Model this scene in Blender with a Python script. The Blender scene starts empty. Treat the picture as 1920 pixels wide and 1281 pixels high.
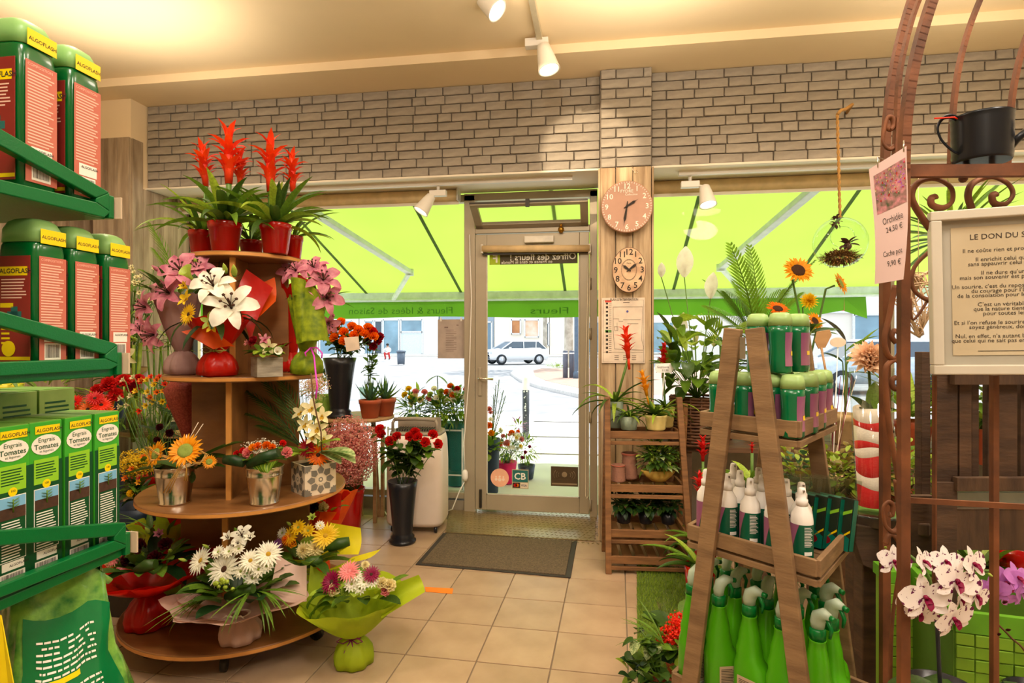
import bpy, bmesh, math, random
from math import pi, sin, cos, radians
from mathutils import Vector, Matrix
random.seed(7)
R = random.Random(11)
scn = bpy.context.scene
col = scn.collection
# ------------------------------------------------------------ camera, sky, sun, exposure
CAMH = 1.40
FPX = 1100.0
TH = radians(8.65)
cam_data = bpy.data.cameras.new('camera'); cam_data.lens = 36 * FPX / 1920; cam_data.sensor_width = 36
cam_data.clip_start = 0.02; cam_data.clip_end = 500
camera = bpy.data.objects.new('camera', cam_data); col.objects.link(camera)
camera.location = (0, 0, CAMH); camera.rotation_euler = (pi / 2, 0, TH)
scn.camera = camera
scn.view_settings.view_transform = 'Standard'
scn.view_settings.look = 'None'
scn.view_settings.exposure = 0.2
scn.view_settings.gamma = 1
scn.view_settings.use_curve_mapping = False
world = bpy.data.worlds.new('world'); scn.world = world; world.use_nodes = True
wn = world.node_tree.nodes; wl = world.node_tree.links
bg = wn['Background']; bg.inputs[0].default_value = (0.80, 0.90, 1.0, 1); bg.inputs[1].default_value = 1.9
def lamp(kind, name, loc, energy, colr, target=None, size=0.3, spot=None, blend=0.5):
    d = bpy.data.lights.new(name, kind); d.energy = energy * (1 if kind == 'SUN' else .5); d.color = colr
    if kind == 'AREA': d.shape = 'DISK'; d.size = size
    elif kind == 'SUN': d.angle = size
    else: d.shadow_soft_size = size
    if spot: d.spot_size = spot; d.spot_blend = blend
    o = bpy.data.objects.new(name, d); col.objects.link(o); o.location = loc
    if target is not None:
        o.rotation_euler = (Vector(target) - Vector(loc)).to_track_quat('-Z', 'Y').to_euler()
    return o
lamp('SUN', 'sun', (0, 12, 12), 4.2, (1.0, .95, .86), target=(-4.5, 6, 0), size=0.01)
WARM = (1.0, .85, .66)
WARM2 = (1.0, .88, .74)
# unseen track spots assumed for the shop (their light only; fittings in view are built below)
for i, (x, y, tx, ty, e, sz) in enumerate([
        (-1.6, 1.2, -1.5, 2.6, 50, 1.9), (0.3, 1.4, 0.1, 3.3, 45, 1.9), (1.4, 0.3, 1.3, 2.0, 45, 1.9), (-.6, -.8, -1.1, 2.2, 40, 2.0),
        (-2.2, 2.2, -2.9, 3.8, 50, 1.9), (1.9, 2.0, 1.6, 3.8, 40, 1.9), (0.6, -1.2, .6, 1.6, 45, 2.0)]):
    lamp('SPOT', 'track_spot_light', (x, y, 3.28), e, WARM2, target=(tx, ty, 0), size=0.06, spot=sz, blend=1.0)
for x, y, e in ((-1.3, 1.5, 32), (1.3, 1.5, 32), (0, -1.5, 40), (-2.8, 2.9, 22), (2.0, 2.9, 22), (0.2, 2.9, 22)):  # added fill lights in up and down pairs, no real fittings
    o_ = lamp('AREA', 'fill_light_up', (x, y, 2.95), e, WARM, target=(x, y, 5), size=1.3)
    lamp('AREA', 'fill_light_down', (x, y, 3.1), e * .9, WARM2, target=(x, y, 0), size=0.5)
lamp('SPOT', 'brick_patch_fill', (-1.3, 1.8, 3.25), 620, (1.0, .78, .52), target=(-.10, 4.2, 2.74), size=0.01, spot=.27, blend=.45)  # added spot standing in for reflected sunlight on the bricks
lamp('AREA', 'fill_light_down', (1.5, .2, 3.1), 55, WARM2, target=(1.0, 1.3, .6), size=0.5)  # added key light to brighten the right side, no real fitting
lamp('AREA', 'fill_light_down', (-.3, .1, 3.2), 45, WARM2, target=(-.8, 2.0, .8), size=0.5)  # another added fill, aimed left of centre
# ------------------------------------------------------------ pixel to place
FW = Vector((-sin(TH), cos(TH), 0)); RT = Vector((cos(TH), sin(TH), 0)); UP = Vector((0, 0, 1)); EYE = Vector((0, 0, CAMH))
def ray(px, py): return FW + RT * ((px - 960) / FPX) + UP * ((640.5 - py) / FPX)
def C(px, py, z): return EYE + ray(px, py) * z          # at depth z along the view
def onY(px, py, Y): r = ray(px, py); return EYE + r * (Y / r.y)
def onZ(px, py, Z): r = ray(px, py); return EYE + r * ((Z - CAMH) / r.z)
def onX(px, py, X): r = ray(px, py); return EYE + r * (X / r.x)
def ps(n, z): return n * z / FPX
# ------------------------------------------------------------ materials
def lin(c):
    c = c / 255.0
    return c / 12.92 if c <= .04045 else ((c + .055) / 1.055) ** 2.4
def rgb(c): return (lin(c[0]), lin(c[1]), lin(c[2]), 1)
MATS = {}
def mat(name, c, rough=.5, metal=0.0, var=.12, scale=12, bump=0.0, bscale=60, tl=0.0, coat=0.0, emit=None, estr=1.0, trans=0.0,
        wood=False, c2=None, stretch=None, ior=1.45, alpha=1.0, objvar=0.0):
    if name in MATS: return MATS[name]
    m = bpy.data.materials.new(name); m.use_nodes = True; MATS[name] = m
    nt = m.node_tree; N = nt.nodes; L = nt.links
    b = N['Principled BSDF']; out = N['Material Output']
    base = rgb(c); b.inputs['Base Color'].default_value = base
    b.inputs['Roughness'].default_value = rough; b.inputs['Metallic'].default_value = metal
    b.inputs['Coat Weight'].default_value = coat; b.inputs['IOR'].default_value = ior
    b.inputs['Transmission Weight'].default_value = trans; b.inputs['Alpha'].default_value = alpha
    colsock = None
    tc = N.new('ShaderNodeTexCoord'); mp = N.new('ShaderNodeMapping'); L.new(tc.outputs['Object'], mp.inputs[0])
    if stretch: mp.inputs['Scale'].default_value = stretch
    if var > 0 or c2:
        nz = N.new('ShaderNodeTexNoise'); nz.inputs['Scale'].default_value = scale; nz.inputs['Detail'].default_value = 5
        L.new(mp.outputs[0], nz.inputs[0])
        rp = N.new('ShaderNodeValToRGB'); L.new(nz.outputs[0], rp.inputs[0])
        rp.color_ramp.elements[0].position = .3; rp.color_ramp.elements[1].position = .7
        k = base
        if c2:
            rp.color_ramp.elements[0].color = rgb(c2); rp.color_ramp.elements[1].color = base
        else:
            rp.color_ramp.elements[0].color = (k[0] * (1 - var), k[1] * (1 - var), k[2] * (1 - var), 1)
            rp.color_ramp.elements[1].color = (min(1, k[0] * (1 + var)), min(1, k[1] * (1 + var)), min(1, k[2] * (1 + var)), 1)
        colsock = rp.outputs[0]
    if objvar > 0:
        oi = N.new('ShaderNodeObjectInfo'); hs = N.new('ShaderNodeHueSaturation'); mr = N.new('ShaderNodeMapRange')
        L.new(oi.outputs['Random'], mr.inputs[0]); mr.inputs[3].default_value = 1 - objvar; mr.inputs[4].default_value = 1 + objvar
        L.new(mr.outputs[0], hs.inputs['Value'])
        if colsock: L.new(colsock, hs.inputs['Color'])
        else: hs.inputs['Color'].default_value = base
        colsock = hs.outputs[0]
    if colsock: L.new(colsock, b.inputs['Base Color'])
    if bump > 0:
        n2 = N.new('ShaderNodeTexNoise'); n2.inputs['Scale'].default_value = bscale; n2.inputs['Detail'].default_value = 4
        L.new(mp.outputs[0], n2.inputs[0])
        bp = N.new('ShaderNodeBump'); bp.inputs['Strength'].default_value = bump; bp.inputs['Distance'].default_value = .004
        L.new(n2.outputs[0], bp.inputs['Height']); L.new(bp.outputs[0], b.inputs['Normal'])
    if emit:
        b.inputs['Emission Color'].default_value = rgb(emit); b.inputs['Emission Strength'].default_value = estr
    if tl > 0:
        t = N.new('ShaderNodeBsdfTranslucent'); mx = N.new('ShaderNodeMixShader'); mx.inputs[0].default_value = tl
        if colsock: L.new(colsock, t.inputs[0])
        else: t.inputs[0].default_value = base
        L.new(b.outputs[0], mx.inputs[1]); L.new(t.outputs[0], mx.inputs[2]); L.new(mx.outputs[0], out.inputs[0])
    return m
def glass(name, tint=(255, 255, 255), refl=.05, rough=0.02, edge=.3):
    if name in MATS: return MATS[name]
    m = bpy.data.materials.new(name); m.use_nodes = True; MATS[name] = m
    nt = m.node_tree; N = nt.nodes; L = nt.links; N.remove(N['Principled BSDF']); out = N['Material Output']
    t = N.new('ShaderNodeBsdfTransparent'); t.inputs[0].default_value = rgb(tint)
    g = N.new('ShaderNodeBsdfGlossy'); g.inputs['Roughness'].default_value = rough
    lw = N.new('ShaderNodeLayerWeight'); lw.inputs[0].default_value = .5; pw_ = N.new('ShaderNodeMath'); pw_.operation = 'POWER'; L.new(lw.outputs['Facing'], pw_.inputs[0]); pw_.inputs[1].default_value = 4.0
    mm = N.new('ShaderNodeMath'); mm.operation = 'MULTIPLY_ADD'; L.new(pw_.outputs[0], mm.inputs[0]); mm.inputs[1].default_value = .1 + edge * .75; mm.inputs[2].default_value = refl * .1
    mx = N.new('ShaderNodeMixShader'); L.new(mm.outputs[0], mx.inputs[0]); L.new(t.outputs[0], mx.inputs[1]); L.new(g.outputs[0], mx.inputs[2])
    L.new(mx.outputs[0], out.inputs[0]); return m
def leafm(name, c, rough=.42, tl=.3, var=.25, scale=25, objvar=.18, c2=None): return mat(name, c, rough, tl=tl, var=var, scale=scale, objvar=objvar, c2=c2)
G_DARK = leafm('leaf_dark_green', (60, 90, 28)); G_MID = leafm('leaf_mid_green', (100, 136, 38)); G_LIGHT = leafm('leaf_light_green', (152, 178, 54))
G_LIME = leafm('leaf_lime_green', (176, 196, 80)); G_BLUE = leafm('leaf_blue_green', (70, 108, 72)); G_PALM = leafm('palm_green', (120, 156, 44), tl=.45)
G_DEEP = leafm('leaf_deep_green', (28, 58, 24), tl=.15); G_VAR = leafm('leaf_variegated', (214, 222, 160), c2=(70, 120, 50), scale=9)
W_WOOD = lambda n, c, c2, st=(3, 40, 40), rough=.6, bump=.25: mat(n, c, rough, c2=c2, scale=3, stretch=st, bump=bump, bscale=5, objvar=.12)
def petm(name, c, c2=None, tl=.35, rough=.5, scale=3, objvar=.1): return mat(name, c, rough, tl=tl, c2=c2, scale=scale, var=.12, objvar=objvar)
P_RED = petm('petal_red', (212, 24, 20)); P_CRIM = petm('petal_crimson', (160, 12, 34)); P_ORANGE = petm('petal_orange', (250, 122, 14)); P_YEL = petm('petal_yellow', (252, 208, 30))
P_AMBER = petm('petal_amber', (255, 168, 20)); P_WHITE = petm('petal_white', (250, 244, 226)); P_CREAM = petm('petal_cream', (248, 232, 178)); P_PINK = petm('petal_pink', (240, 150, 150))
P_LILY = petm('petal_lily_pink', (226, 150, 160), c2=(190, 96, 124)); P_MAG = petm('petal_magenta', (150, 12, 70)); P_MAUVE = petm('petal_mauve', (204, 130, 210)); P_DKRED = petm('petal_dark_red', (70, 6, 14))
P_SCAR = petm('petal_scarlet', (255, 60, 20), objvar=.15); P_SPOT = mat('petal_spotted_white', (250, 240, 236), .5, c2=(104, 10, 72), scale=4.6, tl=.25)
P_SPOT.node_tree.nodes['Color Ramp'].color_ramp.elements[0].position = .40; P_SPOT.node_tree.nodes['Color Ramp'].color_ramp.elements[1].position = .42
C_BROWN = mat('flower_centre_brown', (66, 36, 16), .9, bump=.8, bscale=30); C_YEL = mat('flower_centre_yellow', (180, 140, 24), .8, bump=.6, bscale=30); C_GREEN = mat('flower_centre_green', (134, 150, 60), .8)
STEM = mat('stem_green', (86, 118, 44), .5, tl=.0); STEMB = mat('stem_brown', (96, 66, 40), .7)
SOIL = mat('potting_soil', (44, 30, 20), .95, bump=.8, bscale=90)
BLACKPL = mat('black_plastic', (30, 31, 36), .28, var=.05); WHITEPL = mat('white_plastic', (232, 228, 220), .4, var=.03)
REDPL = mat('red_glazed_plastic', (176, 14, 10), .16, var=.08, coat=.4); TERRA = mat('terracotta_plastic', (176, 84, 50), .45)
CHROME = mat('polished_metal', (225, 218, 205), .2, metal=1, var=.04); ZINC = mat('zinc_metal', (178, 174, 164), .22, metal=1, var=.12, scale=5)
# ------------------------------------------------------------ mesh helper
def superellipse(t, a, b, e):
    c, s = cos(t), sin(t)
    return (a * math.copysign(abs(c) ** (2 / e), c), b * math.copysign(abs(s) ** (2 / e), s))
class MB:
    def __init__(s): s.v = []; s.f = []; s.m = []; s.s = []
    def add(s, vs, fs, mi=0, sm=False):
        b = len(s.v); s.v += [tuple(v) for v in vs]
        for f in fs: s.f.append([b + i for i in f]); s.m.append(mi); s.s.append(sm)
    def box(s, c, d, rz=0, mi=0, mtx=None):
        x, y, z = d[0] / 2, d[1] / 2, d[2] / 2
        M = mtx if mtx is not None else (Matrix.Translation(c) @ Matrix.Rotation(rz, 4, 'Z'))
        vs = [M @ Vector((i * x, j * y, k * z)) for i in (-1, 1) for j in (-1, 1) for k in (-1, 1)]
        s.add(vs, [(0, 1, 3, 2), (4, 6, 7, 5), (0, 4, 5, 1), (2, 3, 7, 6), (0, 2, 6, 4), (1, 5, 7, 3)], mi)
        return s
    def span(s, a, b, w, h, upv=UP, mi=0):          # a bar from a to b, w across, h along upv
        a = Vector(a); b = Vector(b); x = (b - a); L = x.length; x.normalize()
        y = upv.cross(x)
        if y.length < 1e-4: y = Vector((0, 1, 0)).cross(x)
        y.normalize(); z = x.cross(y)
        M = Matrix((x, y, z)).transposed().to_4x4(); M.translation = (a + b) / 2
        return s.box(None, (L, w, h), mtx=M, mi=mi)
    def quad(s, a, b, c, d, mi=0, sm=False): s.add([a, b, c, d], [(0, 1, 2, 3)], mi, sm); return s
    def slab(s, pts, n, th, mi=0):                 # polygon pts extruded along n by th
        n = Vector(n).normalized() * th; k = len(pts); P = [Vector(p) for p in pts]
        s.add(P + [p + n for p in P], [list(range(k))[::-1], list(range(k, 2 * k))] + [(i, (i + 1) % k, k + (i + 1) % k, k + i) for i in range(k)], mi)
        return s
    def tube(s, path, r, n=8, mi=0, closed=False, sm=True, flat=1.0):
        P = [Vector(p) for p in path]; k = len(P); rr = r if isinstance(r, (list, tuple)) else [r] * k
        vs = []; ref = None
        for i, p in enumerate(P):
            a = P[(i - 1) % k] if (closed or i > 0) else p; b = P[(i + 1) % k] if (closed or i < k - 1) else p
            t = (b - a)
            if t.length < 1e-9: t = Vector((0, 0, 1))
            t.normalize()
            if ref is None: ref = t.orthogonal().normalized()
            x = (ref - t * ref.dot(t))
            if x.length < 1e-6: x = t.orthogonal()
            x.normalize(); ref = x; y = t.cross(x)
            for j in range(n):
                an = 2 * pi * j / n; vs.append(p + x * (cos(an) * rr[i]) + y * (sin(an) * rr[i] * flat))
        fs = []
        for i in range(k if closed else k - 1):
            i2 = (i + 1) % k
            for j in range(n): fs.append((i * n + j, i * n + (j + 1) % n, i2 * n + (j + 1) % n, i2 * n + j))
        s.add(vs, fs, mi, sm)
        if not closed and n > 2:
            b = len(s.v) - len(vs)
            s.f.append([b + j for j in range(n)][::-1]); s.m.append(mi); s.s.append(False)
            s.f.append([b + (k - 1) * n + j for j in range(n)]); s.m.append(mi); s.s.append(False)
        return s
    def lathe(s, prof, c=(0, 0, 0), n=20, mi=0, sm=True, caps=(True, True), mod=None, mtx=None):
        vs = []; c = Vector(c)
        for r, z in prof:
            for j in range(n):
                t = 2 * pi * j / n; q = mod(t, r, z) if mod else r
                v = Vector((cos(t) * q, sin(t) * q, z)); vs.append((mtx @ v) if mtx is not None else c + v)
        k = len(prof)
        fs = [(i * n + j, i * n + (j + 1) % n, (i + 1) * n + (j + 1) % n, (i + 1) * n + j) for i in range(k - 1) for j in range(n)]
        s.add(vs, fs, mi, sm); b = len(s.v) - len(vs)
        if caps[0]: s.f.append([b + j for j in range(n)][::-1]); s.m.append(mi); s.s.append(False)
        if caps[1]: s.f.append([b + (k - 1) * n + j for j in range(n)]); s.m.append(mi); s.s.append(False)
        return s
    def loft(s, secs, n=24, mi=0, a0=0, a1=2 * pi, off=0, caps=True, sm=True):   # secs: (z,a,b,exp[,cx,cy])
        full = abs(a1 - a0 - 2 * pi) < 1e-6; m = n if full else n + 1; vs = []
        for q in secs:
            z, a, b, e = q[:4]; cx, cy = (q[4], q[5]) if len(q) > 4 else (0, 0)
            for j in range(m):
                x, y = superellipse(a0 + (a1 - a0) * j / n, a + off, b + off, e); vs.append((cx + x, cy + y, z))
        k = len(secs); fs = []
        for i in range(k - 1):
            for j in range(n):
                j2 = (j + 1) % m; fs.append((i * m + j, i * m + j2, (i + 1) * m + j2, (i + 1) * m + j))
        s.add(vs, fs, mi, sm); bb = len(s.v) - len(vs)
        if full and caps:
            s.f.append([bb + j for j in range(m)][::-1]); s.m.append(mi); s.s.append(False)
            s.f.append([bb + (k - 1) * m + j for j in range(m)]); s.m.append(mi); s.s.append(False)
        return s
    def ball(s, c, r, n=8, mi=0, sq=(1, 1, 1)):
        c = Vector(c); k = max(4, n // 2 + 1); vs = [c + Vector((0, 0, -r * sq[2]))]
        for i in range(1, k):
            ph = -pi / 2 + pi * i / k
            for j in range(n): vs.append(c + Vector((cos(ph) * cos(2 * pi * j / n) * r * sq[0], cos(ph) * sin(2 * pi * j / n) * r * sq[1], sin(ph) * r * sq[2])))
        vs.append(c + Vector((0, 0, r * sq[2]))); fs = [(0, 1 + (j + 1) % n, 1 + j) for j in range(n)]
        for i in range(k - 2):
            for j in range(n): a = 1 + i * n; fs.append((a + j, a + (j + 1) % n, a + n + (j + 1) % n, a + n + j))
        a = 1 + (k - 2) * n; fs += [(a + j, a + (j + 1) % n, len(vs) - 1) for j in range(n)]
        s.add(vs, fs, mi, True); return s
    def petal(s, a, L, W, e0, e1, r0=0.0, z0=0.0, cup=.15, n=4, prof='pet', mi=0, wave=0.0, ph=0.0):
        rad = Vector((cos(a), sin(a), 0)); sd = Vector((-sin(a), cos(a), 0)); p = rad * r0 + Vector((0, 0, z0)); vs = []
        for i in range(n + 1):
            t = i / n; e = e0 + (e1 - e0) * t; d = rad * cos(e) + UP * sin(e); nn = -rad * sin(e) + UP * cos(e)
            w = W * PROF[prof](t) * .5
            wv = wave * sin(t * 9 + ph) * w
            vs += [p - sd * w + nn * (cup * w + wv), p, p + sd * w + nn * (cup * w - wv)]
            p = p + d * (L / n)
        s.add(vs, [(i * 3 + k, i * 3 + k + 1, i * 3 + k + 4, i * 3 + k + 3) for i in range(n) for k in (0, 1)], mi, True); return s
    def leaf(s, p, d, L, W, droop=.8, fold=.3, n=5, prof='lance', mi=0, upv=None, wave=0):
        p = Vector(p); d = Vector(d).normalized(); up = upv or UP
        sd = d.cross(up)
        if sd.length < .05: sd = d.orthogonal()
        sd.normalize(); vs = []
        for i in range(n + 1):
            t = i / n; nn = sd.cross(d); w = W * .5 * PROF[prof](t)
            vs += [p - sd * w + nn * w * fold, p, p + sd * w + nn * w * fold]
            d = Matrix.Rotation(-droop / n, 3, sd) @ d; p = p + d * (L / n)
        s.add(vs, [(i * 3 + k, i * 3 + k + 1, i * 3 + k + 4, i * 3 + k + 3) for i in range(n) for k in (0, 1)], mi, True); return s
    def mesh(s, name, mats):
        me = bpy.data.meshes.new(name); me.from_pydata(s.v, [], s.f)
        for m in (mats if isinstance(mats, (list, tuple)) else [mats]): me.materials.append(m)
        me.polygons.foreach_set('material_index', s.m); me.polygons.foreach_set('use_smooth', s.s); me.update(); return me
    def build(s, name, mats, parent=None, mtx=None, bevel=0, kind=None, flat=False):
        me = s.mesh(name, mats)
        if bevel:
            bm = bmesh.new(); bm.from_mesh(me); bmesh.ops.recalc_face_normals(bm, faces=bm.faces)
            es = [e for e in bm.edges if len(e.link_faces) == 2 and e.calc_face_angle(0) > .5]
            bmesh.ops.bevel(bm, geom=es, offset=bevel, segments=2, affect='EDGES', profile=.5); bm.to_mesh(me); bm.free()
        return link(name, me, parent, mtx, kind)
PROF = {'pet': lambda t: (sin(pi * min(1, t ** .75 * .97 + .03)) ** .6) * (1 if t < .99 else .25) + (.12 if t < .3 else 0), 'lance': lambda t: max(.02, sin(pi * (.06 + .94 * t ** .8)) ** .8),
        'strap': lambda t: max(.03, (1 - t ** 3) * (.75 + .25 * t)), 'oval': lambda t: max(.03, sin(pi * (.03 + .96 * t)) ** .65), 'heart': lambda t: max(.04, sin(pi * (.14 + .85 * t) ** .8) ** .8),
        'wide': lambda t: max(.3, sin(pi * (.1 + .72 * t)) ** .5), 'aloe': lambda t: max(.03, 1 - t ** 1.4), 'blade': lambda t: 1.0}
def link(name, me, parent=None, mtx=None, kind=None):
    o = bpy.data.objects.new(name, me); col.objects.link(o)
    if mtx is not None: o.matrix_basis = mtx
    if parent is not None:
        o.parent = parent; o.matrix_parent_inverse = WM(parent).inverted()
    if kind: o['kind'] = kind
    return o
def WM(o):
    m = o.matrix_basis
    if o.parent: m = WM(o.parent) @ o.matrix_parent_inverse @ m
    return m
def thing(name, label, cat, loc=(0, 0, 0), group=None, rz=0):
    o = bpy.data.objects.new(name, None); col.objects.link(o); o.empty_display_size = .05
    o.matrix_basis = Matrix.Translation(loc) @ Matrix.Rotation(rz, 4, 'Z')
    o['label'] = label; o['category'] = cat
    if group: o['group'] = group
    return o
def tag(o, label, cat, group=None):
    o['label'] = label; o['category'] = cat
    if group: o['group'] = group
    return o
def struct(o): o['kind'] = 'structure'; return o
KIDS = {}
def copy_tree(root, mtx, label=None, group=None):
    kids = {}
    for o in col.objects:
        if o.parent: kids.setdefault(o.parent.name, []).append(o)
    def cp(o, par):
        c = o.copy(); col.objects.link(c); c.parent = par
        for k in kids.get(o.name, []): cp(k, c)
        return c
    r = cp(root, None); r.matrix_basis = mtx
    if label: r['label'] = label
    if group: r['group'] = group
    return r
def frame(o, x, y):
    x = Vector(x).normalized(); y = Vector(y); y = (y - x * y.dot(x)).normalized(); z = x.cross(y)
    m = Matrix((x, y, z)).transposed().to_4x4(); m.translation = o; return m
TXT = {}
def text(s, size, m, mtx, parent, name='lettering', align='LEFT', mirror=False, bold=0.0, sx=1.0):
    key = (s, align, m.name, bold)
    if key not in TXT:
        cu = bpy.data.curves.new('lettering', 'FONT'); cu.body = s; cu.align_x = align; cu.size = 1; cu.offset = bold; cu.resolution_u = 2
        ob = bpy.data.objects.new('lettering_source', cu); col.objects.link(ob)
        dg = bpy.context.evaluated_depsgraph_get(); me = bpy.data.meshes.new_from_object(ob.evaluated_get(dg)); me.name = 'lettering'
        me.materials.clear(); me.materials.append(m); bpy.data.objects.remove(ob); TXT[key] = me
    k = -1 if mirror else 1
    return link(name, TXT[key], parent, mtx @ Matrix.Diagonal((size * k * sx, size, size, 1)))
# ------------------------------------------------------------ leaves and flowers (shared meshes, one object each)
LM = {}
def lf(prof, m, p, d, L, W, parent, droop=.8, fold=.3, name='leaf', n=6, roll=0.0):
    dr = round(droop * 2) / 2; fo = round(fold * 3) / 3; ra = 1.2 ** round(math.log(W / L, 1.2)); k = (prof, m.name, dr, fo, n, ra)
    if k not in LM:
        b = MB(); b.leaf((0, 0, 0), (0, 1, 0), 1, ra, dr, fo, n, prof); LM[k] = b.mesh('leaf', m)
    d = Vector(d).normalized(); x = d.cross(UP)
    if x.length < .05: x = d.orthogonal()
    x.normalize(); z = x.cross(d); mm = Matrix((x, d, z)).transposed().to_4x4() @ Matrix.Rotation(roll, 4, 'Y'); mm.translation = p
    return link(name, LM[k], parent, mm @ Matrix.Scale(L, 4))
def rdir(el, az): return Vector((cos(el) * cos(az), cos(el) * sin(az), sin(el)))
def fl_gerbera(b, c):
    for k, (n, L, W, e) in enumerate(((20, 1, .2, .05), (18, .84, .18, .22), (14, .5, .12, .4))):
        for i in range(n): b.petal(2 * pi * (i + k * .4) / n + R.uniform(-.05, .05), L * R.uniform(.93, 1.03), W, e + .2, e - .15, r0=.08, cup=.3, n=3, z0=.02 * k)
    c.ball((0, 0, .07), .2, 10, sq=(1, 1, .5))
def fl_daisy(b, c):
    for k, (n, L, e) in enumerate(((13, 1, .1), (11, .75, .5))):
        for i in range(n): b.petal(2 * pi * (i + k * .5) / n, L, .34, e + .3, e - .3, r0=.05, cup=.3, n=3, z0=.03 * k)
    c.ball((0, 0, .1), .2, 8, sq=(1, 1, .7))
def fl_sunflower(b, c):
    for k, (n, L, W, e) in enumerate(((22, 1, .2, .15), (20, .9, .2, .35))):
        for i in range(n): b.petal(2 * pi * (i + k * .5) / n + R.uniform(-.08, .08), L * R.uniform(.9, 1.05) - .3, W, e + R.uniform(-.1, .3), e - .3 + R.uniform(-.3, .2), r0=.32, cup=.4, n=3, prof='lance', z0=.02 * k)
    c.lathe([(.001, -.05), (.4, -.03), (.45, .05), (.38, .14), (.2, .17), (.001, .12)], n=18, caps=(False, False))
def fl_rose(b, c):
    for i in range(20):
        t = i / 19; a = i * 2.4; r0 = .06 + .42 * t; b.petal(a, .85 - .12 * t, .55 + .55 * t, 1.55 - .45 * t, 1.25 - 1.0 * t, r0=r0 * .55, z0=.15 - .25 * t, cup=-.35, n=4, prof='wide')
    c.lathe([(.05, -.35), (.3, -.2), (.42, .0), (.3, .06)], n=10)
def fl_lily(b, c):
    for i in range(6): b.petal(pi * i / 3 + R.uniform(-.1, .1), 1.22, .66 if i % 2 else .48, 1.05, -.75, r0=.04, cup=.35, n=7, wave=.22, ph=i, prof='oval')
    for i in range(6):
        a = i * pi / 3 + .3; q = [Vector((0, 0, .1)), Vector((cos(a) * .12, sin(a) * .12, .5)), Vector((cos(a) * .28, sin(a) * .28, .78))]
        c.tube(q, .018, 4); c.ball(q[-1], .07, 5, sq=(1, 1, .5))
    c.tube([(0, 0, 0), (0, 0, .9)], [.05, .04], 5)
def fl_alstro(b, c):
    for i in range(6): b.petal(pi * i / 3, 1.0, .42, 1.3, .2, r0=.03, cup=.3, n=4, prof='oval')
    for i in range(4): a = i * 1.6; c.tube([(0, 0, .1), (cos(a) * .15, sin(a) * .15, .75)], .025, 4)
def fl_orchid(b, c):
    for a in (pi / 2, pi * 7 / 6 + .15, -pi / 6 - .15): b.petal(a, .95, .5, .15, -.1, r0=.02, cup=.12, n=5, prof='oval')
    for a in (.25, pi - .25): b.petal(a, 1.05, .95, .2, -.05, r0=.02, z0=.03, cup=.1, n=5, prof='oval')
    c.petal(-pi / 2, .5, .3, .9, .1, cup=.8, n=4, prof='oval', z0=.05); c.petal(-pi / 2 + .9, .34, .26, 1.1, .8, cup=.6, n=3, prof='oval', z0=.05)
    c.petal(-pi / 2 - .9, .34, .26, 1.1, .8, cup=.6, n=3, prof='oval', z0=.05); c.ball((0, .08, .14), .1, 6)
def fl_cymb(b, c):
    for i in range(5): b.petal(pi / 2 + i * 2 * pi / 5, 1.0, .48, .7, -.1, r0=.03, cup=.3, n=4, prof='oval')
    c.petal(-pi / 2, .55, .36, .8, -.3, cup=.7, n=4, prof='oval', z0=.05); c.ball((0, .05, .2), .1, 6)
def fl_mum(b, c):
    for k in range(6):
        n = 16 - k * 2; e = -.2 + k * .3
        for i in range(n): b.petal(2 * pi * (i + k * .37) / n, (1 - k * .07) * R.uniform(.85, 1.05), .26, e, e + .35, r0=.02, cup=.5, n=3, z0=.05 * k)
    c.lathe([(.05, -.4), (.25, -.25), (.35, 0)], n=8)
def fl_carn(b, c):
    for k in range(5):
        n = 12 - k
        for i in range(n): b.petal(2 * pi * (i + k * .37) / n, .9 * R.uniform(.85, 1.05) - .05 * k, .42, .1 + k * .33, .4 + k * .28, r0=.02, cup=.3, n=4, wave=.8, ph=i, prof='wide')
    c.lathe([(.08, -.6), (.2, -.4), (.22, 0)], n=8)
def fl_bract(b, c):      # bromeliad head, unit height
    for z0, n, L, e in ((0.0, 5, .42, 1.15), (.16, 6, .40, .95), (.34, 5, .36, 1.0), (.5, 6, .42, .75), (.62, 4, .44, 1.25)):
        for i in range(n): b.petal(2 * pi * (i + z0 * 2) / n + R.uniform(-.2, .2), L * 1.12, .13, e + .3, e - .85 + R.uniform(-.3, .2), r0=.01, z0=z0, cup=.35, n=4, prof='lance')
    b.lathe([(.06, 0), (.08, .3), (.06, .7), (.01, .95)], n=8)
    c.tube([(0, 0, -.35), (0, 0, .1)], [.035, .05], 7)
def fl_spathe(b, c):
    b.petal(-pi / 2, 1.25, .68, 1.25, 1.75, r0=.05, cup=.55, n=7, prof='oval'); b.petal(-pi / 2, .5, .1, 1.1, 1.2, n=2)
    c.tube([(0, 0, 0), (0, .05, .35), (0, .05, .65)], [.04, .07, .05], 7)
def fl_bud(b, c):
    b.lathe([(.02, 0), (.22, .25), (.3, .6), (.2, 1.1), (.03, 1.5)], n=8); c.lathe([(.06, -.1), (.2, .05), (.25, .3)], n=8)
def fl_calla(b, c):
    b.lathe([(.08, 0), (.16, .5), (.3, .9), (.55, 1.25), (.62, 1.3)], n=14, caps=(True, False), mod=lambda t, r, z: r * (1 + .35 * (z / 1.3) * cos(t))); c.tube([(0, 0, .4), (0, 0, 1.0)], .06, 6)
FK = dict(gerbera=fl_gerbera, daisy=fl_daisy, sunflower=fl_sunflower, rose=fl_rose, lily=fl_lily, alstroemeria=fl_alstro, orchid=fl_orchid, cymbidium=fl_cymb, chrysanthemum=fl_mum,
          carnation=fl_carn, bract_head=fl_bract, spathe=fl_spathe, bud=fl_bud, calla=fl_calla)
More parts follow.
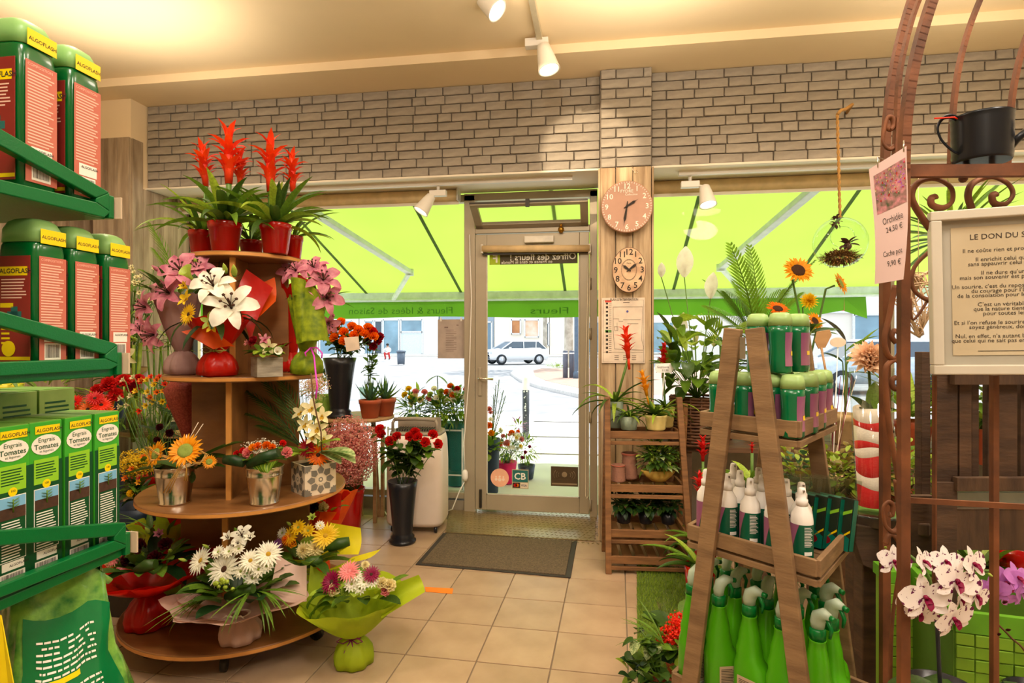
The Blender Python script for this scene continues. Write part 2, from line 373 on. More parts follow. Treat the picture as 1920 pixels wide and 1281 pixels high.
CEN = dict(gerbera='flower_centre', daisy='flower_centre', sunflower='seed_disc', rose='calyx', lily='stamens', alstroemeria='stamens', orchid='lip', cymbidium='lip', chrysanthemum='calyx', carnation='calyx',
           bract_head='flower_stalk', spathe='spadix', bud='calyx', calla='spadix')
FM = {}
def flower(kind, m, p, d, size, parent, cm=None, spin=None, centre=True, name=None):
    cm = cm or dict(gerbera=C_YEL, daisy=C_GREEN, sunflower=C_BROWN, lily=C_BROWN, alstroemeria=C_BROWN, orchid=P_MAG, cymbidium=C_YEL, spathe=C_YEL, calla=C_YEL).get(kind, STEM)
    k = (kind, m.name, cm.name, R.randint(0, 1))
    if k not in FM:
        b, c = MB(), MB(); FK[kind](b, c); FM[k] = (b.mesh(kind, m), c.mesh(CEN[kind], cm))
    me, ce = FM[k]; d = Vector(d).normalized(); x = UP.cross(d)
    if x.length < .05: x = Vector((1, 0, 0))
    x.normalize(); y = d.cross(x); mm = Matrix((x, y, d)).transposed().to_4x4(); mm.translation = p
    mm = mm @ Matrix.Rotation(R.uniform(0, 6.3) if spin is None else spin, 4, 'Z') @ Matrix.Scale(size, 4)
    nm = name or {'orchid': 'orchid_flower', 'bract_head': 'bract_head'}.get(kind, kind + '_flower' if kind not in ('bud', 'spathe') else kind)
    o = link(nm, me, parent, mm)
    if centre: link(CEN[kind], ce, o, mm)
    return o
TOCAM = -FW
def fdir(dx, dy, up=.35): return (TOCAM + RT * dx + UP * (up + dy)).normalized()
def cluster(parent, cx, cy, z, rx, ry, items, dome=.06, up=.3):
    """flowers at photo places on a dome: items (kind, material, px, py, radius px[, centre material])"""
    for it in items:
        kind, m, px, py, r = it[:5]; u = (px - cx) / rx; v = (cy - py) / ry; q = max(0, 1 - u * u - v * v)
        zz = z - dome * math.sqrt(q)
        spin = 0 if kind in ('orchid', 'cymbidium') else None
        flower(kind, m, C(px, py, zz), fdir(u * .8, v * .7, up), ps(r, zz), parent, cm=it[5] if len(it) > 5 else None, spin=spin)
def ring_leaves(parent, c, r, n, L, W, m, prof='oval', el=(.1, 1.0), droop=.6, seed=1, az=(0, 2 * pi), fold=.3, name='leaf'):
    q = random.Random(seed)
    for i in range(n):
        a = az[0] + (az[1] - az[0]) * (i + q.uniform(-.3, .3)) / n; e = q.uniform(*el); rr = r * q.uniform(.3, 1)
        mm = m if not isinstance(m, (list, tuple)) else q.choice(m)
        lf(prof, mm, Vector(c) + Vector((cos(a) * rr, sin(a) * rr, q.uniform(-.15, .15) * r)), rdir(e, a + q.uniform(-.3, .3)), L * q.uniform(.75, 1.15), W * q.uniform(.8, 1.15), parent, droop * q.uniform(.6, 1.5), fold, name=name)
def bush(parent, c, rad, n, L, W, mats, seed=1, prof='oval', name='foliage', sq=(1, 1, 1), droop=.6, upb=.3):
    """many small leaves nobody could count: one stuff mesh"""
    q = random.Random(seed); b = MB(); c = Vector(c)
    for i in range(n):
        d = Vector((q.gauss(0, 1), q.gauss(0, 1), q.gauss(0, 1))).normalized(); rr = rad * q.uniform(.35, 1)
        p = c + Vector((d.x * rr * sq[0], d.y * rr * sq[1], d.z * rr * sq[2])); dd = d + UP * upb + Vector((q.uniform(-.4, .4), q.uniform(-.4, .4), q.uniform(-.2, .4)))
        b.leaf(p, dd, L * q.uniform(.6, 1.2), W * q.uniform(.7, 1.2), droop, .3, 3, prof, mi=i % len(mats))
    return b.build(name, mats, parent, kind='stuff')
def dots(parent, c, rad, n, s, mats, name='tiny_blossoms', seed=1, sq=(1, 1, 1), shell=.5):
    q = random.Random(seed); b = MB(); c = Vector(c)
    for i in range(n):
        d = Vector((q.gauss(0, 1), q.gauss(0, 1), q.gauss(0, 1))).normalized(); rr = rad * q.uniform(shell, 1); p = c + Vector((d.x * sq[0], d.y * sq[1], d.z * sq[2])) * rr
        x = d.orthogonal().normalized() * s * q.uniform(.7, 1.3); y = d.cross(x)
        b.add([p + x, p + y * .9, p - x, p - y, p + d * s * .8], [(0, 1, 4), (1, 2, 4), (2, 3, 4), (3, 0, 4)], i % len(mats), False)
    return b.build(name, mats, parent, kind='stuff')
def stems(parent, base, tops, r=.003, m=None, name='stems', rb=.03, mid=.0):
    b = MB(); base = Vector(base)
    for i, t in enumerate(tops):
        t = Vector(t); a = i * 2.4; s = base + Vector((cos(a), sin(a), 0)) * rb * (.3 + .7 * ((i * 37) % 10) / 10); mm = s.lerp(t, .5) + Vector((0, 0, (t - s).length * mid))
        b.tube([s, mm, t], r, 5)
    return b.build(name, m or STEM, parent)
FR = {}
def frond(m, p, d, L, W, parent, droop=1.0, n=22, name='frond', flat=.3, lw=.022):
    k = (m.name, round(droop * 2), n, round(W / L, 1), flat)
    if k not in FR:
        b = MB(); pos = Vector((0, 0, 0)); dd = Vector((0, 1, 0)); path = [pos.copy()]; w = round(W / L, 1)
        for i in range(n):
            t = (i + 1) / n; dd = Matrix.Rotation(-round(droop * 2) / 2 / n, 3, 'X') @ dd; pos = pos + dd / n; path.append(pos.copy())
            if t > .18:
                wl_ = w * sin(pi * (t * .75 + .2)) ** .7
                for sx in (-1, 1): b.leaf(pos, (dd * 1.1 + Vector((sx * .8, 0, flat))), wl_, lw, .5, .2, 4, 'lance', upv=UP)
        b.tube(path, [.012 * (1 - .8 * i / n) for i in range(n + 1)], 5); FR[k] = b.mesh('frond', m)
    d = Vector(d).normalized(); x = d.cross(UP)
    if x.length < .05: x = RT.copy()
    x.normalize(); z = x.cross(d); mm = Matrix((x, d, z)).transposed().to_4x4(); mm.translation = p
    return link(name, FR[k], parent, mm @ Matrix.Scale(L, 4))
def pot(parent, c, rt, rb, h, m, rim=.0, name='pot', soil=True, n=24, ridges=0):
    b = MB(); pr = [(rb * .9, 0), (rb, .004)]
    if rim: pr += [(rb + (rt - rb) * .8, h * .78), (rt * 1.0, h * .79), (rt * 1.03, h * .98), (rt * 1.0, h)]
    elif ridges:
        for i in range(1, ridges * 2): t = i / (ridges * 2); pr.append((rb + (rt - rb) * t + (.004 if i % 2 else 0) * (rt / .1), h * t))
        pr += [(rt, h)]
    else: pr += [(rt, h)]
    pr += [(rt * .94, h), (rt * .9, h * .86)]
    b.lathe(pr, c, n); o = b.build(name, m, parent)
    if soil: MB().lathe([(rt * .9, 0), (rt * .5, .006), (.002, .008)], Vector(c) + Vector((0, 0, h * .84)), 14).build('soil', SOIL, parent)
    return o
def wrap(parent, base, Rb, hb, neck, rim, hrim, mats, tilt=(0, 0), seed=1, corners=4, amp=.22, wavy=.1, layers=2, bulb=True, open_az=None, tie=None):
    q = random.Random(seed); base = Vector(base); tz = Vector((tilt[0], tilt[1], 0)); n = 48
    if bulb:
        b = MB(); vs = []; prof = [(.55, 0), (.95, .06), (1.0, .3), (.93, .55), (.7, .8), (neck / Rb, 1.0)]
        cr = [q.uniform(0, 6.28) for _ in range(4)]
        def mod(t, r, z): return r * (1 + .05 * sin(5 * t + cr[0]) + .045 * sin(9 * t + cr[1] + z * 30) + .05 * (z / hb) * sin(13 * t + cr[2]))
        b.lathe([(r * Rb, z * hb) for r, z in prof], base, n, mod=mod, caps=(True, False)); b.build('wrapped_base', mats[0], parent)
    for l in range(layers):
        b = MB(); ph = q.uniform(0, 6.28) + l * pi / corners; rows = 9; vs = []; p1, p2, p3 = [q.uniform(0, 6.28) for _ in range(3)]
        rim_l = rim * (1 - .12 * l); h_l = hrim * (1 - .06 * l)
        for i in range(rows):
            t = i / (rows - 1)
            for j in range(n):
                a = 2 * pi * j / n; cn = abs(cos(corners * .5 * (a - ph))); sq = (1 + amp * (cn ** 1.6 - .4) * t)
                r = neck + (rim_l - neck) * (t ** .85) * sq * (1 + wavy * t * sin(7 * a + p1) + .5 * wavy * sin(15 * a + p2 + t * 3) * (1 - .5 * t)) - .004 * l
                z = hb * .98 + (h_l - hb) * (t ** 1.1) * (1 + .16 * t * (cn - .5) + .5 * wavy * t * sin(5 * a + p3))
                vs.append(base + Vector((cos(a) * r, sin(a) * r, z)) + tz * t * (h_l - hb))
        b.add(vs, [(i * n + j, i * n + (j + 1) % n, (i + 1) * n + (j + 1) % n, (i + 1) * n + j) for i in range(rows - 1) for j in range(n)], 0, True)
        b.build('wrapping_paper', mats[min(l, len(mats) - 1)], parent)
    if tie:
        b = MB(); c = base + Vector((0, 0, hb)); b.tube([c + Vector((cos(a) * neck * 1.12, sin(a) * neck * 1.12, .002 * sin(3 * a))) for a in [k * pi / 8 for k in range(16)]], .004, 5, closed=True)
        f = TOCAM * neck * 1.15
        for s in (-1, 1):
            b.tube([c + f, c + f * 1.5 + RT * s * .03 + UP * .018, c + f * 1.6 + RT * s * .055 + UP * .002, c + f * 1.4 + RT * s * .03 - UP * .01, c + f], .0032, 5, flat=.5)
            b.tube([c + f, c + f * 1.6 + RT * s * .02 - UP * .04, c + f * 1.8 + RT * s * .03 - UP * .09], .0032, 5, flat=.5)
        b.build('ribbon', tie, parent)
# ============================================================ the room
YB, YW, YP = 4.25, 4.75, 4.15        # brick face, window plane, pillar face
ZL, ZS, ZC = 2.64, 3.30, 3.36        # lintel underside, soffit, ceiling
XL = -3.638
PAINT = mat('cream_paint', (248, 226, 188), .8, var=.03, scale=2); PAINTW = mat('white_paint', (244, 234, 214), .7, var=.04, scale=3)
GROUT = mat('grout', (128, 112, 92), .9); TILE = mat('floor_tile', (186, 158, 128), .36, var=.10, scale=5, bump=.05, bscale=200, objvar=.06, c2=(166, 138, 110))
BRICK = mat('grey_brick', (178, 168, 154), .8, c2=(144, 136, 124), scale=7, bump=.5, bscale=26, objvar=.07, stretch=(1, 1, 2.5))
MORT = mat('mortar', (120, 110, 98), .95, var=.2, scale=20, bump=.4)
FRAME = mat('aluminium_frame', (176, 164, 142), .42, metal=.35, var=.05, scale=3); DARKM = mat('dark_metal', (60, 56, 50), .4, metal=.6)
PLANKW = mat('grey_wood_panel', (196, 176, 148), .7, c2=(138, 116, 92), scale=2.2, stretch=(9, 9, 1.2), bump=.3, bscale=6, objvar=.1)
GLS = glass('window_glass'); SKIRT = mat('metal_sill', (150, 140, 124), .5, metal=.3)
# floor with real tiles, rotated against the wall
fl = struct(MB().box((-.4, .6, -.03), (9, 9.0, .05)).build('floor', GROUT))
tm = MB(); TS = .3262; tm.box((0, 0, 0), (TS - .006, TS - .006, .008)); tme = None
o0 = tm.build('tile_source', TILE, bevel=.0015); tme = o0.data; bpy.data.objects.remove(o0)
ta = -radians(1.9) * -1
a0 = onZ(1046.6, 1184.9, 0); a0.z = 0          # a joint crossing seen in the photograph
ex = (onZ(922.6, 1174, 0) - a0); ta = math.atan2(-ex.y, -ex.x)
for i in range(-13, 9):
    for j in range(-6, 15):
        c = a0 + Vector((cos(ta), sin(ta), 0)) * (i + .5) * TS + Vector((-sin(ta), cos(ta), 0)) * (j - .5) * TS
        if c.y > YW - .1 or c.y < .75 or abs(c.x) > 4.2: continue
        u = (c.dot(RT)) / max(.1, c.dot(FW))
        if abs(u) > 1.02 or c.dot(FW) < 1.9: continue
        link('tile', tme, fl, Matrix.Translation((c.x, c.y, -.004)) @ Matrix.Rotation(ta, 4, 'Z'))
fl2 = MB().box((-.4, -.9, -.004), (9, 5.0, .006)); fl2.build('floor_surface', TILE, fl)
struct(MB().box((-.4, -.15, ZC + .05), (9, 8.2, .1)).build('ceiling', PAINT))
struct(MB().box((-.4, (3.87 + YB) / 2 + .2, ZS + .08), (9, YB - 3.87 + .4, .16)).build('trim_1', PAINT))      # the lower ceiling strip along the front
struct(MB().box((-.4, -4.2, 1.7), (9, .1, 3.6)).build('wall_rear', PAINTW))
struct(MB().box((3.3, .3, 1.7), (.1, 9, 3.6)).build('wall_right', PAINTW))
wleft = struct(MB().box((-4.25, .3, 1.7), (.1, 9, 3.6)).build('wall_left', PAINT))
def brick_wall(name, x0, x1, yf, z0, z1, depth, seed):
    w = struct(MB().box(((x0 + x1) / 2, yf + .012 + depth / 2, (z0 + z1) / 2), (x1 - x0, depth, z1 - z0)).build(name, MORT))
    q = random.Random(seed); meshes = []
    for k in range(6):
        wd = [.20, .21, .22, .19, .15, .105][k]; b = MB(); b.box((0, 0, 0), (wd - .008, .03, .0575)); o = b.build('brick_source', BRICK, bevel=.004); me = o.data; bpy.data.objects.remove(o)
        for v in me.vertices: v.co += Vector((q.uniform(-.002, .002), q.uniform(-.002, .002), q.uniform(-.003, .003)))
        meshes.append((wd, me))
    rows = int(round((z1 - z0) / .066)); rh = (z1 - z0) / rows
    for r in range(rows):
        x = x0 + .004; first = True
        while x < x1 - .03:
            wd, me = meshes[q.choice([0, 0, 1, 1, 2, 3, 3, 4, 5])] if not (first and r % 2) else meshes[5]
            first = False; room = x1 - x; s = 1.0
            if room < wd + .05: s = room / wd
            link('brick', me, w, Matrix.Translation((x + wd * s / 2, yf + .012 + q.uniform(-.003, .004), z0 + rh * (r + .5))) @ Matrix.Rotation(q.uniform(-.012, .012), 4, 'Y') @ Matrix.Diagonal((s, 1, 1, 1)))
            x += wd * s
    return w
brick_wall('wall_front', XL, -.009, YB, ZL, ZS, .45, 3)
brick_wall('wall_right_lintel', .345, 3.25, YB, ZL, ZS, .45, 5)
# white plaster soffit boards under the two lintels
struct(MB().box(((XL - .009) / 2, 4.49, ZL - .008), (-.009 - XL, .5, .014)).build('trim_2', PAINTW))
struct(MB().box((1.8, 4.49, ZL - .008), (2.9, .5, .014)).build('trim_3', PAINTW))
# pillar between door and right window: bricks above, boards below
PB = mat('pillar_board', (216, 190, 152), .7, c2=(152, 124, 92), scale=2.5, stretch=(10, 10, 1.0), bump=.3, bscale=6, objvar=.08)
zc1 = onY(1172, 313, YP).z
brick_wall('wall_pillar', -.009, .345, YP, zc1, ZS, .55, 9)
pl_ = struct(MB().box((.168, YP + .32, zc1 / 2), (.35, .58, zc1)).build('wall_pillar_core', PLANKW))
for x, w in ((.045, .105), (.158, .115), (.28, .125)): MB().box((x, YP + .012, zc1 / 2), (w - .003, .024, zc1 - .004)).build('plank', PB, pl_, bevel=.002)
for y in (4.22, 4.36, 4.5, 4.64):
    MB().box((-.014, y, zc1 / 2), (.014, .135, zc1 - .01)).build('plank', PB, pl_, bevel=.002)
    MB().box((.352, y, zc1 / 2), (.014, .135, zc1 - .01)).build('plank', PB, pl_, bevel=.002)
# pillar on the left and the boarded reveal beside the left window
lp = struct(MB().box(((-3.955 + XL) / 2, (4.087 + 4.9) / 2, 1.7), (XL + 3.955, .81, 3.4)).build('wall_left_pillar', PAINT))
for k in range(3):
    MB().box((-3.955 + .053 + .106 * k, 4.078, 1.5), (.103, .02, 2.99)).build('plank', PLANKW, lp, bevel=.002)
for k in range(6): MB().box((XL + .008, 4.087 + .055 + .11 * k, (2.62 if k > 0 else 2.99) / 2), (.016, .107, 2.62 if k > 0 else 2.99)).build('plank', PLANKW, lp, bevel=.002)
lb = struct(MB().box((-4.1, 4.5, 1.7), (.3, .1, 3.4)).build('wall_left_return', PAINT))
for k in range(3): MB().box((-4.19 + .11 * k, 4.44, 1.5), (.107, .02, 2.99)).build('plank', PLANKW, lb, bevel=.002)
for k in range(14): MB().box((-4.19, 2.3 + .155 * k, 1.5), (.02, .15, 2.99)).build('plank', PLANKW, wleft, bevel=.002)
# ------------------------------------------------------------ left window
def xw(px, Y=YW, py=641): return onY(px, py, Y).x
zt = 2.55; zb = onY(800, 925, YW).z; x0 = XL + .02; x1 = xw(873)
w1 = struct(MB().box(((x0 + x1) / 2, YW, zb - .0), (x1 - x0, .07, .05)).build('window_1', FRAME, bevel=.004))
MB().box(((x0 + x1) / 2, YW, zt + .03), (x1 - x0, .07, .06)).build('window_head', FRAME, w1, bevel=.004)
MB().box((x0 + .02, YW, (zt + zb) / 2), (.04, .06, zt - zb)).build('window_jamb', DARKM, w1, bevel=.003)
MB().box(((x0 + x1) / 2, YW + .005, (zt + zb) / 2), (x1 - x0, .008, zt - zb)).build('pane', GLS, w1)
struct(MB().box(((x0 + x1) / 2, YW + .02, zb / 2 - .03), (x1 - x0, .1, zb - .02)).build('trim_4', SKIRT))
# fixed frame between window and door, transom and door
xa, xb = xw(873), xw(893); xr0, xr1 = xw(1106), -.03; zd = onY(1000, 440, YW).z; ztop = 2.60
d1 = struct(MB().box(((xa + xb) / 2, YW - .01, ztop / 2), (xb - xa, .09, ztop)).build('door_1', FRAME, bevel=.004))
MB().box(((xr0 + xr1) / 2, YW - .01, ztop / 2), (xr1 - xr0, .09, ztop)).build('jamb', FRAME, d1, bevel=.004)
MB().box(((xa + xr1) / 2, YW - .01, ztop - .02), (xr1 - xa, .09, .06)).build('head', FRAME, d1, bevel=.004)
MB().box(((xb + xr0) / 2, YW - .01, zd + .035), (xr0 - xb, .08, .05)).build('transom_rail', FRAME, d1, bevel=.004)
# leaf: stiles, rails, pane
zlt = zd; zlb = .03; gx0, gx1 = xw(915), xw(1087); gz0, gz1 = onY(1000, 927, YW).z, onY(1000, 468, YW).z; yl = YW - .035
lx0, lx1 = xb + .004, xr0 - .004
for nm, (a, b2, c, d) in (('stile', (lx0, gx0, zlb, zlt)), ('stile', (gx1, lx1, zlb, zlt)), ('bottom_rail', (gx0, gx1, zlb, gz0)), ('top_rail', (gx0, gx1, gz1, zlt))):
    MB().box(((a + b2) / 2, yl, (c + d) / 2), (b2 - a, .05, d - c)).build(nm, FRAME, d1, bevel=.004)
BEAD = mat('pale_glazing_bead', (214, 206, 190), .4, metal=.2)
g = MB()
for (a, b2, c, d) in ((gx0, gx0 + .008, gz0, gz1), (gx1 - .008, gx1, gz0, gz1), (gx0, gx1, gz0, gz0 + .008)): g.box(((a + b2) / 2, yl - .024, (c + d) / 2), (b2 - a, .01, d - c))
g.build('glazing_bead', BEAD, d1)
MB().box(((gx0 + gx1) / 2, yl, (gz0 + gz1) / 2), (gx1 - gx0, .008, gz1 - gz0)).build('pane', GLS, d1)
# handle, lock plate, hinges, bolt
hp = onY(900, 709, yl - .03); h = MB(); h.box(hp + Vector((-.0, .0, -.03)), (.028, .012, .23)); h.build('lock_plate', FRAME, d1, bevel=.003)
h = MB(); h.tube([hp, hp + Vector((0, -.05, 0)), hp + Vector((.02, -.055, 0)), hp + Vector((.12, -.055, -.006))], .009, 8); h.build('door_handle', CHROME, d1)
for py in (532, 626, 783, 948):
    p = onY(1107, py, yl - .03); h = MB(); h.tube([p - UP * .045, p + UP * .045], .009, 8); h.box(p + Vector((-.016, .006, 0)), (.03, .004, .08)); h.build('hinge', FRAME, d1)
p = onY(901, 935, yl - .03); MB().box(p, (.022, .02, .15)).build('floor_bolt', DARKM, d1, bevel=.003)
# tilted transom vent above the door: open inwards at the top
tz0 = zd + .06; tz1 = 2.50; A = Vector((xb + .01, YW - .05, tz0)); B = Vector((xr0 - .01, YW - .05, tz0)); up_t = Vector((0, -.25, .135)).normalized() * .285
tv = MB(); Wt = B - A; ux = Wt.normalized(); ut = up_t.normalized()
def tbar(p, q, w): tv.span(p, q, .032, w, upv=ut)
tbar(A + ut * .025, B + ut * .025, .05); tbar(A + up_t - ut * .015, B + up_t - ut * .015, .035)
tv.span(A + ux * .03, A + ux * .03 + up_t, .032, .06, upv=ux); tv.span(B - ux * .03, B - ux * .03 + up_t, .032, .06, upv=ux)
tv.build('vent_sash', FRAME, d1, bevel=.003)
MB().slab([A + ut * .05 + ux * .06, B + ut * .05 - ux * .06, B + up_t - ut * .03 - ux * .06, A + up_t - ut * .03 + ux * .06], ux.cross(ut), .006).build('vent_pane', GLS, d1)
MB().box((A + Wt / 2 + up_t - ut * .02 + Vector((0, -.03, 0))), (.03, .02, .06)).build('vent_latch', DARKM, d1)
MB().span(A + up_t + ux * .0, B + up_t, .012, .02).build('vent_seal', DARKM, d1)
# door closer box and brass knob
MB().box(onY(1011, 449, yl - .05), (.235, .05, .055)).build('door_closer', BEAD, d1, bevel=.004)
k = MB(); kp = onY(1052, 432, yl - .05); k.lathe([(.012, -.02), (.026, 0), (.022, .02), (.008, .03)], kp, 12); k.ball(kp + UP * .04, .013, 8); k.build('closer_arm_knob', mat('brass', (190, 140, 50), .3, metal=.9), d1)
# roller blind on the door, with hanging cord
rb = thing('roller_blind', 'rolled up beige blind across the top of the glass door', 'blind', onY(1005, 467, yl - .09))
rp0, rp1 = onY(904, 467, yl - .08), onY(1106, 466, yl - .08)
MB().tube([rp0, rp1], .028, 14).build('blind_roll', mat('beige_blind_cloth', (226, 196, 146), .7), rb)
MB().box(((rp0 + rp1) / 2 + Vector((0, .02, -.03))), (rp1.x - rp0.x, .012, .02)).build('bottom_bar', DARKM, rb)
for p_ in (rp0, rp1): MB().box(p_ + Vector((0, .02, 0)), (.02, .07, .075)).build('bracket', BEAD, rb, bevel=.004)
cz = MB(); q0 = rp1 + Vector((-.01, -.02, -.03)); q1 = onY(1098, 930, yl - .10); q1b = q1 + Vector((.02, 0, 0))
cz.tube([q0, q0.lerp(q1, .5) + Vector((-.01, 0, 0)), q1, q1 + Vector((.01, 0, -.02)), q1b, q0.lerp(q1b, .5), q0 + Vector((.012, 0, 0))], .003, 5); cz.build('pull_cord', mat('cord_white', (238, 226, 200), .6), rb)
# blind boxes above the two windows
for nm, a, b2, lab in (('l', XL + .05, xw(868), 'long rolled beige blind above the left shop window'), ('r', .36, 3.2, 'long rolled beige blind above the right shop window')):
    t = thing('roller_blind', lab, 'blind', ((a + b2) / 2, 4.6, 2.57)); MB().tube([(a, 4.60, 2.575), (b2, 4.60, 2.575)], .05, 16).build('blind_roll', MATS['beige_blind_cloth'], t)
    MB().box(((a + b2) / 2, 4.6, 2.515), (b2 - a, .014, .022)).build('bottom_bar', PAINTW, t)
    for xx in (a - .0, b2): MB().box((xx, 4.6, 2.58), (.012, .11, .11)).build('bracket', BEAD, t, bevel=.004)
# right window
xr = .36; w2 = struct(MB().box(((xr + 3.25) / 2, YW, .72), (3.25 - xr, .07, .05)).build('window_2', FRAME, bevel=.004))
MB().box(((xr + 3.25) / 2, YW, zt + .03), (3.25 - xr, .07, .06)).build('window_head', FRAME, w2, bevel=.004)
MB().box((2.12, YW, (zt + .72) / 2), (.05, .07, zt - .72)).build('mullion', FRAME, w2, bevel=.003)
for a, b2 in ((xr, 2.1), (2.15, 3.25)): MB().box(((a + b2) / 2, YW + .005, (zt + .72) / 2), (b2 - a, .008, zt - .72)).build('pane', GLS, w2)
struct(MB().box(((xr + 3.25) / 2, YW + .02, .35), (3.25 - xr, .1, .7)).build('trim_5', SKIRT))
# checker plate at the threshold and door mat
ck = mat('checker_plate', (176, 158, 118), .34, metal=.75, var=.15, scale=4)
c4 = [onZ(845, 948, .0), onZ(1117, 968, 0), onZ(1115, 1016, 0), onZ(835, 1000, 0)]
for v in c4: v.z = .001
cp = struct(MB().slab(c4, UP, .008).build('trim_6', ck, bevel=.001))
b = MB(); e1 = c4[1] - c4[0]; e2 = c4[3] - c4[0]
for i in range(36):
    for j in range(13):
        s, t = (i + .5) / 36, (j + .5) / 13; p = c4[0] + e1 * s * (1) + e2 * t; p.z = .0095
        b.box(p, (.022, .006, .003), rz=.8 if (i + j) % 2 else -.8)
b.build('raised_tread', ck, cp, kind='stuff')
m4 = [onZ(831, 1001, 0), onZ(1082, 1016, 0), onZ(1070, 1085, 0), onZ(779, 1060, 0)]
for v in m4: v.z = .001
mt = thing('door_mat', 'grey brown ribbed door mat with dark rubber border lying before the glass door', 'mat', (m4[0] + m4[2]) / 2)
MB().slab(m4, UP, .006).build('rubber_border', mat('mat_rubber', (58, 52, 46), .7), mt, bevel=.002)
cm_ = (m4[0] + m4[2]) / 2; inner = [cm_ + (v - cm_) * .93 for v in m4]
for v in inner: v.z = .006
MB().slab(inner, UP, .006).build('mat_pile', mat('mat_pile', (120, 102, 78), .95, c2=(84, 72, 54), scale=120, bump=1, bscale=300), mt)
tp = [onZ(797, 1101, .001), onZ(850, 1104, .001), onZ(848, 1114, .001), onZ(798, 1110, .001)]
tag(MB().slab(tp, UP, .001).build('floor_tape', mat('orange_tape', (240, 130, 30), .5)), 'short strip of orange tape stuck on the floor tiles', 'tape')
# ============================================================ outside
ASPH = mat('asphalt', (168, 168, 168), .85, c2=(140, 140, 142), scale=1.5, bump=.3, bscale=90); SIDEW = mat('pavement', (214, 208, 198), .85, var=.08, scale=2)
PAVR = mat('red_pavement', (182, 150, 132), .85, var=.1, scale=3)
struct(MB().box((0, 8.0, -.08), (60, 6.5, .14)).build('pavement_near', SIDEW))
struct(MB().box((0, 56, -.16), (200, 90, .16)).build('road', ASPH))
struct(MB().box((0, 62, -.06), (200, 14, .2)).build('pavement_far', SIDEW))
# crosswalk stripes as pieces of the road
rd = bpy.data.objects['road']; ZW = mat('road_paint', (246, 246, 244), .7)
for (pa, pb, pc, pd) in (((1010, 778), (1084, 778), (1084, 790), (1000, 790)), ((990, 803), (1086, 803), (1087, 818), (985, 818)), ((1012, 835), (1088, 836), (1088, 850), (1000, 850))):
    q4 = [onZ(*p, 0) for p in (pa, pb, pc, pd)]; q4[1] += Vector((2.5, 0, 0)); q4[2] += Vector((2.5, 0, 0))
    for v in q4: v.z = .0 if v.y < 11.2 else -.078
    MB().slab(q4, UP, .006).build('crosswalk_stripe', ZW, rd)
# traffic island with kerb
def island(name, pts, m, z=.0, th=.09):
    P = [onZ(px, py, .0) for px, py in pts]
    for v in P: v.z = -.08
    return struct(MB().slab(P, UP, .10).build(name, m))
kerb = [(957, 700), (975, 712), (1010, 724), (1060, 735), (1140, 752), (1400, 752), (1400, 690), (1110, 690), (1010, 688), (965, 693)]
island('kerb_island', kerb, mat('kerb_stone', (206, 202, 196), .8))
ins = [(1000, 696), (1003, 706), (1025, 716), (1075, 727), (1150, 742), (1390, 742), (1390, 692), (1110, 692), (1015, 692)]
P = [onZ(px, py, 0) for px, py in ins]
for v in P: v.z = .02
struct(MB().slab(P, UP, .01).build('island_paving', PAVR))
kerb2 = [(560, 676), (760, 678), (905, 672), (905, 668), (700, 668), (560, 668)]
# posts
BOLL = mat('bollard_black', (66, 68, 76), .5, var=.2, scale=14); WHT = mat('bollard_white', (244, 244, 240), .5)
p = onZ(986, 822, 0); t = thing('bollard', 'black street bollard with white top and peeling paint outside the door', 'bollard', p)
MB().lathe([(.05, 0), (.05, .70)], p, 14).build('shaft', BOLL, t); MB().lathe([(.052, .70), (.052, .86), (.04, .9), (.01, .91)], p, 14).build('white_top', WHT, t)
mk = MB()
for k in range(16):
    X_, Z_, S_ = R.uniform(-.02, .02), R.uniform(.18, .68), R.uniform(.004, .014); mk.slab([p + Vector((X_ - S_, -.0515, Z_)), p + Vector((X_ + S_, -.0515, Z_ - .004)), p + Vector((X_ + S_ * .5, -.0515, Z_ + S_ * 1.8)), p + Vector((X_ - S_ * .7, -.0515, Z_ + S_))], (0, -1, 0), .001)
mk.build('paint_flecks', WHT, t, kind='stuff')
for i, (px, lab) in enumerate(((1060, 'left one of two short grey bollards on the island'), (1072, 'right one of two short grey bollards on the island'))):
    p = onZ(px, 710, 0); t = thing('bollard', lab, 'bollard', p, group='grey bollards on the island'); MB().lathe([(.095, 0), (.095, 1.02), (.07, 1.06)], p, 12).build('shaft', mat('bollard_grey', (92, 96, 108), .5), t)
    MB().lathe([(.099, .93), (.099, .98)], p, 12).build('reflective_band', WHT, t)
p = onZ(1081, 711, 0); t = thing('street_post', 'tall dark blue grey street post beside the island bollards', 'post', p); MB().lathe([(.10, 0), (.085, .3), (.085, 4.2)], p, 12).build('shaft', mat('post_blue_grey', (84, 100, 116), .5), t); MB().lathe([(.13, 0), (.13, .2), (.1, .3)], p, 12).build('base_collar', MATS['post_blue_grey'], t)
BARK = mat('plane_tree_bark', (206, 196, 178), .9, c2=(150, 138, 120), scale=3, bump=.6, bscale=9)
for px, py, r, lab in ((1066, 690, .23, 'pale plane tree trunk on the island behind the grey bollards'), (1022, 658, .17, 'slim tree trunk far across the road near the parked car')):
    p = onZ(px, py, 0) if py > 670 else C(px, 656, 48); p.z = 0; t = thing('street_tree', lab, 'tree', p)
    MB().lathe([(r * 1.4, 0), (r * 1.05, .4), (r, 2), (r * .9, 5), (r * .8, 6)], p, 12, mod=lambda a, rr, z: rr * (1 + .07 * sin(3 * a + z))).build('trunk', BARK, t)
    bush(t, p + UP * 7.3, 2.5, 420, .5, .35, [G_LIGHT, G_MID], 4, name='crown')
bush(None, onZ(1048, 690, 0) + UP * .05, .5, 120, .18, .05, [G_LIGHT], 3, prof='blade', sq=(1.4, 1, .15), name='grass_tuft')['label'] = 'small tuft of grass at the foot of the street tree'
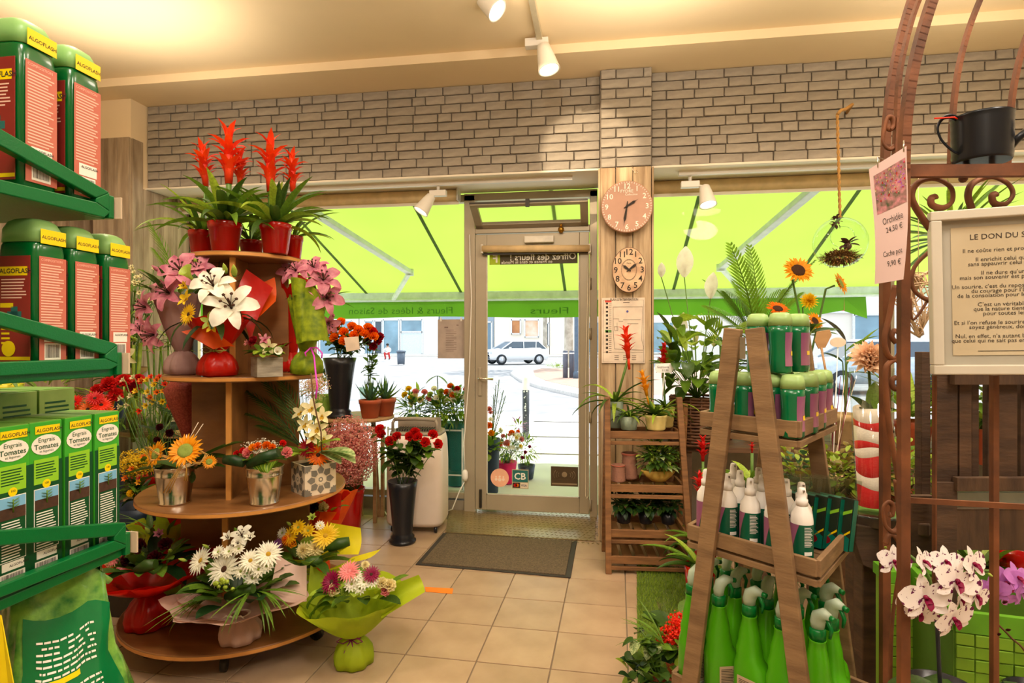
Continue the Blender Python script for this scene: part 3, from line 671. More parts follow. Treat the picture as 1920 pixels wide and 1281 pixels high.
bpy.data.objects['grass_tuft']['category'] = 'grass'
# white car
CARW = mat('car_white', (238, 240, 242), .2, coat=.6, var=0); CGL = mat('car_glass', (70, 84, 96), .1, coat=.5); TYRE = mat('tyre_rubber', (40, 42, 46), .8)
def make_car(loc, rz, lab, paint=CARW):
    t = thing('car', lab, 'car', loc, rz=rz); Mx = Matrix.Translation(loc) @ Matrix.Rotation(rz, 4, 'Z'); L = 4.15
    def P(x, y, z): return Mx @ Vector((x, y, z))
    b = MB(); W = .88
    rows = [(-2.05, .45, .62, .70), (-2.0, .35, .80, .80), (-1.6, .30, .95, .86), (-1.0, .28, 1.02, .88), (0, .28, 1.02, .89), (1.0, .28, 1.04, .89), (1.7, .3, 1.03, .87), (2.0, .36, .95, .82), (2.06, .45, .75, .74)]
    vs = []
    for x, z0, z1, w in rows: vs += [P(x, -w * .94, z0), P(x, -w, (z0 + z1) / 2), P(x, -w * .9, z1), P(x, 0, z1 + .03), P(x, w * .9, z1), P(x, w, (z0 + z1) / 2), P(x, w * .94, z0), P(x, 0, z0 - .03)]
    fs = [(i * 8 + j, i * 8 + (j + 1) % 8, i * 8 + 8 + (j + 1) % 8, i * 8 + 8 + j) for i in range(8) for j in range(8)] + [tuple(range(8)), tuple(range(64, 72))[::-1]]
    b.add(vs, fs, 0, True); b.build('body', paint, t)
    def cab(name, m, zr, k, x0, x1, x2, x3, zb_=1.0):
        b = MB(); a = [P(x0, -.80 * k, zb_), P(x3, -.80 * k, zb_), P(x3, .80 * k, zb_), P(x0, .80 * k, zb_), P(x1, -.62 * k, zr), P(x2, -.62 * k, zr), P(x2, .62 * k, zr), P(x1, .62 * k, zr)]
        b.add(a, [(0, 1, 5, 4), (1, 2, 6, 5), (2, 3, 7, 6), (3, 0, 4, 7), (4, 5, 6, 7)], 0); b.build(name, m, t)
    cab('greenhouse', CGL, 1.46, 1.0, -1.25, -.45, 1.35, 1.85)
    b = MB(); b.add([P(-.5, -.63, 1.45), P(1.4, -.63, 1.45), P(1.4, .63, 1.45), P(-.5, .63, 1.45), P(-.4, -.55, 1.53), P(1.3, -.55, 1.53), P(1.3, .55, 1.53), P(-.4, .55, 1.53)], [(0, 1, 5, 4), (1, 2, 6, 5), (2, 3, 7, 6), (3, 0, 4, 7), (4, 5, 6, 7)])
    for s in (-1, 1):
        for (xa_, xb_) in ((-1.25, -.47), (.25, .3), (1.1, 1.2), (1.85, 1.37)): b.span(P(xa_, s * .81, 1.0), P(xb_, s * .64, 1.47), .05, .05)
    b.build('roof_and_pillars', paint, t)
    for x in (-1.3, 1.3):
        for s in (-1, 1):
            o = P(x, s * .80, .33); w = MB(); ax = (P(x, s * .9, .33) - o).normalized(); mm = frame(o, (P(x + 1, s * .8, .33) - o), UP)
            w.lathe([(.20, -.1), (.33, -.09), (.34, 0), (.33, .09), (.2, .1)], n=18, mtx=mm); tr = w.build('wheel', TYRE, t); MB().lathe([(.0, -.115), (.21, -.11), (.21, .11), (.0, .115)], n=10, mtx=mm).build('rim', mat('alloy_rim', (190, 192, 196), .3, metal=.7), tr)
    b = MB(); b.box(None, (.04, 1.0, .14), mtx=Mx @ Matrix.Translation((-2.05, 0, .72))); b.box(None, (.05, 1.3, .2), mtx=Mx @ Matrix.Translation((-2.04, 0, .44))); b.build('grille', mat('grille_dark', (60, 70, 84), .5), t)
    MB().box(None, (.02, .5, .11), mtx=Mx @ Matrix.Translation((-2.08, 0, .5))).build('number_plate', mat('plate_pale', (206, 214, 226), .5), t)
    MB().box(None, (.02, .12, .1), mtx=Mx @ Matrix.Translation((-2.08, 0, .74))).build('badge', CHROME, t)
    for s in (-1, 1):
        MB().box(None, (.1, .32, .14), mtx=Mx @ Matrix.Translation((-1.99, s * .66, .78))).build('headlamp', mat('headlamp_glass', (210, 216, 224), .1), t)
        MB().box(None, (.1, .2, .12), mtx=Mx @ Matrix.Translation((-.75, s * .93, 1.05))).build('wing_mirror', paint, t)
    return t
cp_ = C(966, 675, 38); cp_.z = -.06
make_car(cp_, radians(32), 'white hatchback car turning on the road beyond the door')
sp_ = C(1640, 700, 17); sp_.z = -.06; make_car(sp_, radians(4), 'silver grey car parked outside the right window, mostly hidden by plants', mat('car_silver', (176, 188, 196), .25, coat=.5))
# squatting person in red and litter bin across the road
def squat_person(px, py, z):
    p = C(px, py, z); p.z = .04; t = thing('person', 'person in white shirt and red trousers squatting on the far pavement', 'person', p)
    SK = mat('skin', (196, 140, 108), .6); me = bpy.data.meshes.new('body')
    J = [((0, 0, .38), .16), ((0, -.05, .62), .16), ((0, -.12, .84), .15), ((0, -.14, .95), .06), ((0, -.17, 1.08), .10),      # pelvis..head
         ((.2, -.12, .82), .06), ((.28, -.3, .62), .05), ((.12, -.45, .6), .04), ((-.2, -.12, .82), .06), ((-.28, -.3, .62), .05), ((-.12, -.45, .6), .04),
         ((.16, -.38, .52), .09), ((.16, -.12, .08), .06), ((.16, -.32, .04), .05), ((-.16, -.38, .52), .09), ((-.16, -.12, .08), .06), ((-.16, -.32, .04), .05)]
    E_ = [(0, 1), (1, 2), (2, 3), (3, 4), (2, 5), (5, 6), (6, 7), (2, 8), (8, 9), (9, 10), (0, 11), (11, 12), (12, 13), (0, 14), (14, 15), (15, 16)]
    me.from_pydata([Vector(a) + p for a, r in J], E_, []); o = link('body', me, t); o.parent = t; o.matrix_parent_inverse = WM(t).inverted(); md = o.modifiers.new('skin', 'SKIN')
    for i, (a, r) in enumerate(J): me.skin_vertices[0].data[i].radius = (r, r)
    me.skin_vertices[0].data[0].use_root = True; o.modifiers.new('sub', 'SUBSURF').levels = 1
    dg = bpy.context.evaluated_depsgraph_get(); nm = bpy.data.meshes.new_from_object(o.evaluated_get(dg)); o.modifiers.clear(); o.data = nm; nm.materials.clear()
    for m in (SK, mat('shirt_white', (236, 232, 228), .8), mat('trousers_red', (206, 60, 58), .8), mat('shoe_dark', (50, 46, 44), .8)): nm.materials.append(m)
    for f in nm.polygons:
        c = f.center - p; f.use_smooth = True
        f.material_index = 3 if c.z < .09 else (2 if c.z < .56 and (c.z < .5 or c.y > -.3 or abs(c.x) > .07) else (1 if c.z < .9 else 0))
    b = MB(); b.ball(p + Vector((0, -.15, 1.13)), .115, 12, sq=(1, 1.05, .8)); b.build('hair', mat('hair_dark', (44, 36, 32), .8), t)
squat_person(728, 672, 44)
p = C(752, 683, 36.5); p.z = .0; t = thing('litter_bin', 'round grey litter bin on the far pavement beside the squatting person', 'bin', p)
MB().lathe([(.22, 0), (.26, .75)], p, 16).build('bin_body', mat('bin_grey', (92, 104, 118), .5), t); MB().lathe([(.3, .73), (.3, .80), (.2, .86)], p, 16).build('lid', MATS['bin_grey'], t)
for s in (-1, 1): MB().box(p + Vector((s * .18, 0, .03)), (.08, .08, .12)).build('wheel', TYRE, t)
# facades across the road: shop fronts at 60 m
YF = 62.0; FAC = mat('facade_pale', (236, 228, 214), .9, var=.05, scale=.4); SHOPG = mat('shop_glass', (128, 160, 176), .15, var=.3, scale=.5)
def facade(px0, px1, lab, m=FAC, openings=(), hz=11, Y=YF):
    x0, x1 = onY(px0, 641, Y).x, onY(px1, 641, Y).x; t = thing('shop_building', lab, 'building', ((x0 + x1) / 2, Y + 3, 0))
    MB().box(((x0 + x1) / 2, Y + 4, hz / 2), (x1 - x0, 8, hz)).build('walls', m, t)
    for (a, b_, ya, yb, mm, nm) in openings:
        A, B_ = onY(a, ya, Y - .1), onY(b_, yb, Y - .1); zc = (A.z + B_.z) / 2
        f = MB(); w_, h_ = B_.x - A.x, abs(A.z - B_.z); f.box(((A.x + B_.x) / 2, Y - .04, zc), (w_, .12, h_)); o = f.build(nm, mm, t)
        g = MB()
        for xx in (A.x, B_.x): g.box((xx, Y - .1, zc), (.14, .2, h_ + .14))
        for zz in (A.z, B_.z): g.box(((A.x + B_.x) / 2, Y - .1, zz), (w_, .2, .14))
        n_ = max(1, int(w_ / 1.6))
        for i in range(1, n_): g.box((A.x + w_ * i / n_, Y - .1, zc), (.1, .16, h_))
        g.build('opening_frame', mat('frame_pale', (220, 222, 222), .5), t)
    return t
facade(440, 672, 'pale building with brown sign across the road seen left of the pots', openings=((600, 660, 602, 668, SHOPG, 'shop_window'), (560, 596, 602, 668, mat('brick_red_front', (170, 110, 90), .8), 'door_panel')))
facade(674, 822, 'white building with tall glass shopfront behind the squatting person', mat('facade_white', (240, 240, 236), .9),
       openings=((684, 700, 602, 664, SHOPG, 'shop_window'), (703, 717, 602, 664, mat('dark_glass', (70, 84, 96), .2), 'shop_window'), (719, 748, 600, 664, SHOPG, 'shop_window'), (752, 792, 600, 622, SHOPG, 'shop_window'), (752, 792, 624, 664, mat('whitewashed_window', (214, 232, 238), .6), 'painted_window')))
facade(824, 926, 'grey blue garage building behind the notice and door frame', mat('facade_grey', (150, 164, 176), .8), openings=((905, 922, 604, 664, mat('garage_blue', (110, 136, 154), .6), 'garage_door'),))
facade(927, 1030, 'cream building with orange posters behind the white car', openings=((959, 976, 600, 626, mat('poster_orange', (212, 150, 96), .7, c2=(150, 90, 60), scale=.6), 'poster'), (984, 1010, 600, 632, mat('poster_warm', (224, 170, 120), .7, c2=(240, 230, 220), scale=.8), 'poster'), (1024, 1029, 606, 648, mat('dark_glass', (70, 84, 96), .2), 'door_panel')))
facade(1031, 1300, 'long pale building behind the street trees right of the door', openings=((1100, 1200, 604, 662, SHOPG, 'shop_window'), (1220, 1290, 604, 662, SHOPG, 'shop_window')))
facade(1302, 2300, 'long shop building with red fascia behind the right window plants', openings=((1480, 1600, 560, 585, mat('fascia_red', (200, 70, 70), .6), 'fascia'), (1600, 1660, 590, 662, SHOPG, 'shop_window'), (1400, 1470, 590, 662, SHOPG, 'shop_window')), Y=40.0)
facade(-900, 438, 'long pale building far left beyond the left window', openings=((200, 300, 602, 662, SHOPG, 'shop_window'),))
# awning
AWN = mat('awning_green', (156, 180, 70), .8, tl=.65, var=.05, scale=1.2); VAL = mat('valance_green', (90, 146, 28), .8, tl=.35, var=.08, scale=2); AL = mat('awning_bar_white', (206, 216, 208), .5)
aw = thing('awning', 'bright lime green folding arm awning over the pavement in front of the shop', 'awning', (0, 6, 2.5))
YA = 7.6; zb0 = onY(760, 566, YA).z; zb1 = onY(760, 549, YA).z; xA0 = -8.0; xA1 = onY(1790, 555, YA).x; ZT = 2.98; Y0 = 4.95
def awn_z(y): return ZT + (zb1 - ZT) * (y - Y0) / (YA - Y0)
b = MB(); nx = 60; ny = 10; vs = []
for i in range(nx + 1):
    for j in range(ny + 1):
        x = xA0 + (xA1 - xA0) * i / nx; y = Y0 + (YA - Y0) * j / ny; vs.append((x, y, awn_z(y) - .02 * sin(pi * j / ny) + .006 * sin(x * 3.1)))
b.add(vs, [(i * (ny + 1) + j, (i + 1) * (ny + 1) + j, (i + 1) * (ny + 1) + j + 1, i * (ny + 1) + j + 1) for i in range(nx) for j in range(ny)], 0, True); b.build('canopy', AWN, aw)
b = MB(); xV = onY(1585, 580, YA).x; zv = onY(760, 597, YA).z; vs = []; n = 150
for i in range(n + 1):
    x = xA0 + (xV - xA0) * i / n; w = .015 * sin(x * 9) + .01 * sin(x * 17 + 1)
    k = 1.0 if x < xV - .35 else 1 - .25 * (x - xV + .35) / .35
    for j in range(4): t_ = j / 3; vs.append((x + .0, YA + .03 + w * t_, zb0 + .01 + (zv - zb0) * t_ * k + .012 * sin(x * 2.2) * t_))
b.add(vs, [(i * 4 + j, i * 4 + 4 + j, i * 4 + 5 + j, i * 4 + 1 + j) for i in range(n) for j in range(3)], 0, True)
xe = onY(1622, 600, YA).x; b.add([(xV, YA + .03, zb0), (xe, YA - .02, zb0), (xV + .22, YA - .06, zv - .04), (xV, YA + .03, zb0 + (zv - zb0) * .75)], [(0, 1, 2, 3)]); b.build('valance', VAL, aw)
b = MB(); b.box(((xA0 + xA1) / 2, YA, (zb0 + zb1) / 2), (xA1 - xA0, .10, zb1 - zb0)); b.box(((xA0 + xA1) / 2, YA - .06, zb0 + .02), (xA1 - xA0, .04, .02)); b.build('front_bar', AL, aw, bevel=.006)
b = MB(); b.box(((xA0 + xA1) / 2, Y0 - .02, ZT), (xA1 - xA0, .14, .14)); b.build('roller_tube_case', AL, aw)
for (s, e, f) in (((560, 380, 5.05), (768, 511, 6.75), (738, 561, 7.5)), ((1530, 352, 5.05), (1352, 502, 6.75), (1400, 556, 7.5))):
    A, E_, F_ = onY(*s), onY(*e), onY(*f); A.z = min(A.z, awn_z(5.05) - .09); MB().span(A, E_, .085, .055).build('arm', AL, aw, bevel=.008); MB().span(E_, F_, .05, .045).build('forearm', AL, aw, bevel=.008)
    MB().lathe([(.05, -.04), (.05, .04)], E_, 12).build('elbow', AL, aw)
SEAM = mat('awning_seam', (110, 136, 66), .8, tl=.55)
for px in (262, 470, 690, 866, 1060, 1262, 1478, 1660):
    x = onY(px, 548, YA).x; MB().slab([(x - .018, Y0, awn_z(Y0) - .004), (x + .018, Y0, awn_z(Y0) - .004), (x + .018, YA, awn_z(YA) - .024), (x - .018, YA, awn_z(YA) - .024)], (0, 0, -1), .004).build('seam', SEAM, aw)
# mirrored lettering seen through the cloth
INKG = mat('valance_ink', (66, 120, 24), .9)
text('Fleurs', .12, INKG, frame(onY(1068, 588, YA - .045), (1, 0, 0), UP), aw, mirror=True, sx=1.75)
text('Fleurs & Idées de Saison', .13, INKG, frame(onY(850, 588, YA - .045), (1, 0, 0), UP), aw, mirror=True, sx=1.15)
# ------------------------------------------------------------ stickers, notices and posters on glass and pillar
def quadthing(name, lab, cat, o, x, y, w, h, m, th=.003, group=None, bev=0):
    t = thing(name, lab, cat, o, group); fr_ = frame(o, x, y); b = MB(); b.box(None, (w, h, th), mtx=fr_ @ Matrix.Translation((w / 2, h / 2, th / 2))); b.build('sheet', m, t, bevel=bev); return t, fr_ @ Matrix.Translation((0, 0, th + .0006))
def T(m, x, y, z=0): return m @ Matrix.Translation((x, y, z))
INK = mat('ink_dark', (50, 42, 36), .8); PAPER = mat('paper_cream', (238, 218, 196), .7, tl=.1); WINK = mat('ink_white', (246, 240, 226), .7)
def lines(parent, fr_, rows, m=INK, name='print_lines'):
    b = MB()
    for (x, y, w, h) in rows: b.add([fr_ @ Vector((x, y, 0)), fr_ @ Vector((x + w, y, 0)), fr_ @ Vector((x + w, y + h, 0)), fr_ @ Vector((x, y + h, 0))], [(0, 1, 2, 3)])
    return b.build(name, m, parent, kind='stuff')
# sign on the door glass, read from outside
ys = yl - .012; A = onY(918, 497, ys); B_ = onY(1083, 475, ys)
t, f = quadthing('door_sign', 'dark brown sign band with mirrored lettering stuck across the top of the door glass', 'sign', A, (1, 0, 0), UP, B_.x - A.x, B_.z - A.z, mat('sign_brown', (92, 82, 58), .6, tl=.2))
W_ = B_.x - A.x; H_ = B_.z - A.z
text('Offrez des fleurs !', .075, WINK, T(f, W_ - .01, H_ * .42), t, mirror=True, bold=.012, sx=.98); text('en France et dans le Monde', .038, WINK, T(f, W_ * .72, H_ * .08), t, mirror=True, sx=.98)
g = MB(); g.box(None, (.085, H_, .001), mtx=T(f, .045, H_ / 2)); g.build('green_emblem', mat('emblem_lime', (176, 200, 30), .6), t); text('F', .09, WINK, T(f, .07, .02, .001), t, mirror=True, bold=.03)
# round pink sticker
p = onY(937, 896, ys); t = thing('round_sticker', 'round salmon pink sticker with three pale hand shapes at bottom of door glass', 'sticker', p)
fr_ = frame(p, (1, 0, 0), UP); MB().lathe([(.075, 0), (.075, .002)], n=28, mtx=fr_).build('disc', mat('sticker_salmon', (238, 178, 144), .6), t)
b = MB()
for dx, s in ((-.03, .9), (0, 1.1), (.03, .9)):
    for k, (ox, oy, r) in enumerate(((0, -.015, .013), (0, .008, .008))): b.lathe([(r * s, .0022), (r * s, .003)], n=12, mtx=fr_ @ Matrix.Translation((dx + ox, oy * s, 0)))
b.build('hand_shapes', mat('sticker_pale', (250, 214, 190), .6), t)
# card payment sticker
A = onY(960, 916, ys); t, f = quadthing('payment_sticker', 'square card payment sticker with CB mark beside the round sticker', 'sticker', A, (1, 0, 0), UP, .135, .155, mat('sticker_rim', (190, 176, 140), .6))
g = MB(); g.box(None, (.125, .095, .001), mtx=T(f, .0675, .102)); g.build('green_field', mat('cb_green', (40, 110, 104), .5), t); text('CB', .075, WINK, T(f, .018, .076, .0012), t, bold=.02)
g = MB(); g.box(None, (.06, .042, .001), mtx=T(f, .036, .028)); g.build('dark_field', INK, t)
for dx, mm in ((.028, P_RED), (.044, P_ORANGE)): MB().lathe([(.014, .0012), (.014, .0018)], n=16, mtx=T(f, dx, .028)).build('coloured_circle', mm, t)
g = MB(); g.box(None, (.06, .042, .001), mtx=T(f, .1, .028)); g.build('pale_field', mat('pale_cream', (230, 214, 186), .6), t); text('VISA', .024, mat('ink_navy', (40, 44, 90), .6), T(f, .074, .02, .0012), t, bold=.02)
A = onY(1033, 911, ys); B_ = onY(1084, 876, ys); t, f = quadthing('alarm_sticker', 'dark rectangular sticker with bell and sound waves low on the door glass', 'sticker', A, (1, 0, 0), UP, B_.x - A.x, B_.z - A.z, mat('sticker_dark', (84, 66, 44), .5))
g = MB(); W_ = B_.x - A.x; H_ = B_.z - A.z
for s in (-1, 1):
    for k in range(3): r = .03 + .018 * k; g.tube([f @ Vector((W_ / 2 + s * (.02 + r * cos(a)), H_ * .58 + r * .8 * sin(a), .001)) for a in (-.7, -.35, 0, .35, .7)], .002, 4)
g.lathe([(.022, .001), (.022, .003)], n=12, mtx=T(f, W_ / 2, H_ * .6)); g.box(None, (W_ * .92, .012, .001), mtx=T(f, W_ / 2, H_ * .12)); g.build('bell_mark', mat('sticker_beige', (150, 130, 100), .6), t)
# paper notice on the left window
A = onY(821, 672, YW - .01); B_ = onY(871, 599, YW - .01); t, f = quadthing('paper_notice', 'white paper notice taped to the left window beside the door frame', 'notice', A, (1, 0, 0), UP, B_.x - A.x, B_.z - A.z, mat('notice_back', (196, 178, 168), .8, tl=.3))
W_ = B_.x - A.x; H_ = B_.z - A.z; lines(t, f, [(W_ * .3, H_ * (.18 + .045 * i), W_ * (.4 - .1 * (i % 3 == 0)), .004) for i in range(13)] + [(W_ * .25, H_ * .78, W_ * .14, .01), (W_ * .7, H_ * .84, W_ * .08, .008)], mat('ink_faded', (140, 120, 112), .8))
for dx in (.12, .88): MB().box(None, (.012, .03, .002), mtx=T(f, W_ * dx, H_)).build('tape', WINK, t)
# evacuation plan on the pillar
yp = YP - .003; A = onY(1128, 681, yp - .006); B_ = onY(1209, 558, yp - .006)
t, f = quadthing('evacuation_plan', 'evacuation plan poster headed PLAN D INTERVENTION on the pillar below the oval clock', 'poster', A, (1, 0, 0), UP, B_.x - A.x, B_.z - A.z, PAPER, bev=.001)
W_ = B_.x - A.x; H_ = B_.z - A.z; text("PLAN D'INTERVENTION", .024, INK, T(f, W_ * .2, H_ * .955), t, bold=.01, sx=.74)
LN = mat('ink_line_brown', (110, 90, 76), .8); g = MB()
def pl(pts, r=.0011): g.tube([f @ Vector((x * W_, y * H_, .001)) for x, y in pts], r, 4)
pl([(.27, .86), (.95, .86), (.93, .36), (.97, .24), (.96, .2), (.30, .22), (.27, .5), (.27, .86)]); pl([(.27, .68), (.4, .68), (.4, .64), (.5, .64)]); pl([(.3, .56), (.38, .56), (.38, .5), (.3, .5), (.3, .56)]); pl([(.36, .62), (.36, .5)]); pl([(.04, .965), (.97, .965), (.97, .02), (.04, .02), (.04, .965)], .0007); pl([(.04, .17), (.97, .17)], .0006)
g.build('plan_outline', LN, t)
lines(t, f, [(.1 * W_, H_ * (.9 - .062 * i), .05 * W_, .012 + .004 * (i % 2)) for i in range(13)], INK, 'legend_symbols'); lines(t, f, [(.17 * W_, H_ * (.905 - .031 * i), .06 * W_, .003) for i in range(25)] + [(.6 * W_, H_ * .6, .25 * W_, .003), (.5 * W_, .66 * H_, .4 * W_, .002), (.5 * W_, .92 * H_, .15 * W_, .004)] + [(.3 * W_ + .2 * W_ * (i % 3), H_ * (.05 + .03 * (i // 3)), .1 * W_, .004) for i in range(9)], LN)
lines(t, f, [(.08 * W_, .93 * H_, .15 * W_, .014)], mat('ink_red', (206, 72, 56), .7), 'legend_title'); lines(t, f, [(.08 * W_, .47 * H_, .15 * W_, .018)], mat('ink_green', (110, 160, 90), .7), 'legend_bar')
MB().lathe([(.008, .0005), (.008, .001)], n=14, mtx=T(f, .6 * W_, .79 * H_)).build('blue_mark', mat('ink_blue', (90, 90, 160), .7), t)
# clocks
def clock(px, py, rx, ry, lab, face, ink, rim, hands, sz, roman=False, off=.04):
    p = onY(px, py, YP - off); a, b_ = rx * abs(onY(px + 100, py, YP - off).x - p.x) / 100, ps(ry, 4.0) * 1.0
    t = thing('wall_clock', lab, 'clock', p); f = frame(p, (1, 0, 0), UP); S = f @ Matrix.Diagonal((a, b_, 1, 1))
    MB().lathe([(.96, -.0), (1, .005), (1, .022), (.98, .027)], n=40, mtx=S).build('case', rim, t); MB().lathe([(.97, .0275), (.97, .0285)], n=40, mtx=S).build('dial', face, t)
    for h_ in range(1, 13):
        an = pi / 2 - h_ * pi / 6; text(str(h_), sz * a, ink, f @ Matrix.Translation((cos(an) * a * .78, sin(an) * b_ * .78 - sz * a * .33, .0295)) @ (Matrix.Rotation(0, 4, 'Z')), t, name='numeral', align='CENTER', bold=.012)
    g = MB()
    for k in range(60):
        an = k * pi / 30; r0, r1 = (.90, .96) if not roman else (.42, .47); x0_, y0_ = cos(an), sin(an); nx_, ny_ = -y0_, x0_; w = .0016
        g.add([f @ Vector((x0_ * a * r + nx_ * w * s, y0_ * b_ * r + ny_ * w * s, .0292)) for r, s in ((r0, -1), (r0, 1), (r1, 1), (r1, -1))], [(0, 1, 2, 3)])
    g.build('minute_marks', ink, t)
    for nm, an, L in hands:
        an = radians(an); d = Vector((sin(an), cos(an), 0)); sd = Vector((d.y, -d.x, 0)); L *= a; g = MB(); w = .006
        g.slab([f @ (q + Vector((0, 0, .034))) for q in (d * -L * .25 - sd * w * .5, d * -L * .25 + sd * w * .5, d * L * .6 + sd * w * 1.5, d * L * .75 + sd * w * .3, d * L, d * L * .75 - sd * w * .3, d * L * .6 - sd * w * 1.5)], (0, -1, 0), .0015); g.build(nm, INK, t)
    MB().lathe([(.008, .03), (.008, .04)], n=10, mtx=f).build('hand_hub', INK, t); return t, f, a, b_
t, f, a, b_ = clock(1175, 389, 49, 49, 'large round salmon wall clock with white numerals, upper one on the pillar', mat('dial_salmon', (192, 148, 124), .6, var=.05), WINK, mat('clock_rim', (190, 140, 110), .5), (('hour_hand', 58, .52), ('minute_hand', 189, .8)), .29)
text('FYDRE', .03, WINK, f @ Matrix.Translation((0, .095, .0295)), t, align='CENTER'); text('Collection', .02, WINK, f @ Matrix.Translation((.03, .075, .0295)), t, align='CENTER')
t, f, a, b_ = clock(1179, 507, 32, 43, 'smaller oval wall clock with black numerals below the round clock', mat('dial_oval', (232, 198, 160), .7, c2=(190, 150, 116), scale=14), INK, mat('clock_rim_brown', (110, 70, 50), .5), (('hour_hand', 308, .55), ('minute_hand', 52, .7)), .50, True)
text('Paris', .016, INK, f @ Matrix.Translation((0, .04, .0295)), t, align='CENTER')
hk = onY(1186, 318, YP - .006); b = MB(); b.tube([hk + UP * .03, hk, hk + Vector((.02, -.004, -.03)), hk + Vector((.035, -.004, -.025)), hk + Vector((.025, -.002, -.005))], .0018, 5); tag(b.build('wire_hook', CHROME), 'small bent wire hook on the pillar above the round clock', 'hook')
# ------------------------------------------------------------ track lights
LW = mat('lamp_white', (242, 236, 226), .35, var=0); GLOWM = mat('lamp_glow', (255, 250, 240), emit=(255, 232, 190), estr=12)
def spot(lab, piv, aim, box_dir, energy, s=1.0, colr=WARM2):
    t = thing('track_spotlight', lab, 'lamp', piv); piv = Vector(piv); d = (Vector(aim) - piv).normalized(); x = d.orthogonal().normalized(); f = frame(piv, x, d.cross(x))
    if (f.to_3x3() @ Vector((0, 0, 1))).dot(d) < 0: f = f @ Matrix.Rotation(pi, 4, 'X')
    MB().lathe([(.02 * s, -.03 * s), (.035 * s, -.02 * s), (.045 * s, .03 * s), (.06 * s, .12 * s), (.062 * s, .13 * s), (.055 * s, .128 * s), (.05 * s, .11 * s)], n=24, mtx=f, caps=(True, False)).build('lamp_head', LW, t)
    MB().lathe([(.001, .112 * s), (.05 * s, .112 * s)], n=20, mtx=f, caps=(False, False)).build('bulb_face', GLOWM, t)
    bd = Vector(box_dir); MB().box(piv + bd + UP * .03, (.13 * s, .05 * s, .045 * s)).build('driver_box', LW, t, bevel=.004)
    b = MB(); b.tube([piv + bd + UP * .03, piv + UP * .02, piv], .009, 6); b.build('pivot_arm', LW, t); MB().lathe([(.012, 0), (.012, .09)], piv + bd + UP * .04, 10).build('track_adapter', LW, t)
    l = lamp('SPOT', 'spotlight_beam', piv + d * .14 * s, energy, colr, target=aim, size=.03, spot=1.5, blend=.8); return t
p = C(1020, 92, 3.72); rt = struct(MB().box(((p.x - .03), 2.2, ZC - .02), (.035, 3.1, .035)).build('trim_7', mat('track_grey', (200, 188, 160), .4, metal=.2)))
spot('white track spotlight with glowing bulb hanging from the ceiling rail', p, p + Vector((.12, -.05, -.5)), (-.05, .04, .03), 25, 1.15)
p = C(902, -6, 3.4); spot('white track spotlight cut by the top edge of the picture', p, p + Vector((.3, -.05, -.3)), (-.05, .0, .05), 20, 1.1)
p = onY(806, 372, 4.36); spot('white track spotlight under the left lintel pointing at the tiered stand', p, p + Vector((-.25, -.12, -.42)), (.06, .02, .01), 22)
p = onY(1322, 355, 4.36); spot('white track spotlight under the right lintel above the peace lily', p, p + Vector((.05, -.12, -.4)), (-.10, .03, .015), 22)
ra, rb_ = C(520, 362, 4.6), C(1072, 342, 4.25)
MB_ = MB(); MB_.box(((ra.x + rb_.x) / 2, 4.36, ZL - .03), (rb_.x - ra.x, .035, .03)); struct(MB_.build('trim_8', LW))
MB_ = MB(); MB_.box((1.8, 4.36, ZL - .03), (2.5, .035, .03)); struct(MB_.build('trim_9', LW))
# power cord and socket beside the door, from the blind box down
q0 = onY(880, 440, YW - .07); q1 = onY(872, 895, YW - .09); q2 = onZ(846, 958, .02)
b = MB(); b.tube([q0, onY(884, 560, YW - .07), onY(880, 700, YW - .08), onY(870, 830, YW - .08), q1], .005, 6)
t = thing('extension_cord', 'white extension cord with socket hanging beside the door frame', 'cord', q1); b.build('cable', LW, t)
MB().lathe([(.012, .06), (.024, .04), (.026, -.0), (.018, -.03)], q1, 14).build('socket', LW, t); MB().tube([q1 - UP * .03, onY(862, 920, YW - .1), onZ(848, 955, .05), onZ(835, 960, .01)], .005, 6).build('plug_cable', LW, t)
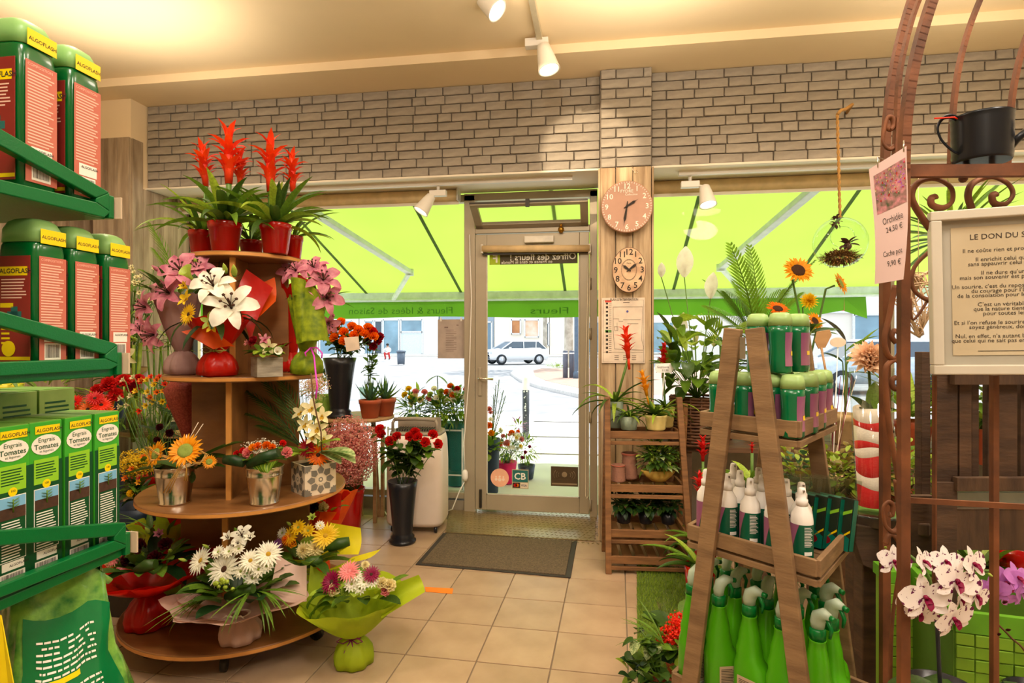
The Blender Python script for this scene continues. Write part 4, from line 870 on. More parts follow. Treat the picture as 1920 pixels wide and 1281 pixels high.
# ============================================================ left shelving unit
GM = mat('green_painted_metal', (0, 104, 48), .30, var=.05, bump=.12, bscale=350); PRICE = mat('price_strip_clear', (226, 206, 180), .25, tl=.3)
XR = -.95
rk = thing('shelving_unit', 'green metal shelving unit with sloped side rails along the left edge', 'shelf', onX(200, 1100, XR) * 1)
rk.location.z = 0
def side(pts_list):
    for pts in pts_list:
        MB().slab([onX(x, y, XR) for x, y in pts], (-1, 0, 0), .018).build('side_rail', GM, rk, bevel=.002)
def xline(a, b, x): return (x, a[1] + (b[1] - a[1]) * (x - a[0]) / (b[0] - a[0]))
SH = []
for (rt0, rt1, rb0, rb1, cb0, cb1, pb0, pb1, xe, ye0, ye1, zs) in (
    ((0, 240), (200, 357), (0, 272), (181, 371), (0, 336), (181, 379), (0, 362), (196, 408), 206, 361, 400, 1.660),
    ((0, 583), (215, 643), (0, 611), (198, 665), (0, 679), (198, 672), (0, 706), (208, 693), 221, 646, 686, 1.352),
    ((0, 995), (233, 980), (0, 1024), (215, 1006), (0, 1099), (215, 1014), (0, 1122), (232, 1029), 237, 981, 1026, .985)):
    xl = -160
    side([[xline(rt0, rt1, xl), rt1, (xe, ye0), rb1, xline(rb0, rb1, xl)], [xline(cb0, cb1, xl), cb1, (xe, ye1 - 4), (xe, ye1), pb1, xline(pb0, pb1, xl)], [rb1, (xe, ye0), (xe, ye1 - 4), cb1]])
    P_ = onX(xe, ye1, XR); SH.append((P_, zs))
    MB().box((XR - .5, P_.y - .42, zs - .012), (.98, .84, .018)).build('shelf_board', GM, rk, bevel=.002)
    MB().box((XR - .49, P_.y + .005, zs + .004), (.98, .012, .045)).build('front_lip', GM, rk, bevel=.002)
    MB().box((XR - .484, P_.y + .016, zs + .004), (.99, .004, .042)).build('price_strip', PRICE, rk)
MB().box((XR - .5, -.2, 1.0), (.98, .03, 2.0)).build('back_panel', GM, rk)
for x in (XR - .03, XR - .97): MB().box((x, -.16, 1.0), (.04, .05, 2.0)).build('upright', GM, rk)
MB().box((XR - .5, .15, .06), (.98, .7, .12)).build('plinth', GM, rk)
# bottle with yellow band labels
BG = mat('bottle_green', (0, 92, 36), .25, var=.03, coat=.3); CAPG = mat('bottle_cap_pale_green', (150, 200, 120), .35, tl=.2, var=.03); LABR = mat('label_salmon', (208, 126, 104), .35, c2=(186, 84, 70), scale=2, stretch=(1, 1, 3))
LABD = mat('label_dark_red', (140, 40, 34), .35, var=.1, scale=4); LABY = mat('label_yellow', (250, 214, 0), .35, var=0); BARW = mat('barcode_white', (240, 236, 226), .5, var=0); LIGHTINK = mat('ink_pale', (240, 190, 170), .6, var=0)
LIMEL = mat('label_lime', (140, 200, 40), .45, var=.03)
def barcode(parent, f, w, h, seed=2):
    q = random.Random(seed); MB().box(None, (w, h, .0004), mtx=T(f, w / 2, h / 2)).build('barcode', BARW, parent); x = .06 * w; rows = []
    while x < w * .92: ww = w * q.choice([.015, .02, .03]); rows.append((x, h * .12, ww, h * .8)); x += ww + w * q.choice([.02, .03])
    lines(parent, T(f, 0, 0, .0005), rows, INK, 'barcode_bars')
def textblock(x, y0, y1, w, n, seed=1):
    q = random.Random(seed); return [(x, y0 + (y1 - y0) * i / n, w * q.uniform(.75, 1), (y1 - y0) / n * .42) for i in range(n)]
def make_bottle(lab, grp):
    t = thing('fertilizer_bottle', lab, 'bottle', (0, 0, 0), grp); a, b_, H = .042, .033, .27
    B = MB(); B.loft([(0, a - .004, b_ - .004, 5), (.004, a, b_, 5), (H * .77, a, b_, 5), (H * .82, a * .97, b_ * .97, 4.5), (H * .85, a * .9, b_ * .9, 4)], 32); B.build('bottle_body', BG, t)
    B = MB(); B.loft([(H * .84, a * .98, b_ * .98, 4), (H * .93, a * .95, b_ * .95, 4), (H * .98, a * .8, b_ * .8, 3.5), (H, a * .6, b_ * .6, 3)], 32); B.build('cap', CAPG, t)
    fx = frame(Vector((a + .0012, -b_ * .8, .012)), (0, 1, 0), UP); w = b_ * 1.6; o = MB(); o.box(None, (w, H * .7, .0008), mtx=T(fx, w / 2, H * .35)); o.build('side_label', LABR, t, bevel=.0003)
    fx = T(fx, 0, 0, .0006); text('COMPOSITION', .0062, LIGHTINK, T(fx, .003, H * .67), t); lines(t, fx, textblock(.003, H * .22, H * .66, w * .86, 24), LIGHTINK); barcode(t, T(fx, w * .18, .004), w * .6, H * .11)
    MB().box(None, (w * .66, .02, .0004), mtx=T(fx, w * .5, H * .17)).build('web_panel', BARW, t); text('ALGOFLASH', .006, INK, T(fx, w * .24, H * .18, .0006), t, bold=.01)
    fy = frame(Vector((-a * .8, -b_ - .0012, .012)), (1, 0, 0), UP); w2 = a * 1.6; o = MB(); o.box(None, (w2, H * .7, .0008), mtx=T(fy, w2 / 2, H * .35)); o.build('front_label', LABD, t, bevel=.0003)
    fy = T(fy, 0, 0, .0006); lines(t, fy, textblock(.008, H * .42, H * .56, w2 * .8, 7), LIGHTINK); lines(t, fy, [(.004, H * .57, w2 * .86, .016)], LABY, 'brand_band'); text('ALGOFLASH', .012, INK, T(fy, .005, H * .585, .0004), t, bold=.012)
    lines(t, fy, [(.006, H * .36, w2 * .4, .008), (.0, .004, w2, .006)], LABY, 'brand_band'); lines(t, fy, [(w2 * .42, H * .27, w2 * .2, .026), (w2 * .3, H * .29, w2 * .44, .012)], MATS['cb_green'] if 'cb_green' in MATS else BG, 'dose_mark')
    lines(t, fy, textblock(.008, H * .12, H * .34, w2 * .3, 7, 3), LABY, 'yellow_lines'); MB().lathe([(.014, .0003), (.014, .0006)], n=18, mtx=T(fy, w2 * .35, H * .09)).build('round_mark', LABY, t)
    fz = frame(Vector((a * .99 + .0012, -b_ * .7, H * .83)), (0, 1, 0), UP); o = MB(); o.box(None, (b_ * 1.5, .026, .0008), mtx=T(fz, b_ * .75, .013)); o.build('yellow_sticker', LABY, t, bevel=.0003); text('ALGOFLASH', .0085, INK, T(fz, .002, .009, .0006), t, bold=.012)
    return t
rg = 'fertilizer bottles on the shelving unit'
proto = make_bottle('', rg); specs = [(100, 1.660, XR - .062, 'tall green fertilizer bottle at the far end of the top shelf, pale cap raised above its neighbour', .0), (6, 1.660, XR - .062, 'tall green fertilizer bottle cut by the left edge on the top shelf', .0), (62, 1.66, XR - .16, 'green bottle mostly hidden in the second row of the top shelf', 0.03),
    (170, 1.352, XR - .058, 'green bottle with salmon label at the far end of the middle shelf', 0), (104, 1.352, XR - .058, 'green bottle with salmon label in the middle of the middle shelf trio', 0), (34, 1.352, XR - .058, 'green bottle nearest the left edge on the middle shelf', 0)]
for i, (px, z, x, lab, dy) in enumerate(specs):
    sc = 1.1 if z > 1.6 else .98; y = onX(px, 500, x).y + .026 + dy; m_ = Matrix.Translation((x, y, z)) @ Matrix.Scale(sc, 4)
    if i == 0: proto.matrix_basis = m_; proto['label'] = lab
    else: copy_tree(proto, m_, lab)
# fertilizer boxes
BXG = mat('carton_green', (76, 180, 44), .35, c2=(40, 150, 44), scale=3); BXD = mat('carton_dark_green', (6, 74, 34), .4, var=.04); BXT = mat('carton_top_green', (120, 180, 70), .4)
SKYB = mat('print_sky', (120, 180, 220), .5); BRN = mat('print_brown', (70, 44, 30), .6, var=.3, scale=80)
def make_box(lab, grp):
    t = thing('fertilizer_box', lab, 'box', (0, 0, 0), grp); X_, Y_, H = .11, .060, .272
    o = MB(); o.box((0, 0, H / 2), (X_, Y_, H)); o.build('carton', BXG, t, bevel=.001); o = MB(); o.box((0, 0, H + .0006), (X_ * .98, Y_ * .96, .001)); o.build('lid_flap', BXT, t)
    f = frame(Vector((X_ / 2 + .0007, -Y_ / 2, 0)), (0, 1, 0), UP)
    def q(nm, x0, y0, x1, y1, m, z=0.0): MB().box(None, ((x1 - x0) * Y_, (y1 - y0) * H, .0004), mtx=T(f, (x0 + x1) / 2 * Y_, (y0 + y1) / 2 * H, z)).build(nm, m, t)
    q('dark_panel', .0, .0, 1, .74, BXD); q('brand_band', .16, .925, .92, .975, LABY, .0003); text('ALGOFLASH', .0088, INK, T(f, .19 * Y_, .936 * H, .0007), t, bold=.012)
    MB().lathe([(.5, 0), (.5, .0003)], n=20, mtx=T(f, .5 * Y_, .85 * H) @ Matrix.Diagonal((.055, .036, 1, 1))).build('white_glow', BARW, t)
    text('Engrais', .011, BXD, T(f, .5 * Y_, .87 * H, .0007), t, align='CENTER'); text('Tomates', .0128, BXD, T(f, .5 * Y_, .825 * H, .0007), t, align='CENTER', bold=.01); text('et légumes', .006, BXD, T(f, .5 * Y_, .803 * H, .0007), t, align='CENTER')
    q('lime_panel', .12, .60, .88, .76, LIMEL, .0003); lines(t, T(f, 0, 0, .0007), textblock(.17 * Y_, .64 * H, .745 * H, .66 * Y_, 6), BXD); MB().lathe([(.0075, .0003), (.0075, .0008)], n=16, mtx=T(f, .5 * Y_, .595 * H)).build('yellow_seal', LABY, t); text('100', .0055, BXD, T(f, .5 * Y_, .593 * H, .001), t, align='CENTER', bold=.01)
    q('white_outline', .12, .17, .88, .57, BARW, .0002); q('inner_panel', .14, .175, .86, .565, BXD, .0005); q('picture_sky', .14, .49, .86, .565, SKYB, .0008); q('picture_soil', .14, .43, .86, .50, BRN, .0009)
    b = MB(); b.tube([T(f, .5 * Y_, .47 * H, .0013).translation, T(f, .5 * Y_, .55 * H, .0013).translation], .0012, 4)
    for k in range(6): b.leaf(T(f, .5 * Y_, (.49 + .01 * k) * H, .0014).translation, (f.to_3x3() @ Vector((1 if k % 2 else -1, .5, .0))), .011, .006, .2, 0, 3)
    b.build('printed_sprout', G_MID, t, kind='stuff'); lines(t, T(f, 0, 0, .0012), textblock(.18 * Y_, .185 * H, .425 * H, .64 * Y_, 14, 4), BARW)
    q('web_panel', .2, .115, .82, .165, BARW, .0003); text('ALGOFLASH', .006, INK, T(f, .4 * Y_, .135 * H, .0007), t, bold=.01); barcode(t, T(f, .15 * Y_, .01 * H, .0004), .7 * Y_, .09 * H)
    f2 = frame(Vector((-X_ / 2, -Y_ / 2 - .0007, 0)), (1, 0, 0), UP); b = MB(); b.lathe([(.03, 0), (.03, .0006)], n=18, mtx=T(f2, X_ * .6, H * .45)); b.lathe([(.022, 0), (.022, .0006)], n=18, mtx=T(f2, X_ * .75, H * .28)); b.build('printed_tomatoes', P_RED, t, kind='stuff')
    return t
bp_ = make_box('', 'tomato fertilizer boxes on the lower shelf')
z3 = SH[2][1]
for i, (px, lab, dx) in enumerate(((200, 'green tomato fertilizer box at the far end of the lower shelf', 0), (147, 'green tomato fertilizer box, second from the far end of the lower shelf', 0), (88, 'green tomato fertilizer box, third from the far end of the lower shelf', 0), (24, 'green tomato fertilizer box cut by the left edge of the lower shelf', 0))):
    x = XR - .085; y = onX(px, 900, XR - .03).y; m_ = Matrix.Translation((x, y, z3)) @ Matrix.Rotation(R.uniform(-.03, .03), 4, 'Z')
    if i == 0: bp_.matrix_basis = m_; bp_['label'] = lab
    else: copy_tree(bp_, m_, lab)
for k, (dy, lab) in enumerate(((.0, 'pale green carton in the back row behind the tomato boxes'), (-.09, 'second pale green carton in the back row at the left edge'))):
    p = Vector((XR - .30, onX(60, 770, XR - .30).y + dy, z3)); t = thing('fertilizer_carton', lab, 'box', p, 'cartons in the back row'); MB().box(p + UP * .155, (.13, .085, .31)).build('carton', mat('carton_pale_green', (150, 180, 100), .5, c2=(110, 150, 70)), t, bevel=.001)
    MB().box(p + UP * .3105, (.125, .08, .002)).build('lid_flap', BXT, t); lines(t, frame(p + Vector((.066, -.04, 0)), (0, 1, 0), UP), textblock(.01, .25, .29, .06, 4), BXD)
# soil bags on the bottom shelf
P4 = SH[2][0]
MB().box((XR - .5, P4.y - .30, .50), (.98, .9, .018)).build('shelf_board', GM, rk, bevel=.002)
BAG = mat('bag_leaf_print', (150, 204, 84), .2, c2=(20, 104, 40), scale=24, bump=.9, bscale=26, coat=.4); BAGD = mat('bag_dark_green', (0, 110, 56), .25, bump=.4, bscale=20)
def bag(lab, c, sx, sy, h, rz, seed):
    t = thing('soil_bag', lab, 'bag', c); q = random.Random(seed); n = 36; rows = 16; vs = []; p = [q.uniform(0, 6) for _ in range(4)]; Mz = Matrix.Translation(c) @ Matrix.Rotation(rz, 4, 'Z')
    for i in range(rows):
        tt = i / (rows - 1); k = (.75 + .25 * sin(pi * min(1, tt * 1.5))) * (1 - .18 * tt ** 3); th = (1 - .86 * tt ** 2.2)
        for j in range(n):
            a = 2 * pi * j / n; x, y = superellipse(a, sx * k, sy * th, 2.6); w = 1 + .06 * sin(4 * a + p[0] + tt * 5) + .045 * sin(9 * a + p[1] - tt * 13) + .02 * sin(17 * a + tt * 20); vs.append(Mz @ Vector((x * w, y * w, h * tt + .01 * sin(5 * a + p[2]) * tt)))
    b = MB(); b.add(vs, [(i * n + j, i * n + (j + 1) % n, i * n + n + (j + 1) % n, i * n + n + j) for i in range(rows - 1) for j in range(n)] + [tuple(range(n))[::-1]], 0, True); b.build('bag_body', BAG, t)
    b = MB(); vs = [v + (v - Mz @ Vector((0, 0, h * .5))).normalized() * .002 for v in vs]; idx = []
    js = [j for j in range(int(n * .68), int(n * .94))]
    b.add(vs, [(i * n + j % n, i * n + (j + 1) % n, i * n + n + (j + 1) % n, i * n + n + j % n) for i in range(3, rows - 3) for j in js], 0, True); b.build('dark_label', BAGD, t)
    lb = MB(); J0, J1 = js[1], js[-2]
    def sp_(u, w):
        fi = 3 + (rows - 7) * w; i = int(fi); fj = J0 + (J1 - J0) * u; j = int(fj); a_ = vs[i * n + j % n].lerp(vs[i * n + (j + 1) % n], fj - j); c_ = vs[(i + 1) * n + j % n].lerp(vs[(i + 1) * n + (j + 1) % n], fj - j)
        v = a_.lerp(c_, fi - i); return v + (v - Mz @ Vector((0, 0, h * .5))).normalized() * .0016
    for k in range(26):
        w = .96 - .036 * k; u = .05
        if k in (7, 8, 15): continue
        while u < .9:
            L_ = q.uniform(.03, .10)
            if q.random() < .88 and u + L_ < .95: lb.add([sp_(u, w), sp_(u + L_, w), sp_(u + L_, w + .013), sp_(u, w + .013)], [(0, 1, 2, 3)])
            u += L_ + .018
    lb.build('print_lines', BARW, t, kind='stuff'); yb_ = MB(); nn_ = 8
    for k in range(nn_): yb_.add([sp_(.08 + .06 * k, .70), sp_(.14 + .06 * k, .70), sp_(.14 + .06 * k, .735), sp_(.08 + .06 * k, .735)], [(0, 1, 2, 3)])
    yb_.build('yellow_band', LABY, t)
    b = MB(); top = [Mz @ Vector((x_ * sx, 0, h * (.97 + .05 * sin(x_ * 6)))) for x_ in (-.8, -.5, -.2, .1, .4, .7)]; b.tube(top, [.012, .02, .014, .02, .013, .008], 8, flat=.7); b.build('folded_top', BAG, t); return t
bz = .51
bag('glossy green leaf printed soil bag nearest the tiered stand', Vector((-1.03, .98, bz)), .12, .11, .44, radians(50), 2)
bag('glossy green soil bag in the bottom left corner', Vector((-1.10, .80, bz)), .11, .10, .42, radians(30), 5)
yb = C(-20, 1190, .78); MB_ = MB(); MB_.slab([C(-70, 1135, .80), C(2, 1160, .80), C(26, 1290, .79), C(30, 1420, .79), C(-70, 1420, .80)], (0, .2, 1), .004)
tag(MB_.build('yellow_board', mat('board_yellow', (250, 214, 20), .5)), 'plain yellow board edge in the bottom left corner before the bags', 'board')
# ============================================================ tiered round stand
STC = EYE + FW * 2.9 + RT * ((462 - 960) / FPX * 2.9); STC.z = 0
SW = mat('stand_wood', (150, 102, 56), .42, c2=(120, 78, 40), scale=2.5, stretch=(1, 6, 6), bump=.08, bscale=20, coat=.12); SWE = mat('stand_wood_edge', (206, 142, 70), .45, var=.15, scale=8)
st = thing('tiered_stand', 'round four tier wooden display stand on castors carrying bouquets and red pots', 'stand', STC)
TZ = (.13, .685, 1.245, 1.81); TR_ = (.535, .47, .36, .265)
for z, r in zip(TZ, TR_):
    b = MB(); b.lathe([(r - .004, z - .024), (r, z - .02), (r, z - .004), (r - .004, z)], STC, 56); o = b.build('round_shelf', SW, st)
    b = MB(); b.lathe([(r + .0008, z - .019), (r + .0008, z - .005)], STC, 56, caps=(False, False)); b.build('edge_band', SWE, o)
ang = radians(8)
for k, (z0, z1, w) in enumerate(((.13, .685, .30), (.685, 1.245, .25), (1.245, 1.81, .20))):
    d1_ = RT * cos(ang) + FW * sin(ang); d2_ = -RT * sin(ang) + FW * cos(ang); zc_ = (z0 + z1 - .024) / 2; h_ = z1 - z0 - .024
    for d, nm in ((d1_, 'cross_panel'), (d2_, 'cross_panel')):
        b = MB(); m_ = Matrix((d, UP.cross(d), UP)).transposed().to_4x4(); m_.translation = STC + UP * zc_; b.box(None, (w * 2, .022, h_), mtx=m_); b.build(nm, SW, st, bevel=.002)
    b = MB(); b.box(None, (.022, .024, h_), mtx=Matrix.Translation(STC + UP * zc_ - d2_ * (w + .001)) @ Matrix.Rotation(TH + ang, 4, 'Z')); b.build('panel_edge', SWE, st)
for a in (-2.2, -1.2, -.2, .9, 2.1, 3.0):
    p = STC + Vector((cos(a) * .42, sin(a) * .42, 0)); b = MB(); m_ = frame(p + UP * .035, (cos(a), sin(a), 0), (0, 0, 1)); b.lathe([(.01, -.014), (.034, -.012), (.034, .012), (.01, .014)], n=16, mtx=m_); o = b.build('castor', DARKM, st)
    b = MB(); b.box(p + UP * .09, (.03, .045, .035)); b.build('castor_fork', ZINC, o)
# ------------------------------------------------------------ bromeliads
def bromeliad(lab, px, pz, z, pr, ph, spikes, leafm_, lab_cat='plant', grp=None, potm=REDPL, rim=1, L=.3, n=20, seed=1, W=.054, potname='pot', ridges=0, bm=None, el=(.45, 1.45), droop=1.0):
    """pot base at world height pz under pixel column px, depth z; spikes = (px, py top, py bottom, material)"""
    p = C(px, 641, z); p.z = pz; t = thing('bromeliad', lab, lab_cat, p, grp); pot(t, p, pr, pr * .76, ph, potm, rim, potname, ridges=ridges)
    top = p + UP * ph * .86; q = random.Random(seed)
    for i in range(n):
        a = i * 2.4 + q.uniform(-.25, .25); e = el[0] + (el[1] - el[0]) * (i / n) + q.uniform(-.12, .12)
        lf('strap', leafm_[i % len(leafm_)], top + Vector((cos(a), sin(a), 0)) * .012, rdir(e, a), L * q.uniform(.75, 1.1), W * q.uniform(.8, 1.15), t, droop * q.uniform(.6, 1.4), .6, n=8)
    for s in spikes:
        a, y0, y1 = s[:3]; zz = z + (s[4] if len(s) > 4 else 0); A = C(a, y1, zz); B_ = C(a if len(s) < 6 else s[5], y0, zz); H = (B_ - A).length
        flower('bract_head', s[3], A, (B_ - A), H * .95, t, cm=s[3] if s[3] in (P_AMBER,) else STEM)
        MB().tube([top, A], .007, 7).build('flower_stalk', STEM, t)
    return t
GL = [G_MID, G_MID, G_DARK, G_LIGHT]
z1_ = 1.81
P_BROM = petm('petal_bract_orange_red', (252, 84, 16), c2=(222, 36, 14), objvar=.12)
bromeliad('red bromeliad with tallest flower spikes in red pot, front left on the stand top', 422, z1_, 2.74, .075, .145, [(429, 228, 345, P_BROM), (450, 275, 350, P_BROM, .05)], GL, seed=3, L=.31, n=30)
bromeliad('red bromeliad leaning left in darker pot at left edge of the stand top', 378, z1_, 2.87, .06, .13, [(386, 262, 350, P_BROM, 0, 378)], GL, seed=5, L=.30, n=18, W=.03)
bromeliad('flowerless bromeliad in dark red pot in the middle back of the stand top', 472, z1_, 3.0, .06, .105, [], GL, seed=8, L=.24, n=14, W=.028)
bromeliad('red bromeliad with two spikes in the right front pot of the stand top', 517, z1_, 2.76, .072, .142, [(507, 246, 360, P_BROM), (549, 278, 360, P_BROM, .03, 546)], GL, seed=13, L=.31, n=28)
bromeliad('bromeliad in the red pot half hidden at right back of the stand top', 549, z1_, 2.93, .05, .115, [], GL, seed=21, L=.25, n=10, W=.028)
# ------------------------------------------------------------ bouquets on the second tier
PAPG = mat('paper_grey_mauve', (196, 160, 150), .7, tl=.45, c2=(176, 138, 132), scale=8, bump=.4, bscale=25); PAPR = mat('film_red', (214, 30, 12), .28, tl=.4, c2=(190, 20, 8), scale=6, bump=.3, bscale=25)
PAPGR = mat('paper_green_print', (170, 186, 26), .6, tl=.4, c2=(92, 120, 20), scale=28, bump=.2); PAPL = mat('paper_lime', (196, 214, 40), .6, tl=.45, c2=(170, 196, 30), scale=5, bump=.3, bscale=20)
PAPP = mat('paper_pale_pink', (232, 200, 186), .65, tl=.4, c2=(212, 176, 164), scale=5, bump=.3, bscale=22); PAPY = mat('paper_yellow', (238, 222, 30), .6, tl=.45, var=.08, bump=.3, bscale=20); PAPO = mat('paper_orange', (244, 96, 20), .5, tl=.45, var=.1)
RIBG = mat('ribbon_green', (170, 180, 90), .5); RIBM = mat('ribbon_magenta', (214, 60, 190), .4); RIBW = mat('ribbon_cream', (236, 214, 190), .5); RIBP = mat('ribbon_purple', (130, 30, 90), .5)
z2_ = 1.245
def base_at(px, z, zz): p = C(px, 641, z); p.z = zz; return p
def sheet(parent, pts, m, name='wrapping_paper', bulge=.02, n=6):
    """a curved paper sheet from 4 corners (world)"""
    a, b_, c, d = [Vector(p) for p in pts]; nn = (b_ - a).cross(d - a).normalized(); B = MB(); vs = []
    for i in range(n + 1):
        for j in range(n + 1):
            s, t_ = i / n, j / n; p = a.lerp(b_, s).lerp(d.lerp(c, s), t_); vs.append(p + nn * bulge * sin(pi * s) * (1 + .4 * sin(5 * t_ + 1)))
    B.add(vs, [(i * (n + 1) + j, (i + 1) * (n + 1) + j, (i + 1) * (n + 1) + j + 1, i * (n + 1) + j + 1) for i in range(n) for j in range(n)], 0, True); return B.build(name, m, parent)
p = base_at(343, 2.74, z2_)
t = thing('bouquet', 'pink lily bouquet in grey mauve paper, left on the second tier', 'bouquet', p)
wrap(t, p, .08, .11, .03, .10, .38, [PAPG, PAPG], tilt=(-.10, -.05), seed=4, corners=3, amp=.35, tie=None)
cluster(t, 345, 560, 2.72, 75, 110, [('lily', P_LILY, 345, 515, 40), ('lily', P_LILY, 322, 552, 36), ('lily', P_LILY, 282, 578, 33), ('lily', P_LILY, 296, 627, 34), ('lily', P_LILY, 372, 508, 30), ('bud', G_LIME, 370, 500, 16), ('bud', P_LILY, 302, 510, 14)], .08)
ring_leaves(t, C(335, 560, 2.74), .10, 16, .16, .028, [G_MID, G_DARK], 'lance', (.2, 1.3), .6, 6)
p = base_at(409, 2.62, z2_)
t = thing('bouquet', 'large white lily bouquet in glossy red film with green ribbon on the second tier', 'bouquet', p)
wrap(t, p, .085, .115, .028, .125, .26, [PAPR, PAPO], tilt=(.0, .0), seed=7, corners=3, amp=.35, tie=RIBG)
cluster(t, 405, 590, 2.55, 75, 90, [('lily', P_WHITE, 434, 578, 48), ('lily', P_WHITE, 404, 542, 40), ('gerbera', P_YEL, 355, 590, 22, C_BROWN), ('cymbidium', P_YEL, 352, 562, 20), ('alstroemeria', P_YEL, 352, 542, 18), ('calla', G_LIME, 365, 528, 22), ('cymbidium', G_LIME, 396, 604, 20), ('bud', G_LIME, 440, 518, 20), ('bud', G_LIME, 424, 512, 16), ('cymbidium', P_YEL, 400, 612, 16)], .07)
ring_leaves(t, C(405, 600, 2.60), .10, 14, .18, .04, [G_DEEP, G_DARK], 'strap', (-.2, .9), 1.2, 8)
sheet(t, [C(447, 570, 2.66), C(462, 505, 2.74), C(512, 540, 2.74), C(470, 640, 2.68)], PAPR, 'film_corner'); sheet(t, [C(475, 605, 2.72), C(470, 540, 2.76), C(515, 520, 2.78), C(517, 565, 2.75)], PAPO, 'film_corner')
sheet(t, [C(340, 622, 2.5), C(395, 615, 2.5), C(440, 650, 2.53), C(400, 655, 2.53)], PAPO, 'film_corner')
b = MB()
for k in range(13):
    a = -1.1 + k * .18; P0 = C(408, 555, 2.72); b.leaf(P0, (RT * sin(a) + UP * cos(a) * 1.0 + FW * .1), .17, .012, .1, .2, 4, 'lance')
o_ = b.build('palm_leaf', G_DEEP, t)
# little grey planter with orchids
def planter_box(t, p, w, h, m, rz, name='planter_box'):
    M_ = Matrix.Translation(p) @ Matrix.Rotation(rz, 4, 'Z'); b = MB()
    for s in (-1, 1):
        b.box(None, (w, .006, h), mtx=M_ @ Matrix.Translation((0, s * (w / 2 - .003), h / 2))); b.box(None, (.006, w - .012, h), mtx=M_ @ Matrix.Translation((s * (w / 2 - .003), 0, h / 2)))
    b.box(None, (w - .01, w - .01, .004), mtx=M_ @ Matrix.Translation((0, 0, .004))); o = b.build(name, m, t); MB().box(None, (w - .014, w - .014, .01), mtx=M_ @ Matrix.Translation((0, 0, h * .88))).build('soil', SOIL, t); return o
p = base_at(500, 2.62, z2_)
t = thing('flower_planter', 'small square grey wood planter with a pale orchid between the red and green bouquets', 'planter', p); planter_box(t, p, .108, .085, mat('grey_bark_wood', (178, 168, 150), .7, c2=(130, 122, 108), scale=8, stretch=(1, 1, 6), bump=.5), TH + radians(38))
cluster(t, 500, 650, 2.60, 40, 30, [('carnation', P_CRIM, 476, 640, 12), ('alstroemeria', P_PINK, 468, 645, 11), ('cymbidium', P_CREAM, 505, 652, 18, P_MAG), ('calla', P_WHITE, 520, 660, 12), ('cymbidium', P_LILY, 498, 638, 13, P_MAG), ('bud', P_PINK, 490, 632, 8)], .03)
ring_leaves(t, C(500, 662, 2.60), .05, 26, .06, .035, [G_MID, G_DARK, G_LIGHT], 'oval', (.0, 1.2), .5, 9)
# red film bouquet standing upright behind the planter
p = base_at(546, 2.98, z2_); t = thing('bouquet', 'tall bouquet in red film behind the planter on the second tier', 'bouquet', p)
wrap(t, p, .07, .10, .03, .075, .46, [PAPR], seed=12, corners=2, amp=.3, tilt=(.02, 0)); cluster(t, 540, 520, 2.95, 30, 30, [('lily', P_LILY, 545, 515, 24), ('lily', P_LILY, 560, 508, 22)], .03)
for a in range(5): lf('lance', P_CRIM, C(536, 650, 2.9), rdir(.4 + .1 * a, TH - pi / 2 + (a - 2) * .6), .05, .02, t, .4, .2, name='bow_loop')
# green wrapped lily bouquet at right
p = base_at(575, 2.76, z2_); t = thing('bouquet', 'pink lily bouquet in green patterned paper with magenta ribbon, right on the second tier', 'bouquet', p)
wrap(t, p, .075, .11, .03, .082, .35, [PAPGR, PAPGR], seed=15, corners=2, amp=.3, tilt=(.03, .0))
sheet(t, [C(556, 645, 2.66), C(598, 640, 2.68), C(573, 525, 2.68), C(545, 520, 2.68)], PAPGR, 'wrapping_paper', .03); sheet(t, [C(566, 640, 2.62), C(618, 640, 2.70), C(602, 560, 2.66), C(573, 528, 2.66)], PAPGR, 'wrapping_paper', .03)
cluster(t, 590, 550, 2.74, 40, 50, [('lily', P_LILY, 606, 530, 34), ('lily', P_LILY, 612, 560, 32), ('lily', P_LILY, 560, 512, 26), ('lily', P_LILY, 590, 508, 28), ('bud', P_LILY, 604, 512, 13), ('bud', P_LILY, 622, 590, 12), ('lily', P_LILY, 615, 605, 22)], .05)
ring_leaves(t, C(598, 560, 2.76), .05, 12, .14, .022, [G_MID, G_DARK], 'lance', (-.2, 1.2), .4, 11)
b = MB(); cc = C(583, 652, 2.66)
b.tube([cc, C(572, 662, 2.65), C(574, 668, 2.65)], .004, 5, flat=.4); b.tube([cc, C(594, 652, 2.65), C(604, 662, 2.65), C(603, 672, 2.65)], .004, 5, flat=.4); b.tube([cc, C(589, 668, 2.64), C(592, 700, 2.55), C(595, 725, 2.53), C(592, 748, 2.53)], .004, 5, flat=.4); b.build('ribbon', RIBM, t)
# ------------------------------------------------------------ third tier
z3_ = .685
def bucket(t, p, rt, rb, h, m=CHROME):
    b = MB(); b.lathe([(rb * .95, 0), (rb * 1.04, .002), (rb * 1.04, .008), (rb, .012), (rb + (rt - rb) * .74, h * .74), (rb + (rt - rb) * .78 + .003, h * .77), (rb + (rt - rb) * .80, h * .80), (rt, h * .98), (rt + .003, h), (rt - .003, h), (rt * .9, h * .85)], p, 36); o = b.build('metal_bucket', m, t)
    MB().lathe([(rt * .9, 0), (.002, .004)], p + UP * h * .85, 14).build('soil', SOIL, t); return o
p = base_at(328, 2.60, z3_); t = thing('flower_bucket', 'shiny metal bucket with large sunflower and raffia bow, left on the third tier', 'bucket', p); bucket(t, p, .082, .062, .165)
cluster(t, 340, 850, 2.55, 60, 40, [('sunflower', P_AMBER, 348, 846, 33, C_GREEN), ('sunflower', P_AMBER, 294, 852, 27, C_GREEN), ('sunflower', P_AMBER, 392, 866, 14, C_GREEN)], .04, up=.5)
